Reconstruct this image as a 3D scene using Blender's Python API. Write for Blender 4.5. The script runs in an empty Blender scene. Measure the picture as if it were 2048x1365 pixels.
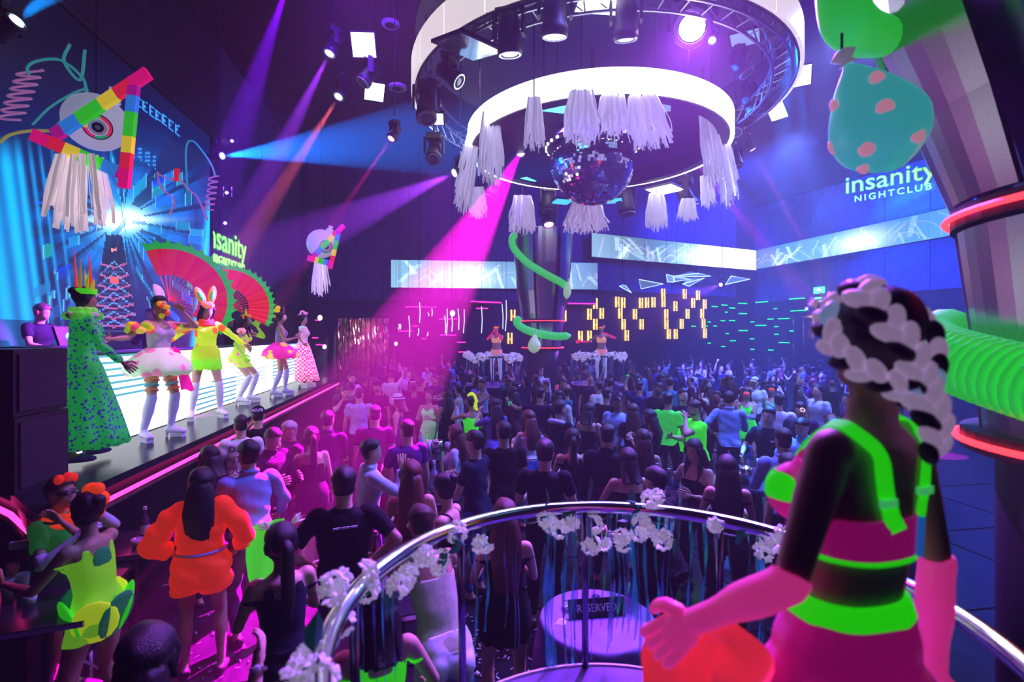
import bpy, math, random
import numpy as np
from mathutils import Vector, Matrix
random.seed(7); np.random.seed(7)
sc = bpy.context.scene
COL = sc.collection

# ------------------------------------------------------------------ camera
F = 1000.0; HZ = 670.0; EYE = 2.8
camd = bpy.data.cameras.new('camera'); cam = bpy.data.objects.new('camera', camd); COL.objects.link(cam)
sc.camera = cam
camd.sensor_width = 36; camd.lens = 36*F/2048; camd.shift_y = (HZ-682.5)/2048
camd.clip_start = .05; camd.clip_end = 200
cam.location = (0, 0, EYE); cam.rotation_euler = (math.pi/2, 0, 0)
camd.dof.use_dof = True; camd.dof.focus_distance = 8.5; camd.dof.aperture_fstop = 1.8

def P(px, py, d):
    "point of the room seen at photo pixel (px, py), d metres in front of the lens"
    return Vector(((px-1024)/F*d, d, EYE-(py-HZ)/F*d))

# ------------------------------------------------------------------ haze and exposure
world = bpy.data.worlds.new('club_air'); sc.world = world; world.use_nodes = True
wn = world.node_tree; wn.nodes['Background'].inputs[0].default_value = (0, 0, 0, 1)
vs = wn.nodes.new('ShaderNodeVolumeScatter')
vs.inputs['Color'].default_value = (1, 1, 1, 1); vs.inputs['Density'].default_value = .0052; vs.inputs['Anisotropy'].default_value = .35
wn.links.new(vs.outputs[0], wn.nodes['World Output'].inputs['Volume'])
vsn = sc.view_settings
vsn.view_transform = 'Standard'; vsn.look = 'None'; vsn.gamma = 1; vsn.use_curve_mapping = False; vsn.exposure = .40
sc.display_settings.display_device = 'sRGB'
cy = sc.cycles
cy.use_adaptive_sampling = True; cy.adaptive_threshold = .03; cy.max_bounces = 5; cy.diffuse_bounces = 2; cy.glossy_bounces = 3; cy.transmission_bounces = 4; cy.transparent_max_bounces = 10
cy.use_light_tree = False; cy.volume_bounces = 0; cy.sample_clamp_indirect = 4; cy.caustics_reflective = False; cy.caustics_refractive = False

# ------------------------------------------------------------------ lights
def spot(a, b, col, power, ang, blend=.25, size=.06, name='beam_light'):
    l = bpy.data.lights.new(name, 'SPOT'); l.color = col; l.energy = power
    l.spot_size = math.radians(ang); l.spot_blend = blend; l.shadow_soft_size = size
    o = bpy.data.objects.new(name, l); COL.objects.link(o); o.location = a
    o.rotation_euler = (Vector(b)-Vector(a)).to_track_quat('-Z', 'Y').to_euler()
    return o
def wash(a, b, col, power, ang=110):
    o = spot(a, b, col, power, ang, blend=.9, size=.35, name='added_wash_light')
    return o
VIO = (.30, .10, 1.); BLU = (.06, .18, 1.); MAG = (1., .02, .62); PUR = (.5, .05, 1.); CYA = (.03, .45, 1.)
# wash spots added overhead to light the room, without fixtures
wash((2.0, 6.5, 8.6), (1.5, 7.0, 0), (.22, .16, 1), 2500)
wash((6.0, 9.0, 8.6), (4.5, 8.0, 0), (.18, .26, 1), 3800)
wash((0.5, 12.0, 8.8), (0.0, 12.0, 0), (.34, .09, 1), 2400)
wash((8.5, 15.0, 8.8), (6.0, 13.0, 0), (.11, .20, 1), 5000)
wash((13., 20.0, 8.8), (12., 19.0, 1), (.03, .12, 1), 8000)
wash((-2.5, 18.0, 8.8), (-2.5, 17.0, 0), (.45, .03, 1), 1900)
wash((-1.5, 7.0, 8.8), (-3.0, 4.5, 0), (.80, .02, .85), 1000, 80)
wash((-6.0, 12.0, 9.0), (-7.2, 12.0, 3), (.10, .03, 1), 900)
wash((16.5, 25.0, 10.8), (20., 22.0, 6), (.0, .10, 1), 4200)
wash((11., 25.0, 10.8), (11., 30.5, 7), (.02, .05, 1), 3500)
wash((9.0, 9.0, 10.2), (10., 30.0, 8), (.03, .05, 1), 6000)
wash((-3.0, 9.0, 9.6), (-4., 26.0, 6), (.16, .02, 1), 2200)
wash((4.5, 5.0, 8.8), (1.2, 1.8, 1.0), (.30, .10, 1), 420, 60)
wash((12., 5.0, 9.6), (5., 9.0, 0), (.12, .24, 1), 3400, 80)
wash((-.5, 6.5, 8.6), (-4.4, 7.0, 2.4), (1., .62, .85), 520, 46)
wash((-.5, 11., 8.6), (-5.0, 11.0, 2.4), (1., .55, .95), 520, 46)

# ------------------------------------------------------------------ helpers
def hx(s):
    s = s.lstrip('#'); c = [int(s[i:i+2], 16)/255 for i in (0, 2, 4)]
    return tuple(x/12.92 if x <= .04045 else ((x+.055)/1.055)**2.4 for x in c)

_M = {}
def M(name, col=(.5, .5, .5), rough=.6, metal=0., emit=0., ecol=None, noise=0., nscale=30., bump=0., spec=.5, alpha=1., trans=0., aniso=None):
    if name in _M: return _M[name]
    m = bpy.data.materials.new(name); m.use_nodes = True; nt = m.node_tree; b = nt.nodes['Principled BSDF']
    if isinstance(col, str): col = hx(col)
    b.inputs['Base Color'].default_value = (*col, 1); b.inputs['Roughness'].default_value = rough
    b.inputs['Metallic'].default_value = metal; b.inputs['Specular IOR Level'].default_value = spec
    if emit:
        e = ecol or col; e = hx(e) if isinstance(e, str) else e
        b.inputs['Emission Color'].default_value = (*e, 1); b.inputs['Emission Strength'].default_value = emit
    if alpha < 1: b.inputs['Alpha'].default_value = alpha
    if trans: b.inputs['Transmission Weight'].default_value = trans
    if noise or bump:
        tc = nt.nodes.new('ShaderNodeTexCoord'); nz = nt.nodes.new('ShaderNodeTexNoise')
        nz.inputs['Scale'].default_value = nscale; nz.inputs['Detail'].default_value = 3
        nt.links.new(tc.outputs['Object'], nz.inputs['Vector'])
        if aniso:
            mp = nt.nodes.new('ShaderNodeMapping'); mp.inputs['Scale'].default_value = aniso
            nt.links.new(tc.outputs['Object'], mp.inputs['Vector']); nt.links.new(mp.outputs[0], nz.inputs['Vector'])
        if noise:
            cr = nt.nodes.new('ShaderNodeValToRGB')
            cr.color_ramp.elements[0].position = .3; cr.color_ramp.elements[1].position = .7
            cr.color_ramp.elements[0].color = (*[c*(1-noise) for c in col], 1)
            cr.color_ramp.elements[1].color = (*[min(1, c*(1+noise)) for c in col], 1)
            nt.links.new(nz.outputs['Fac'], cr.inputs['Fac']); nt.links.new(cr.outputs['Color'], b.inputs['Base Color'])
        if bump:
            bp = nt.nodes.new('ShaderNodeBump'); bp.inputs['Strength'].default_value = bump; bp.inputs['Distance'].default_value = .01
            nt.links.new(nz.outputs['Fac'], bp.inputs['Height']); nt.links.new(bp.outputs['Normal'], b.inputs['Normal'])
    _M[name] = m
    return m
def EM(name, col, s):
    "a surface that gives off light"
    if name in _M: return _M[name]
    if isinstance(col, str): col = hx(col)
    return M(name, tuple(c*.3 for c in col), .5, 0, s, col)
def fabric(col, noise=.12): return M('fabric '+str(col), col, .85, 0, noise=noise, nscale=25, bump=.15, spec=.2)
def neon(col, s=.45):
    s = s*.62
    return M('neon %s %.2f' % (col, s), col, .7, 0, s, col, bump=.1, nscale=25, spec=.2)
def attr_mat(name, strength):
    "screen whose picture is stored face by face"
    if name in _M: return _M[name]
    m = bpy.data.materials.new(name); m.use_nodes = True; nt = m.node_tree; b = nt.nodes['Principled BSDF']
    a = nt.nodes.new('ShaderNodeAttribute'); a.attribute_name = 'picture'
    b.inputs['Base Color'].default_value = (.01, .01, .012, 1); b.inputs['Roughness'].default_value = .35
    nt.links.new(a.outputs['Color'], b.inputs['Emission Color']); b.inputs['Emission Strength'].default_value = strength
    _M[name] = m; return m

def unit(v): v = np.asarray(v, float); return v/max(1e-9, np.linalg.norm(v))
def frame_of(t, hint=(0, 0, 1)):
    t = unit(t); h = np.asarray(hint, float)
    if abs(t@unit(h)) > .98: h = np.array([1., 0, 0]) if abs(t[0]) < .9 else np.array([0., 1, 0])
    x = unit(np.cross(h, t)); return x, np.cross(t, x), t
def rotz(a): c, s = math.cos(a), math.sin(a); return np.array([[c, -s, 0], [s, c, 0], [0, 0, 1.]])
def rotx(a): c, s = math.cos(a), math.sin(a); return np.array([[1, 0, 0], [0, c, -s], [0, s, c.real]])
def roty(a): c, s = math.cos(a), math.sin(a); return np.array([[c, 0, s], [0, 1, 0], [-s, 0, c]])

class MB:
    def __init__(s): s.v = []; s.f = []; s.n = 0; s.c = []
    def add(s, v, f, col=None):
        v = np.asarray(v, float).reshape(-1, 3); s.v.append(v)
        s.f += [[i+s.n for i in q] for q in f]; s.n += len(v)
        if col is not None: s.c += [col]*len(f)
        return s
    def box(s, c, size, R=None):
        x, y, z = np.asarray(size, float)/2
        v = np.array([[-x,-y,-z],[x,-y,-z],[x,y,-z],[-x,y,-z],[-x,-y,z],[x,-y,z],[x,y,z],[-x,y,z]])
        if R is not None: v = v@np.asarray(R).T
        return s.add(v+np.asarray(c, float), [[0,3,2,1],[4,5,6,7],[0,1,5,4],[1,2,6,5],[2,3,7,6],[3,0,4,7]])
    def loft(s, rings, cap=True, closed=True):
        n = len(rings[0]); v = np.concatenate([np.asarray(r, float) for r in rings]); f = []
        for i in range(len(rings)-1):
            for j in range(n if closed else n-1):
                k = (j+1) % n; f.append([i*n+j, i*n+k, (i+1)*n+k, (i+1)*n+j])
        if cap and closed: f.append(list(range(n))[::-1]); f.append([(len(rings)-1)*n+j for j in range(n)])
        return s.add(v, f)
    def tube(s, pts, r, n=8, cap=True, closed=False, flat=1.):
        pts = [np.asarray(p, float) for p in pts]; N = len(pts)
        if np.isscalar(r): r = [r]*N
        rings = []; x = None
        for i in range(N):
            a = pts[(i-1) % N] if closed else pts[max(0, i-1)]; b = pts[(i+1) % N] if closed else pts[min(N-1, i+1)]
            t = unit(b-a)
            if x is None: x, y, _ = frame_of(t)
            else: x = unit(x-t*(x@t)); y = np.cross(t, x)
            an = np.arange(n)*2*math.pi/n
            rings.append(pts[i]+np.outer(np.cos(an)*r[i], x)+np.outer(np.sin(an)*r[i]*flat, y))
        if closed: rings.append(rings[0])
        return s.loft(rings, cap and not closed)
    def ell(s, c, rad, R=None, nu=12, nv=8):
        th = np.linspace(0, math.pi, nv+1); ph = np.arange(nu)*2*math.pi/nu
        v = [[0, 0, 1]]+[[math.sin(t)*math.cos(p), math.sin(t)*math.sin(p), math.cos(t)] for t in th[1:-1] for p in ph]+[[0, 0, -1]]
        v = np.array(v)*np.asarray(rad, float)
        if R is not None: v = v@np.asarray(R).T
        f = [[0, 1+j, 1+(j+1) % nu] for j in range(nu)]
        for i in range(nv-2):
            for j in range(nu): f.append([1+i*nu+j, 1+(i+1)*nu+j, 1+(i+1)*nu+(j+1) % nu, 1+i*nu+(j+1) % nu])
        L = len(v)-1; o = 1+(nv-2)*nu
        f += [[L, o+(j+1) % nu, o+j] for j in range(nu)]
        return s.add(v+np.asarray(c, float), f)
    def lathe(s, prof, n=24, c=(0, 0, 0), R=None, cap=True, wob=None):
        "prof: list of (radius, z); wob(angle, i) scales the radius"
        rings = []
        for i, (r, z) in enumerate(prof):
            an = np.arange(n)*2*math.pi/n
            k = np.ones(n) if wob is None else np.array([wob(a, i) for a in an])
            v = np.stack([np.cos(an)*r*k, np.sin(an)*r*k, np.full(n, z)], 1)
            if R is not None: v = v@np.asarray(R).T
            rings.append(v+np.asarray(c, float))
        return s.loft(rings, cap)
    def prism(s, poly, o, x, y, z0, z1):
        "2-D outline in the plane (x, y) at o, thick from z0 to z1 along x cross y"
        x = np.asarray(x, float); y = np.asarray(y, float); nrm = np.cross(x, y); o = np.asarray(o, float)
        a = [o+x*p[0]+y*p[1]+nrm*z0 for p in poly]; b = [o+x*p[0]+y*p[1]+nrm*z1 for p in poly]
        return s.loft([a, b])
    def mesh(s, name):
        me = bpy.data.meshes.new(name); V = np.concatenate(s.v) if s.v else np.zeros((0, 3))
        me.from_pydata(V.tolist(), [], s.f); me.update(); return me
    def build(s, name, m, parent=None, smooth=False):
        me = s.mesh(name)
        if m: me.materials.append(m)
        if smooth: me.polygons.foreach_set('use_smooth', [True]*len(me.polygons))
        if s.c:
            at = me.attributes.new('picture', 'FLOAT_COLOR', 'FACE'); at.data.foreach_set('color', np.array(s.c, float).ravel())
        return link(name, me, parent)
def link(name, me, parent=None, mat=None):
    o = bpy.data.objects.new(name, me); COL.objects.link(o)
    if parent is not None: o.parent = parent
    if mat is not None:
        o.material_slots[0].link = 'OBJECT'; o.material_slots[0].material = mat
    return o
def tag(o, label, cat, group=None, kind=None):
    if label: o['label'] = label
    if cat: o['category'] = cat
    if group: o['group'] = group
    if kind: o['kind'] = kind
    return o
def empty(name, loc=(0, 0, 0), rot=0):
    o = bpy.data.objects.new(name, None); COL.objects.link(o); o.location = loc; o.rotation_euler = (0, 0, rot); o.empty_display_size = .1
    return o
def thing(name, label, cat, loc=(0, 0, 0), group=None, rot=0):
    return tag(empty(name, loc, rot), label, cat, group)
def struct(o, label=None):
    o['kind'] = 'structure'
    if label: o['label'] = label
    return o
def copy_tree(o, parent=None):
    c = o.copy(); COL.objects.link(c)
    if parent is not None: c.parent = parent
    for ch in list(o.children): copy_tree(ch, c)
    return c
def bez(p0, p1, p2, p3, n=12):
    t = np.linspace(0, 1, n)[:, None]; p0, p1, p2, p3 = [np.asarray(p, float) for p in (p0, p1, p2, p3)]
    return (1-t)**3*p0+3*(1-t)**2*t*p1+3*(1-t)*t*t*p2+t**3*p3
def spline(pts, n=8):
    "smooth curve through points"
    p = [np.asarray(q, float) for q in pts]; p = [2*p[0]-p[1]]+p+[2*p[-1]-p[-2]]; out = []
    for i in range(1, len(p)-2):
        for k in range(n):
            t = k/n; a, b, c, d = p[i-1:i+3]
            out.append(.5*((2*b)+(-a+c)*t+(2*a-5*b+4*c-d)*t*t+(-a+3*b-3*c+d)*t**3))
    out.append(p[-2]); return out

def text_mesh(name, body, size, m, o, x, y, depth=.01, parent=None, bold=0., space=1., align='LEFT', squash=1.):
    "lettering lying in the plane (x, y) at o"
    cu = bpy.data.curves.new(name, 'FONT'); cu.body = body; cu.size = size; cu.extrude = depth; cu.offset = bold
    cu.space_character = space; cu.align_x = align; cu.resolution_u = 3
    t = bpy.data.objects.new(name, cu); COL.objects.link(t)
    dg = bpy.context.evaluated_depsgraph_get(); me = bpy.data.meshes.new_from_object(t.evaluated_get(dg)); me.name = name
    bpy.data.objects.remove(t); bpy.data.curves.remove(cu)
    me.materials.clear(); me.materials.append(m)
    V = np.zeros(len(me.vertices)*3); me.vertices.foreach_get('co', V); V = V.reshape(-1, 3)
    x = unit(x); y = unit(y); nn = np.cross(x, y)
    V = np.asarray(o, float)+np.outer(V[:, 0]*squash, x)+np.outer(V[:, 1], y)+np.outer(V[:, 2], nn)
    me.vertices.foreach_set('co', V.ravel()); me.update()
    return link(name, me, parent)

def screen(name, o, u, v, pic, m, parent=None, thick=.06, curve=None):
    "picture: array rows x cols x 3 (top row first) on a panel spanned by u (right) and v (up) from o"
    H, W, _ = pic.shape; o = np.asarray(o, float); u = np.asarray(u, float); v = np.asarray(v, float); b = MB()
    g = [o+u*(j/W)+v*(1-i/H) for i in range(H+1) for j in range(W+1)]
    f = [[(i+1)*(W+1)+j, (i+1)*(W+1)+j+1, i*(W+1)+j+1, i*(W+1)+j] for i in range(H) for j in range(W)]
    b.add(g, f); b.c = [(*pic[i, j], 1) for i in range(H) for j in range(W)]
    return b.build(name, m, parent)

ORD = 'first second third fourth fifth sixth seventh eighth ninth tenth eleventh twelfth thirteenth fourteenth fifteenth sixteenth seventeenth eighteenth nineteenth twentieth'.split()
ORD += ['twenty-'+w for w in ORD[:9]]+['thirtieth']+['thirty-'+w for w in ORD[:9]]+['fortieth']

# ------------------------------------------------------------------ the room
CEIL = 11.2
A = np.array
LW = lambda y, k=6.2: A([-k-.155*y, y, 0.])            # points of planes parallel to the stage edge
c_lb = A([-9.99, 24.45, 0]); c_b2 = A([4.4, 26.7, 0]); c_rb = A([15.9, 32.7, 0]); c_r0 = A([30.6, -4., 0]); c_l0 = LW(-4.)
m_wall = M('dark wall paint', (.030, .026, .055), .55, noise=.25, nscale=2, bump=.05)
m_panel = M('dark wall panel', (.085, .08, .13), .42, noise=.2, nscale=3)
m_floor = M('black polished floor', (.012, .010, .018), .28, noise=.4, nscale=6, bump=.03)
m_tile = M('black floor tile', (.016, .013, .022), .22, noise=.4, nscale=4, bump=.02)
m_ceil = M('black ceiling paint', (.012, .013, .022), .7, noise=.3, nscale=1.5)
m_black = M('black metal', (.010, .010, .013), .4, .3)
m_blk2 = M('black plastic', (.012, .012, .016), .5)
m_steel = M('brushed steel', (.42, .42, .48), .28, 1., noise=.15, nscale=6, aniso=(60, 60, .6))
m_chrome = M('polished chrome', (.85, .85, .9), .12, 1.)
m_pink = EM('pink light strip', (1., .03, .30), 3.2)
m_red = EM('red light strip', (1., .02, .03), 4.)
m_white = EM('white light face', (.92, .97, 1.), 3.0)
m_cyanface = EM('cyan light face', (.15, .85, .95), 1.3)

def poly_slab(name, pts, z0, z1, m):
    b = MB(); b.loft([[(*p[:2], z0) for p in pts], [(*p[:2], z1) for p in pts]]); return b.build(name, m)
room = [c_l0, c_r0, c_rb, c_b2, c_lb]
fl = struct(poly_slab('floor', room, -.2, -.012, m_floor))
struct(poly_slab('ceiling', room, CEIL, CEIL+.2, m_ceil))
def wall(name, a, b, z0=0, z1=CEIL, t=.2, m=m_wall):
    d = unit(b-a); n = A([d[1], -d[0], 0])      # inner side is to the right of a->b
    bb = MB(); bb.loft([[(*(a)[:2], z0), (*(b)[:2], z0), (*(b-n*t)[:2], z0), (*(a-n*t)[:2], z0)], [(*(a)[:2], z1), (*(b)[:2], z1), (*(b-n*t)[:2], z1), (*(a-n*t)[:2], z1)]])
    o = struct(bb.build(name, m)); return o, d, n
w_l, dl, nl = wall('wall_left', c_l0, c_lb)
w_b, db, nb = wall('wall_back', c_lb, c_b2)
w_rb, drb, nrb = wall('wall_alcove', c_b2, c_rb)
w_r, dr, nr = wall('wall_right', c_rb, c_r0)
wall('wall_rear', c_r0, c_l0)
def panels(parent, a, d, n, L, w, z0, z1, gap=.03, th=.05, m=None):
    k = int(L/w)
    me = MB().box((0, 0, 0), (w-gap, th, z1-z0)).mesh('wall_panel'); me.materials.append(m or m_panel)
    for i in range(k):
        o = link('wall_panel', me, parent); c = a+d*(w*(i+.5))+n*(th/2)
        o.location = (c[0], c[1], (z0+z1)/2); o.rotation_euler = (0, 0, math.atan2(d[1], d[0]))
panels(w_b, c_lb, db, nb, 14.5, 1.8, 4.55, 11.1)
m_bpan = M('blue wall panel', (.16, .17, .34), .5, noise=.15, nscale=3)
panels(w_rb, c_b2, drb, nrb, 12.9, 1.85, 5.2, 11.1, m=m_bpan)
panels(w_r, c_rb, dr, nr, 30, 2., 4.9, 11.1, m=m_bpan)
panels(w_l, LW(14.4), dl, nl, 10, 1.7, 4.0, 11.1)
# floor tiles in front of the stage and under the crowd (large dark slabs with bright joints)
tme = MB().box((0, 0, 0), (1.76, 1.76, .012)).mesh('floor_tile'); tme.materials.append(m_tile)
ang = math.atan2(.155, 1)
for i in range(-3, 6):
    for j in range(0, 7):
        p = rotz(ang)@A([i*1.8+.55, j*1.8+1.6, 0])
        if p[0] < -2.9-.155*p[1]: continue
        o = link('floor_tile', tme, fl); o.location = (p[0], p[1], -.006); o.rotation_euler = (0, 0, ang)
m_joint = M('lilac floor joint', (.5, .35, .6), .4)
def floor_line(pts, w=.02):
    b = MB(); b.tube([(p[0], p[1], .004) for p in pts], w, 4, flat=.3); return b.build('floor_joint', m_joint, fl)
def G(px, py, z=0.):
    d = (EYE-z)*F/(py-HZ); return P(px, py, d)
floor_line([G(182, 1185), G(182, 1364)], .012); floor_line([G(20, 1254), G(250, 1364)], .012); floor_line([G(285, 1183), G(360, 1164)], .010)
floor_line([G(90, 1275), G(182, 1330)], .006)

# ------------------------------------------------------------------ stage
st = thing('stage', 'raised glossy black stage with a pink light strip along its edge', 'stage')
SZ = 1.5
edge = lambda y: A([-2.93-.155*y, y, 0.])
corner = A([-3.50, 3.65, 0]); side = corner+A([-.62, .46, 0]); far = edge(15.2)
m_deck = M('glossy stage deck', (.008, .016, .022), .22, spec=.08, noise=.3, nscale=5)
deckpoly = [corner, far, LW(15.2, 6.15), LW(4.5, 6.15), side+A([-1.6, .9, 0]), side]
MB().loft([[(*p[:2], SZ-.07) for p in deckpoly], [(*p[:2], SZ) for p in deckpoly]]).build('deck', m_deck, st)
ins = [corner+A([-.10, .06, 0]), far+A([-.10, -.1, 0]), LW(15.0, 6.15), LW(4.6, 6.15), side+A([-1.5, .95, 0]), side+A([-.05, .1, 0])]
MB().loft([[(*p[:2], 0.0) for p in ins], [(*p[:2], SZ-.07) for p in ins]]).build('fascia', m_black, st)
zl = 1.32
MB().tube([side+A([-1.4, .80, zl]), side+A([0, 0, zl]), corner+A([.01, 0, zl]), far+A([.02, 0, zl])], .022, 8).build('light_strip', m_pink, st)
MB().tube([side+A([-1.4, .83, zl-.07]), side+A([0, 0.03, zl-.07]), corner+A([-.02, .02, zl-.07]), far+A([-.02, 0, zl-.07])], .03, 6).build('strip_channel', m_blk2, st)
MB().box(P(50, 1088, 3.62), (.16, .04, .05), rotz(.5)).build('stage_socket', M('grey plastic', (.3, .28, .36), .5), st)

# riser faced with light panels
def pix(p): return 1024+p[0]/p[1]*F, HZ-(p[2]-EYE)/p[1]*F
PK = 3.87
def riser_pic(y0, y1, z0, z1, W, H):
    pic = np.zeros((H, W, 3))
    for i in range(H):
        z = z1-(z1-z0)*(i+.5)/H
        for j in range(W):
            y = y0+(y1-y0)*(j+.5)/W; x, yy = pix(LW(y, PK)+A([0, 0, z]))
            u = (z-z0)/(z1-z0)
            st_ = 0
            if x < 292 and u > .45: st_ = 1
            if 392 < x < 470 and u < .42+(x-392)*.001: st_ = 1
            if 470 < x < 530 and .28 < u < .55: st_ = .7
            if x > 545 and (u > .15): st_ = 1
            if 340 < x < 392 and u > .9: st_ = .0
            c = A([.93, .97, 1.])
            if st_ and (i % 3) == 0:
                tone = A([.03, .22, .40]) if x > 392 else A([.08, .30, .38])
                c = c*(1-st_)+tone*st_
            if u > .4 and x < 292: c = c*A([.72, .95, 1.])
            if x > 600: c = c*A([1., .65, 1.])
            pic[i, j] = c
    return pic
rp = riser_pic(4.75, 14.2, SZ+.01, 2.56, 150, 39)
ri = thing('stage_riser', 'white light-panel riser with dark horizontal stripes behind the stage walkway', 'screen')
a0, a1 = LW(4.75, PK), LW(14.2, PK)
screen('light_panel', a0+A([.012, 0, SZ+.01]), a1-a0, A([0, 0, 1.05]), rp, attr_mat('riser picture', 1.35), ri)
MB().loft([[(*(LW(4.75, PK)[:2]), SZ+.001), (*(LW(14.2, PK)[:2]), SZ+.001), (*(LW(14.2, PK+.9)[:2]), SZ+.001), (*(LW(4.75, PK+.9)[:2]), SZ+.001)],
           [(*(LW(4.75, PK)[:2]), 2.57), (*(LW(14.2, PK)[:2]), 2.57), (*(LW(14.2, PK+.9)[:2]), 2.57), (*(LW(4.75, PK+.9)[:2]), 2.57)]]).build('riser_body', m_blk2, ri)

# big picture wall behind the stage
def stage_pic(y0, y1, z0, z1, W, H):
    rs = np.random.RandomState(3)
    y = (y0+(y1-y0)*(np.arange(W)+.5)/W)[None, :].repeat(H, 0); z = (z1-(z1-z0)*(np.arange(H)+.5)/H)[:, None].repeat(W, 1)
    X = 1024+(-6.1-.155*y)/y*F; Y = HZ-(z-EYE)/y*F; dx, dy = X-245, Y-440; r = np.hypot(dx, dy*1.3); th = (np.arctan2(dy, dx)/(2*math.pi)) % 1
    k = rs.rand(90)[(th*90).astype(int) % 90]; k2 = rs.rand(40)[(r/9).astype(int) % 40]
    c = np.zeros((H, W, 3))+A([.0, .010, .085])
    def add(col, w): c[:] += np.asarray(col, float)*np.clip(w, 0, 3)[:, :, None]
    def put(col, m, a=1.): c[:] = np.where(m[:, :, None], c*(1-a)+np.asarray(col, float)*a, c)
    add((.0, .20, .90), np.exp(-(r/150)**2)*(.08+.85*k*(.4+k2))); add((.05, .55, 1.), np.exp(-(r/66)**2)*.8); add((1, 1, 1), np.exp(-((dx/40)**2+(dy/19)**2))*1.5); add((.6, .9, 1.), np.exp(-((dx/75)**2+(dy/6)**2))*.8)
    put((.005, .02, .10), (k < .30) & (r > 45) & (r < 230) & (Y > 250), .75)
    for bx, w, s_ in ((10, 13, 1.), (36, 7, .9), (60, 4, .5), (80, 3, .5), (104, 3, .4), (-30, 18, .9)):
        cx = bx+(Y-300)*.13; add((.0, .42, 1.), s_*np.exp(-((X-cx)/w)**2)*np.clip((Y-270)/60, 0, 1)*np.where(Y < 640, 1, .3)*(Y > 270))
    for _ in range(70):                                     # machine parts left and right of the light
        x0, y0_ = rs.uniform(80, 400), rs.uniform(330, 640); w, h = rs.uniform(3, 18), rs.uniform(2, 14)
        if abs(x0-228) < 45 and y0_ > 470: continue
        sl = (y0_-440)/(x0-245+1e-3)*.5; m_ = (abs(X-x0) < w) & (abs(Y-y0_-sl*(X-x0)) < h)
        put((.0, rs.uniform(.03, .35), rs.uniform(.2, .9)), m_, .7); put((.15, .55, 1.), m_ & (abs(abs(X-x0)-w) < 1.4), .6)
    tw = 16+(Y-470)*.17; q = abs(X-228)/np.maximum(tw, 1); s_ = (Y-470)/190; tower = (Y > 470) & (abs(X-228) < tw)
    put((.008, .008, .05), tower, .93)
    for lv in (.35, .47, .58, .68, .78, .88, .97):
        put((.45, .10, .30), tower & (abs(s_-lv+.05*q) < .010), .9); put((.10, .28, .75), tower & (abs((s_-lv)-(q-.5)*.14) < .009), .9); put((.03, .06, .2), tower & (abs(s_-lv-.04) < .012) & (q < .8), .8)
    put((1., .10, .10), (abs(Y-560) < 7) & (abs(X-228) < 9)); put((1., .25, .3), (abs(Y-500) < 3) & (abs(X-228) < 5))
    add((.0, .45, 1.), 1.1*np.exp(-((X-(415-(Y-470)*.12))/7)**2)*(Y > 400))
    c *= np.clip((Y-50)/280, .12, 1)[:, :, None]
    tx = X-272; ty = Y-190-(X-272)*.72; put((.03, .28, .85), (tx > 0) & (tx < 90) & (ty > 0) & (ty < 20) & (((tx/13) % 1 < .8) & ((abs(ty-10) > 7) | ((tx/13) % 1 < .25) | (((tx/6.5) % 2 < 1) & (abs(ty-10) < 2.5)))))
    put((.03, .24, .75), (X > 262) & (X < 312) & (Y-(X-262)*.55 > 285) & (Y-(X-262)*.55 < 312) & ((Y/4).astype(int) % 2 == 0) & ((X/5).astype(int) % 3 > 0))
    return np.clip(c, 0, 2)
bw = thing('video_wall', 'tall blue video wall showing a bright tunnel behind the stage', 'screen')
b0, b1 = LW(5.2, 6.1), LW(13.6, 6.1)
screen('picture_face', b0+A([0, 0, 1.6]), b1-b0, A([0, 0, 6.6]), stage_pic(5.2, 13.6, 1.6, 8.2, 260, 200), attr_mat('video wall picture', 1.1), bw)
MB().tube([b1+A([.02, 0, 1.6]), b1+A([.02, 0, 8.2]), b0+A([.02, 0, 8.2])], .05, 6).build('screen_frame', m_black, bw)

# neon name signs on the walls
m_green = EM('green neon', (.0, .5, .0), .6); m_gwht = EM('pale green neon', (.16, 1., .06), 3.0)
def name_sign(label, o, x, up, size, small, nrm):
    t = thing('neon_sign', label, 'sign')
    o = A(o); x = A(x); nrm = A(nrm)
    text_mesh('letter_glow', 'insanity', size, m_green, o+nrm*.03, x, up, .012, t, bold=.022*size)
    text_mesh('letter_face', 'insanity', size, m_gwht, o+nrm*.05, x, up, .006, t, bold=-.004*size)
    text_mesh('small_lettering', 'NIGHTCLUB', size*small, m_gwht, o-A(up)*size*.42+x*size*.35+nrm*.05, x, up, .02, t, space=1.35)
    return t
# left sign: its first letters hide behind the video wall edge
name_sign('green neon nightclub sign beside the edge of the video wall', LW(13.3, 6.16)+A([0, 0, 5.22]), dl, (0, 0, 1), .98, .36, nl)
rp0 = P(1690, 388, 25.8); rp1 = P(1850, 345, 23.4)
name_sign('green neon nightclub sign above the long picture band, below the hanging balloon bag', rp0+Vector((0, 0, .0)), unit(A(rp1-rp0)*A([1, 1, 0])), (0, 0, 1), 1.22, .36, nr)

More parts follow.
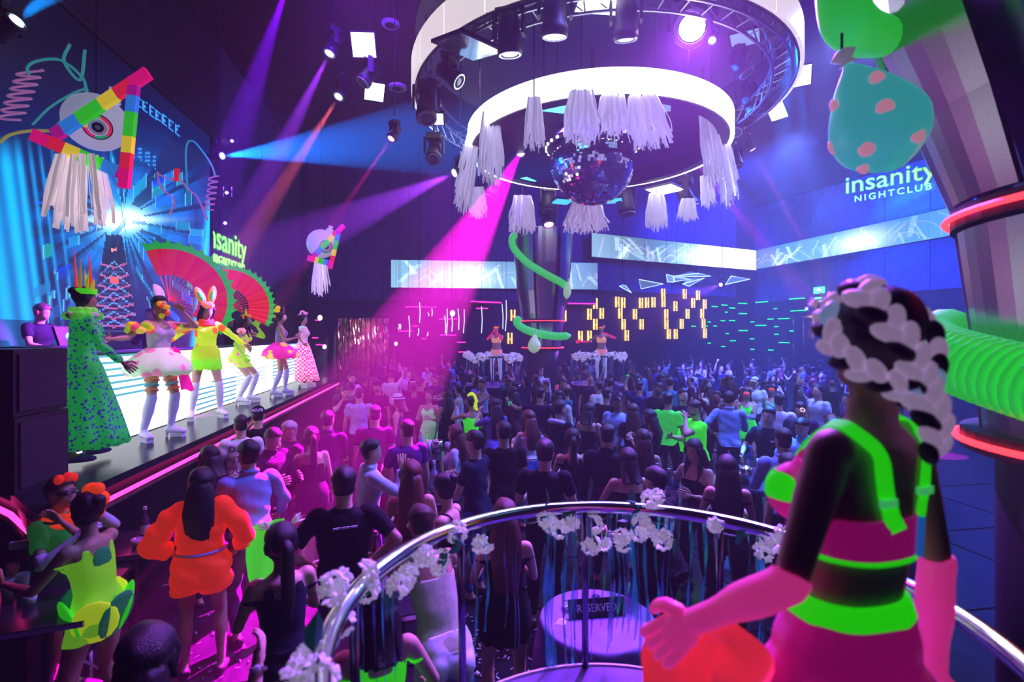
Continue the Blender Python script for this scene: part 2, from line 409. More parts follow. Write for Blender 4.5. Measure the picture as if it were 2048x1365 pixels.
# picture bands
def band_pic(W, H, glow, seed, blank=None, tint=(.28, .55, .75)):
    rs = np.random.RandomState(seed); pic = np.zeros((H, W, 3)); X = np.arange(W)[None, :]/W; Y = np.arange(H)[:, None]/H
    g = np.exp(-((X-glow)/.12)**2-((Y-.62)/.5)**2); g2 = np.exp(-((X-glow)/.30)**2)
    for k in range(3): pic[:, :, k] = tint[k]*(.55+.25*np.sin(X*9+seed)+.15*Y)+g*1.2*(1 if k else .8)+g2*(.0, .12, .30)[k]
    for _ in range(40):
        x0 = rs.rand()*W; s = rs.uniform(-2.2, 2.2); w = rs.uniform(.5, 3.5); c = A([(.8, 1, 1), (.6, .9, 1), (1., .45, .5)][rs.randint(0, 3) if rs.rand() < .4 else 0])*rs.uniform(.10, .38)
        q = rs.uniform(0, .6); L = rs.uniform(.3, 1)
        for i in range(H):
            if q <= i/H <= q+L:
                for j in range(max(0, int(x0+s*i-w)), min(W, int(x0+s*i+w)+1)): pic[i, j] += c
    for _ in range(5):
        x0 = rs.rand()*W; r = rs.uniform(.25, .8)*H
        for t in np.linspace(0, 3, 60):
            i, j = int(H*.9-math.sin(t)*r), int(x0+math.cos(t)*r*1.6)
            if 0 <= i < H and 0 <= j < W: pic[i, j] += A([.8, .4, .45])*.35
    if blank: pic[:, int(blank*W):] = 1.9
    return np.clip(pic, 0, 2.2)
def band(label, a, b, zt, zb, pic, nrm, cols=8):
    t = thing('picture_band', label, 'screen'); a = A(a)*A([1, 1, 0]); b = A(b)*A([1, 1, 0]); nrm = A(nrm)
    W = pic.shape[1]; u = (b-a)/cols
    for k in range(cols):                                   # separate light modules side by side
        sub = pic[:, int(W*k/cols):int(W*(k+1)/cols)]
        screen('screen_module', a+u*k+u*.003+nrm*.02+A([0, 0, zb]), u*.994, A([0, 0, zt-zb]), sub, attr_mat('band picture', .95), t)
    d = unit(b-a); c = (a+b)/2-nrm*.09; L = np.linalg.norm(b-a)
    MB().box((c[0], c[1], (zt+zb)/2), (L+.04, .2, zt-zb+.06), np.stack([d, A([-d[1], d[0], 0]), A([0, 0, 1])], 1)).build('band_housing', m_black, t)
    return t
q0, q1 = P(782, 528, 25.0), P(1195, 525.5, 26.15)
band('wide pale blue picture band on the wall behind the flared column', q0, q1, 6.55, 5.17, band_pic(330, 32, .36, 1), nb, 10)
q2, q3 = P(1183, 470, 25.6), P(1512, 497, 31.0)
band('long picture band ending in a blank white stretch', q2, q3, 8.02, 6.80, band_pic(300, 30, .62, 2, .60), nrb, 10)
q5 = P(1905, 402, 20.5)
band('bright cyan picture band on the side wall under the neon sign', q3+Vector((.06, -.02, 0)), q5, 8.05, 6.88, band_pic(330, 32, .62, 5, tint=(.10, .38, .75)), nr, 12)
bulk = lambda a, b, n, z0, z1, t: None

# ------------------------------------------------------------------ ceiling rig
RC = A([1.80, 10.8, 0.])
def arc(R, a0, a1, n, z, c=RC): return [c+A([R*math.cos(t), R*math.sin(t), z]) for t in np.linspace(a0, a1, n)]
def ring_band(b, R0, R1, z0, z1, a0, a1, n):
    rings = []
    for t in np.linspace(a0, a1, n):
        e = A([math.cos(t), math.sin(t), 0])
        rings.append([RC+e*R0+A([0, 0, z0]), RC+e*R1+A([0, 0, z0]), RC+e*R1+A([0, 0, z1]), RC+e*R0+A([0, 0, z1])])
    b.loft(rings)
m_ring = M('dim light tile', (.7, .66, .68), .5, 0, .55, (1., .88, .88))
m_drum = EM('white light tile', (.93, .98, 1.), 3.4)
m_truss = M('truss steel', (.30, .31, .36), .35, 1.)
ring = thing('ring_truss', 'large outer ceiling ring of pale light tiles on a dark truss', 'ceiling ring')
n = 26
for k in range(n):
    b = MB(); ring_band(b, 3.84, 3.90, 7.72, 8.27, 2*math.pi*k/n+.003, 2*math.pi*(k+1)/n-.003, 5); b.build('light_tile', m_ring, ring)
for R, z in ((3.72, 7.62), (3.72, 7.95), (3.40, 7.62), (3.40, 7.95)):
    MB().tube(arc(R, 0, 2*math.pi, 73, z)[:-1], .028, 6, closed=True).build('truss_tube', m_truss, ring)
br = MB()
for k in range(60):
    t0, t1 = 2*math.pi*k/60, 2*math.pi*(k+1)/60
    e = lambda R, t, z: RC+A([R*math.cos(t), R*math.sin(t), z])
    br.tube([e(3.72, t0, 7.62), e(3.72, t1, 7.95)], .014, 4); br.tube([e(3.4, t1, 7.62), e(3.4, t0, 7.95)], .014, 4)
    br.tube([e(3.72, t0, 7.62), e(3.4, t0, 7.62)], .012, 4); br.tube([e(3.72, t0, 7.95), e(3.4, t1, 7.95)], .012, 4)
o = br.build('truss_bracing', m_truss, ring); o['kind'] = 'stuff'
for k in range(8):
    p = arc(3.6, 0, 2*math.pi, 9, 7.95)[k]; MB().tube([p, p+A([0, 0, 8.95-7.95])], .012, 5).build('hanging_cable', m_black, ring)
so = struct(MB().lathe([(3.82, 8.95), (3.82, 9.0), (.05, 9.0), (.05, 8.95)], 64, RC).build('ceiling_soffit', M('soffit paint', (.10, .12, .16), .7)))
drum = thing('ring_drum', 'glaring white inner ceiling drum around the mirror ball', 'ceiling ring')
n = 22
for k in range(n):
    b = MB(); ring_band(b, 2.68, 2.75, 6.72, 7.12, 2*math.pi*k/n+.001, 2*math.pi*(k+1)/n-.001, 6); b.build('light_tile', m_drum, drum)
MB().lathe([(2.672, 6.73), (2.672, 7.13), (2.64, 7.13), (2.64, 6.73), (2.672, 6.73)], 64, RC, cap=False).build('drum_liner', M('black liner', (.02, .02, .03), .6), drum)
MB().lathe([(3.835, 7.70), (3.835, 8.28), (3.80, 8.28), (3.80, 7.70), (3.835, 7.70)], 72, RC, cap=False).build('ring_liner', M('black liner', (.02, .02, .03), .6), ring)
m_up = M('drum lining', (.05, .05, .08), .5)
MB().lathe([(2.66, 7.10), (2.66, 7.16), (.9, 7.16), (.9, 7.10)], 48, RC, cap=False).build('drum_lid', m_up, drum)
MB().lathe([(2.66, 6.71), (2.66, 6.76), (2.45, 6.76), (2.45, 6.71), (2.66, 6.71)], 48, RC, cap=False).build('drum_flange', m_black, drum)
for k in range(6):
    t = 2*math.pi*k/6; p = RC+A([2.5*math.cos(t), 2.5*math.sin(t), 7.16]); MB().tube([p, p+A([0, 0, 8.95-7.16])], .014, 5).build('hanging_cable', m_black, drum)

# mirror ball
bc = A(P(1185, 326, 10.8)); br_ = .90
mbl = thing('mirror_ball', 'big mirror ball hanging in the middle of the white drum', 'mirror ball', bc)
b = MB(); rs = np.random.RandomState(2); NV = 44
for i in range(NV):
    t0, t1 = math.pi*i/NV, math.pi*(i+1)/NV; m_ = max(4, int(2*NV*math.sin((t0+t1)/2)))
    for j in range(m_):
        p0, p1 = 2*math.pi*j/m_, 2*math.pi*(j+.94)/m_; tt1 = t1-.06*(t1-t0)
        q = [A([math.sin(t)*math.cos(p), math.sin(t)*math.sin(p), math.cos(t)])*br_ for t, p in ((t0+.001, p0), (tt1, p0), (tt1, p1), (t0+.001, p1))]
        c = sum(q)/4; jit = rs.normal(0, .06, 3); nn = unit(c)
        q = [x+nn*((x-c)@jit) for x in q]
        b.add(q, [[0, 1, 2, 3]])
o = b.build('mirror_facet', M('mirror glass', (.82, .84, .92), .05, 1.), mbl); o['kind'] = 'stuff'
MB().ell((0, 0, 0), (br_*.985,)*3, nu=32, nv=20).build('ball_core', m_black, mbl, True)
MB().lathe([(.62, .62), (.98, .30), (1.0, .34), (.66, .70), (.62, .62)], 40, cap=False).build('collar', M('collar steel', (.15, .15, .2), .3, .8), mbl)
for k in range(30):
    t = 2*math.pi*k/30; MB().box((1.0*math.cos(t), 1.0*math.sin(t), .33), (.05, .05, .05), rotz(t)).build('collar_bulb', EM('warm bulb', (1., .9, .85), 1.6), mbl)
MB().tube([(0, 0, .85), (0, 0, 8.95-bc[2])], .05, 8).build('hanging_rod', m_black, mbl)

# moving lights
def moving_light(loc, aim, label, col=None, es=8., s=1., cells=False, group=None, beam=None, name='moving_light'):
    "loc: clamp point; aim: direction of the lens; beam: (target, colour, watts, degrees)"
    loc = A(loc); aim = unit(aim); t = thing(name, label, 'stage light', loc, group)
    up = A([0, 0, 1.]); side_ = np.cross(aim, up)
    side_ = unit(side_) if np.linalg.norm(side_) > .05 else A([1., 0, 0])
    fw = np.cross(up, side_); R = np.stack([side_, fw, up], 1)
    MB().box((0, 0, -.10*s), (.30*s, .24*s, .12*s), R).build('base', m_blk2, t)
    MB().tube([(0, 0, -.04*s), (0, 0, .10*s)], .025*s, 6).build('clamp', m_truss, t)
    c = A([0, 0, -.42*s]); rr_ = np.linalg.norm((loc-RC)[:2]); zt_ = 7.62 if (3.3 < rr_ < 3.85 and loc[2] < 7.5) else 8.95 if rr_ < 3.6 else CEIL
    if zt_-loc[2] > .1: MB().tube([(0, 0, .05*s), (0, 0, zt_-loc[2])], .012, 5).build('drop_pipe', m_black, t)
    for sg in (-1, 1):
        MB().box(side_*sg*.19*s+A([0, 0, -.28*s]), (.035*s, .11*s, .34*s), R).build('yoke', m_blk2, t)
    x, y, z = frame_of(aim); RR = np.stack([x, y, z], 1)
    prof = [(.07, -.26), (.125, -.24), (.14, -.05), (.145, .10), (.16, .12), (.16, .22), (.14, .225)]
    MB().lathe([(r*s, h*s) for r, h in prof], 20, c, RR).build('lamp_head', m_blk2, t, True)
    ring_m = M('lens bezel', (.4, .42, .5), .3, .6)
    MB().lathe([(.145*s, .215*s), (.145*s, .24*s), (.115*s, .24*s), (.115*s, .215*s)], 20, c, RR, cap=False).build('lens_bezel', ring_m, t)
    lm = M('dark glass', (.1, .12, .18), .06, .2) if col is None else EM('lens %s %.1f' % (str(col), es), col, es)
    if cells:
        q = [(0, 0)]+[(.05*math.cos(k*math.pi/3), .05*math.sin(k*math.pi/3)) for k in range(6)]+[(.095*math.cos(k*math.pi/6), .095*math.sin(k*math.pi/6)) for k in range(12)]
        for a_, b_ in q: MB().lathe([(.022*s, .222*s), (.022*s, .235*s), (.001, .24*s)], 8, c+(x*a_+y*b_)*s, RR).build('lens_cell', lm, t)
    else:
        MB().lathe([(.11*s, .21*s), (.10*s, .228*s), (.05*s, .236*s), (.001, .238*s)], 16, c, RR).build('lens', lm, t, True)
    if beam:
        tgt, bcol, wt, deg = beam
        src = loc+c+aim*.31*s; spot(src, tgt, bcol, wt, deg, .18, .04*s)
    return t
def on(px, py, d, s=1.): return A(P(px, py, d))+A([0, 0, .42*s])
def aimed(px, py, d, tgt, label, col, es, bcol, watts, deg, s=1., cells=False):
    h = A(P(px, py, d)); tgt = A(tgt)
    loc = h-unit(tgt-h)*.26*s+A([0, 0, .42*s])
    return moving_light(loc, tgt-h, label, col, es, s, cells, beam=(tgt, bcol, watts, deg))
WH = (1., .8, 1.)
aimed(1040, 306, 12.0, P(640, 1010, 5.4), 'moving light throwing the wide magenta beam across the dance floor', WH, 9, (1., .0, .72), 210000, 12, 1.0)
aimed(658, 109, 11.6, P(430, 560, 10.2), 'violet moving light high up, above the orange one', (.8, .6, 1.), 9, (.34, .03, 1.), 95000, 9, 1.)
aimed(676, 195, 13.4, P(420, 600, 10.5), 'orange moving light below the violet one near the outer ring', (1., .55, .35), 9, (1., .13, .20), 100000, 6, 1.)
aimed(446, 312, 13.0, P(1000, 262, 11.0), 'cyan moving light shining sideways from above the video wall', (.4, .9, 1.), 9, (.0, .16, 1.), 140000, 17, .8)
aimed(907, 347, 10.4, P(560, 500, 8.5), 'white-faced moving light on the side of the outer ring with a purple beam', (1., .85, 1.), 8, (.36, .04, 1.), 55000, 15, .75)
aimed(781, 279, 10.6, P(575, 580, 9.0), 'small moving light with a thin pink beam beside the outer ring', (1., .2, .4), 7, (1., .0, .35), 62000, 3.4, .7)
aimed(575, -30, 10.5, P(420, 430, 9.), 'moving light above the ceiling edge with a dim purple beam', (.6, .3, 1.), 6, (.22, .0, 1.), 72000, 9, .9)
aimed(36, 40, 6.6, P(330, -190, 6.2), 'icy blue moving light in the corner over the video wall', (.7, .95, 1.), 10, (.0, .25, 1.), 22000, 20, .8)
aimed(1384, 58, 7.7, P(1380, 330, 4.6), 'glaring magenta-white moving light on the outer ring facing the lens', (1., .72, 1.), 30, (.42, .05, 1.), 6000, 42, 1.9)
aimed(1424, 82, 9.1, P(1380, 500, 6.), 'small white moving light next to the glaring magenta one', (1., .95, 1.), 7, (.5, .2, 1.), 300, 30, .6)
aimed(1580, 46, 9.6, P(1600, 400, 8.), 'small blue moving light between outer ring and column', (.5, .9, 1.), 8, (.0, .2, 1.), 26000, 14, .7)
aimed(1371, 299, 12.4, P(1650, 640, 12.), 'red-lensed moving light on the far side of the drum', (1., .1, .3), 5, (.9, .02, .75), 90000, 6, .9)
aimed(1506, 301, 12.6, P(1720, 690, 12.), 'thin red beam light at the far edge of the outer ring', (1., .2, .3), 5, (1., .02, .25), 62000, 4.2, .6)
aimed(1098, 452, 14.0, P(1110, 560, 13.4), 'hanging moving light with a pink lens above the flared column', (1., .25, .8), 10, MAG, 500, 40, 1.25)
aimed(1441, 570, 24., P(1250, 640, 18.), 'small lilac spotlight on the far wall under the white band', (1., .6, 1.), 8, (.5, .1, 1.), 7000, 14, .8)
aimed(1455, 330, 13.2, P(1850, 400, 16.), 'added blue flood light on the far edge of the outer ring aimed at the side wall', (.3, .5, 1.), 4, (.0, .05, 1.), 15000, 62, .8)  # added lamp that fills the upper haze with blue
aimed(1440, 318, 13.4, P(1500, 640, 15.), 'added violet-blue flood light under the far edge of the outer ring', (.4, .4, 1.), 4, (.05, .06, 1.), 26000, 56, .8)  # added lamp to brighten the haze below the ring
# unlit heads around the outer ring
def dark_head(px, py, d, aim, label, s=1., cells=False, col=None, es=0.):
    return moving_light(on(px, py, d, s), aim, label, col, es, s, cells)
dark_head(1018, 70, 7.6, (.06, .2, -1), 'unlit moving light pointing straight down inside the outer ring', 1.2, False, (.75, .85, .9), .9)
dark_head(1110, 30, 7.3, (0, .25, -1), 'round many-celled wash light pointing down from the outer ring', 1.25, True, (.75, .9, .95), 1.1)
dark_head(1252, 40, 7.4, (.05, .3, -1), 'unlit moving light pointing down left of the glaring magenta one', 1.15, False, (.7, .7, 1.), .9)
dark_head(900, 150, 8.6, (.7, -.2, -.6), 'tilted dark moving light at the bend of the outer ring', .95)
dark_head(852, 215, 9.6, (.1, -.4, -1), 'large dark moving light under the end of the outer ring', 1.25)
dark_head(868, 305, 10.4, (0, -.6, -.9), 'dark moving light below the outer ring with its yoke towards us', 1.0)
dark_head(738, 150, 11.5, (-.6, -.3, -1), 'dark moving light hung between two white light panels', 1.1)
dark_head(1500, 205, 11., (.3, -.3, -1), 'dark moving light on the outer ring beside a white triangle panel', 1.0)
dark_head(1470, 250, 11.6, (-.2, -.5, -1), 'violet-lit moving light with a round yoke on the outer ring', 1.1)
dark_head(1480, 130, 9.6, (.4, -.3, -.8), 'dark moving light half hidden by the right end of the outer ring', 1.0)
dark_head(1095, 405, 13.8, (.05, -.2, -1), 'black moving light hanging left of the tinsel below the mirror ball', 1.1)
dark_head(1252, 405, 13.8, (.1, -.15, -1), 'black moving light hanging right of the tinsel below the mirror ball', 1.5)
dark_head(1372, 395, 13.6, (.4, -.2, -1), 'black moving light between two white fringes', 1.4)
dark_head(985, 375, 13.2, (-.4, -.2, -1), 'black moving light shadowed by the magenta beam', 1.4)
dark_head(1472, 320, 12.6, (.1, -.2, -1), 'dark moving light lowest on the far edge of the outer ring', .9)

# light panels that hang flat
def light_panel(px, py, d, w, h, yaw, m, label, tilt=0., split=False, roll=0.):
    c = P(px, py, d); t = thing('square_lamp', label, 'lamp', c); R = rotz(yaw)@rotx(-tilt)@roty(roll)
    MB().box(R@A([0, 0, .03]), (w+.04, h+.04, .05), R).build('panel_frame', m_black, t)
    if split:
        for s in (-1, 1): MB().box(R@A([s*w/4, 0, 0]), (w/2-.012, h-.02, .012), R).build('panel_face', m, t)
    else: MB().box((0, 0, 0), (w-.02, h-.02, .012), R).build('panel_face', m, t)
    MB().tube([R@A([0, 0, .05]), (0, 0, (8.95 if np.linalg.norm((A(c)-RC)[:2]) < 3.75 else CEIL)-c.z)], .008, 4).build('hanging_cable', m_black, t)
    return t
W_, C_ = m_white, m_cyanface
light_panel(727, 90, 11.2, .52, .50, .05, W_, 'white light panel split in two, uppermost left of the outer ring', 1.05, True)
light_panel(749, 184, 11.8, .45, .50, .35, W_, 'white light panel just under the dark moving light left of the ring', .45)
light_panel(1600, 153, 10.5, .42, .48, -.5, W_, 'white light panel floating right of the outer ring', .5)
light_panel(1330, 380, 13.4, .75, .75, .78, EM('white-cyan face', (.85, 1, 1), 2.2), 'white diamond light panel above a fringe under the drum')
light_panel(1115, 206, 9.2, .62, .78, .25, C_, 'cyan striped light panel inside the drum beside the hanging fringes')
light_panel(1312, 210, 9.3, .55, .7, -.3, M('dim panel face', (.4, .6, .75), .4, 0, .35, (.4, .7, .9)), 'dim blue light panel inside the drum behind the fringes')
light_panel(1405, 276, 11.5, .5, .55, -.6, C_, 'small cyan light panel left of the long fringe')
light_panel(1048, 362, 13.0, .45, .5, .9, C_, 'cyan light panel under the far truss left of the mirror ball')
light_panel(1124, 404, 13.6, .5, .5, .3, EM('azure face', (.05, .45, .85), 1.2), 'azure light panel under the mirror ball, left one')
light_panel(1228, 402, 13.6, .45, .5, -.3, EM('azure face', (.05, .45, .85), 1.2), 'azure light panel under the mirror ball, right one')
light_panel(1297, 326, 13.9, .48, .4, .2, W_, 'white light panel on the far truss right of the mirror ball')
light_panel(1553, 221, 12.2, .40, .5, -.9, W_, 'white triangle-looking light panel at the outer ring rim', .7)
light_panel(936, 95, 7.9, .8, .85, .7, M('mirror panel', (.55, .65, .7), .15, .9), 'grey mirrored panel under the bend of the outer ring', -.25)
light_panel(1210, 3, 7.4, .8, .6, .1, W_, 'white light panel cut by the top of the picture')
light_panel(862, 238, 9.9, .5, .35, .1, W_, 'white light panel below the large dark moving light', .2)
light_panel(1490, 78, 9.3, .5, .5, -.5, M('dim panel face', (.4, .6, .75), .4, 0, .35, (.4, .7, .9)), 'dim blue panel in the curve of the outer ring')
# round ceiling speakers
for px, py, lb in ((781, 50, 'round flush ceiling speaker above the split white panel'), (795, 177, 'round flush ceiling speaker beside the lower white panel')):
    t = thing('ceiling_speaker', lb, 'speaker', P(px, py, 12.4)); MB().lathe([(.22, .05), (.22, 0), (.18, -.02)], 20).build('speaker_rim', M('speaker rim', (.25, .22, .35), .5), t)
    MB().lathe([(.17, -.015), (.06, -.03), (.05, -.02)], 20).build('speaker_cone', m_black, t); MB().tube([(0, 0, .05), (0, 0, CEIL-t.location.z)], .02, 5).build('drop_pipe', m_black, t)

# white tinsel fringes
m_fr = M('white tinsel', (.80, .74, .95), .35, 0., .16, (.75, .70, 1.), spec=.6)  # both tinsel materials glow faintly in place of light from the drum
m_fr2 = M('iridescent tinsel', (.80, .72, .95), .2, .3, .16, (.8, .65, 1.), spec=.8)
def fringe(px, top, bot, wpx, d, label, m=None, lean=0, nst=None, rs=np.random.RandomState(11), parent=None, wig=.06):
    a = A(P(px, top, d)); L = (bot-top)/F*d; w = wpx/F*d; k = nst or int(50+w*110); b = MB()
    for i in range(k):
        u = rs.uniform(-.5, .5); dep = rs.uniform(-.5, .5)*min(.3, w*.6)
        l = L*rs.uniform(.72, 1.06)*(1-.25*abs(u)); wd = rs.uniform(.008, .022)*(1+w); ta = rs.uniform(0, math.pi)
        e = A([math.cos(ta), math.sin(ta), 0])*wd; pts = []
        for q in np.linspace(0, 1, 7):
            s_ = .62+.55*q-.12*q*q
            pts.append(a+A([u*w*s_+lean*q*L+wig*w*math.sin(q*6+i)*q, dep*s_, -l*q]))
        v = [p-e*(1-.3*j/6) for j, p in enumerate(pts)]+[p+e*(1-.3*j/6) for j, p in enumerate(pts)]
        b.add(v, [[j, j+1, 8+j, 7+j] for j in range(6)])
    o = b.build('tinsel_fringe' if parent is None else 'tinsel', m or m_fr, parent)
    if parent is None:
        tag(o, label, 'fringe', 'tinsel fringes under the drum'); MB().tube([a+A([0, 0, -.03]), (a[0], a[1], 8.95 if np.linalg.norm((a-RC)[:2]) > 2.7 else 7.16)], .012, 5).build('hanging_cord', m_black, o)
    else: o['kind'] = 'stuff'
    return o
fringe(1068, 196, 302, 40, 8.4, 'narrow white fringe left of the cyan striped panel')
fringe(1163, 184, 292, 70, 8.15, 'wide white fringe hanging at the front of the drum, left of the centre')
fringe(1225, 180, 275, 60, 8.2, 'white fringe at the middle of the drum front')
fringe(1283, 186, 300, 80, 8.2, 'wide white fringe at the front of the drum, right of the centre', lean=.15)
fringe(982, 226, 370, 48, 9.4, 'long white fringe inside the curve of the drum')
fringe(948, 262, 425, 34, 10.4, 'long white fringe at the outermost bend of the drum', lean=-.14)
fringe(956, 375, 438, 34, 10.9, 'short white fringe behind the magenta beam')
fringe(1412, 232, 372, 40, 9.8, 'long white fringe at the other bend of the drum', lean=.12)
fringe(1440, 262, 412, 34, 10.3, 'longest white fringe at the rim, ending near the pink beam', lean=.12)
fringe(1410, 352, 418, 26, 12.8, 'small white fringe below the red moving light', lean=.12)
fringe(1045, 392, 470, 52, 13.5, 'iridescent fringe above the flared column', m_fr2)
fringe(1172, 404, 468, 82, 13.4, 'broad glittering fringe under the mirror ball', m_fr2)
fringe(1312, 388, 462, 42, 13.4, 'white fringe under the white diamond panel')
fringe(1375, 398, 445, 38, 13.2, 'white fringe behind a black moving light')

# hanging eyes in rainbow triangles
def rainbow(k): return ['#ff1a8c', '#ff2a50', '#ffe23a', '#37e02a', '#2f8fff', '#c01aa0'][k]
def eye_deco(c, bars, ang_, r, fr, label, gaze):
    c = A(c); t = thing('eye_ornament', label, 'ornament', c)
    g = unit(gaze); x, y, z = frame_of(g); R = np.stack([x, y, z], 1)
    mw = M('lilac-white eyeball', (.78, .76, .95), .45, 0, .22, (.6, .65, 1.))
    b = MB(); b.ell((0, 0, 0), (r, r, r), nu=24, nv=16); b.build('eyeball', mw, t, True)
    MB().lathe([(r*.30, r*.80), (r*.22, r*1.05), (r*.12, r*1.15), (r*.16, r*1.28), (.02, r*1.3)], 16, (r*.35, 0, r*.0), roty(.25)).build('knot', mw, t, True)
    for rr, h, col in ((.44, .90, None), (.40, .925, 'seg'), (.27, .965, '#b8b4e8'), (.17, .99, '#101018'), (.08, 1.0, '#6a5a9a')):
        if col == 'seg':
            for k in range(6):
                b = MB(); a0, a1 = k*math.pi/3+.3, (k+1)*math.pi/3+.3
                pl = [(rr*r*math.cos(a), rr*r*math.sin(a)) for a in np.linspace(a0, a1, 6)]+[(.27*r*math.cos(a), .27*r*math.sin(a)) for a in np.linspace(a1, a0, 6)]
                b.prism(pl, z*r*h, x, y, -.1*r, .02*r); b.build('iris_segment', neon(['#ff2a70', '#2ad05a', '#ffd23a', '#ff2a70', '#20b080', '#ff3a60'][k], .5), t)
        else:
            b = MB(); b.lathe([(rr*r, h*r-.1*r), (rr*r, h*r+.02*r), (.001, h*r+.02*r)], 24, (0, 0, 0), R); b.build('iris_ring' if rr > .1 else 'pupil', M('eye ink', (.03, .02, .06), .4) if col is None else neon(col, .2), t)
    for (p, q, wpx, thick) in bars:
        p = A(p)-c; q = A(q)-c; L = np.linalg.norm(q-p); xx, yy, zz = frame_of(q-p, (0, 1, 0)); RR = np.stack([xx, yy, zz], 1); cols = [0, 1, 2, 3, 4, 5]; cuts = [0, .18, .34, .50, .74, .90, 1.]
        for k in range(6):
            m_ = (cuts[k]+cuts[k+1])/2
            MB().box(p+(q-p)*m_, (wpx, thick, L*(cuts[k+1]-cuts[k])), RR).build('bar_segment', neon(rainbow(k), .62), t)
    MB().tube([(0, 0, r), (0, 0, CEIL-c[2])], .006, 4).build('hanging_cable', m_black, t)
    for (px, top, bot, w, d) in fr:
        o = fringe(px, top, bot, w, d, None, M('pastel tinsel', (.92, .82, .88), .35, 0, .24, (.9, .75, .85)), parent=t, nst=70, wig=.02)
        o.location = -c
    return t
d1 = 6.6
eye_deco(P(192, 245, d1), [(P(297, 146, d1-.5), P(108, 272, d1-.5), .15, .06), (P(66, 270, d1-.52), P(256, 352, d1-.52), .15, .06), (P(248, 376, d1-.58), P(268, 172, d1-.58), .12, .06)],
         0, .36, [(165, 312, 465, 130, d1-.5)], 'hanging eye in a rainbow triangle with a long fringe before the video wall', (.74, -.80, -.55))
d2 = 14.
eye_deco(P(643, 488, d2), [(P(688, 451, d2-.5), P(628, 512, d2-.45), .12, .08), (P(616, 516, d2-.5), P(660, 527, d2-.5), .15, .08), (P(660, 538, d2-.55), P(678, 462, d2-.5), .10, .08)],
         0, .40, [(640, 524, 592, 34, d2-.45)], 'smaller hanging eye in a rainbow triangle in front of the dark back wall', (.68, -.80, -.38))
# curled wire ornaments around the video wall
m_wire = M('teal wire', (.05, .35, .38), .4, 0, .25, (.05, .5, .5)); m_wirep = M('pink and green wire', (.5, .15, .4), .4, 0, .3, (.5, .2, .5))
def wire(pts, d, r, label, coil=None, m=m_wire):
    t = thing('wire_ornament', label, 'ornament', P(*pts[0], d)); o = A(t.location)
    MB().tube([q-o for q in spline([A(P(x, y, d)) for x, y in pts], 6)], r, 6).build('wire', m, t, True)
    if coil:
        (x0, y0), (x1, y1), rp, turns = coil; q = []
        for k in range(turns*10+1):
            u = k/(turns*10); a = u*turns*2*math.pi; c = A(P(x0+(x1-x0)*u, y0+(y1-y0)*u, d)); rr = rp/F*d
            q.append(c+A([rr*math.cos(a), rr*math.sin(a)*.6, rr*math.sin(a)*.35])-o)
        MB().tube(q, r*.9, 5).build('coil', m_wirep, t, True)
    return t
wire([(175, 255), (172, 178), (160, 150), (120, 120), (75, 122), (55, 135), (60, 155)], 6.85, .018, 'teal wire arch with a long coil at the corner of the video wall', ((62, 140), (20, 240), 22, 7))
wire([(140, 88), (128, 122), (160, 160), (170, 100)], 7.2, .02, 'short teal wire fork above the big hanging eye')
wire([(65, 250), (100, 215), (150, 185), (175, 180), (150, 210), (110, 255)], 7.0, .015, 'thin teal wire loop beside the big hanging eye')
wire([(0, 285), (20, 270), (60, 262), (105, 262)], 6.9, .02, 'yellow wire end behind the triangle corner', None, M('yellow wire', (.6, .5, .1), .4, 0, .2, (.7, .6, .1)))
wire([(375, 385), (372, 300), (385, 282), (410, 310), (425, 335), (430, 352)], 12.0, .022, 'teal wire arch with a small coil above the far sign', ((428, 352), (418, 420), 9, 6))
wire([(415, 440), (395, 395), (380, 382), (355, 355), (345, 360), (320, 350), (315, 345), (322, 375), (348, 400), (340, 430)], 10.5, .02, 'crooked teal and pink wire on the video wall', None, m_wirep)
MB_ = MB(); MB_.box((0, 0, 0), (.10, .03, .26), roty(.1)); o = MB_.build('red_tag', neon('#ff2a30', .6)); o.location = P(353, 350, 10.45); tag(o, 'small red tag on the crooked wire', 'tag')
for px, py, lb in ((465, 265, 'highest'), (446, 380, 'middle'), (441, 443, 'lowest')):
    t = thing('wall_bracket', '%s of three small metal bracket lamps on the wall by the video wall' % lb, 'lamp', LW(14.4+(px-441)*.02, 6.1)+A([0, 0, P(px, py, 14.3).z]))
    for s in (-1, 1): MB().tube([(.12*s+.1, 0, -.14), (.12*s+.1, 0, .14)], .014, 5).build('bracket_arm', m_chrome, t)
    MB().box((.1, 0, 0), (.26, .06, .05)).build('bracket_bar', m_chrome, t); MB().ell((.1, -.05, -.04), (.05, .05, .05)).build('lamp_bulb', EM('lilac bulb', (.8, .7, 1), 1.), t)

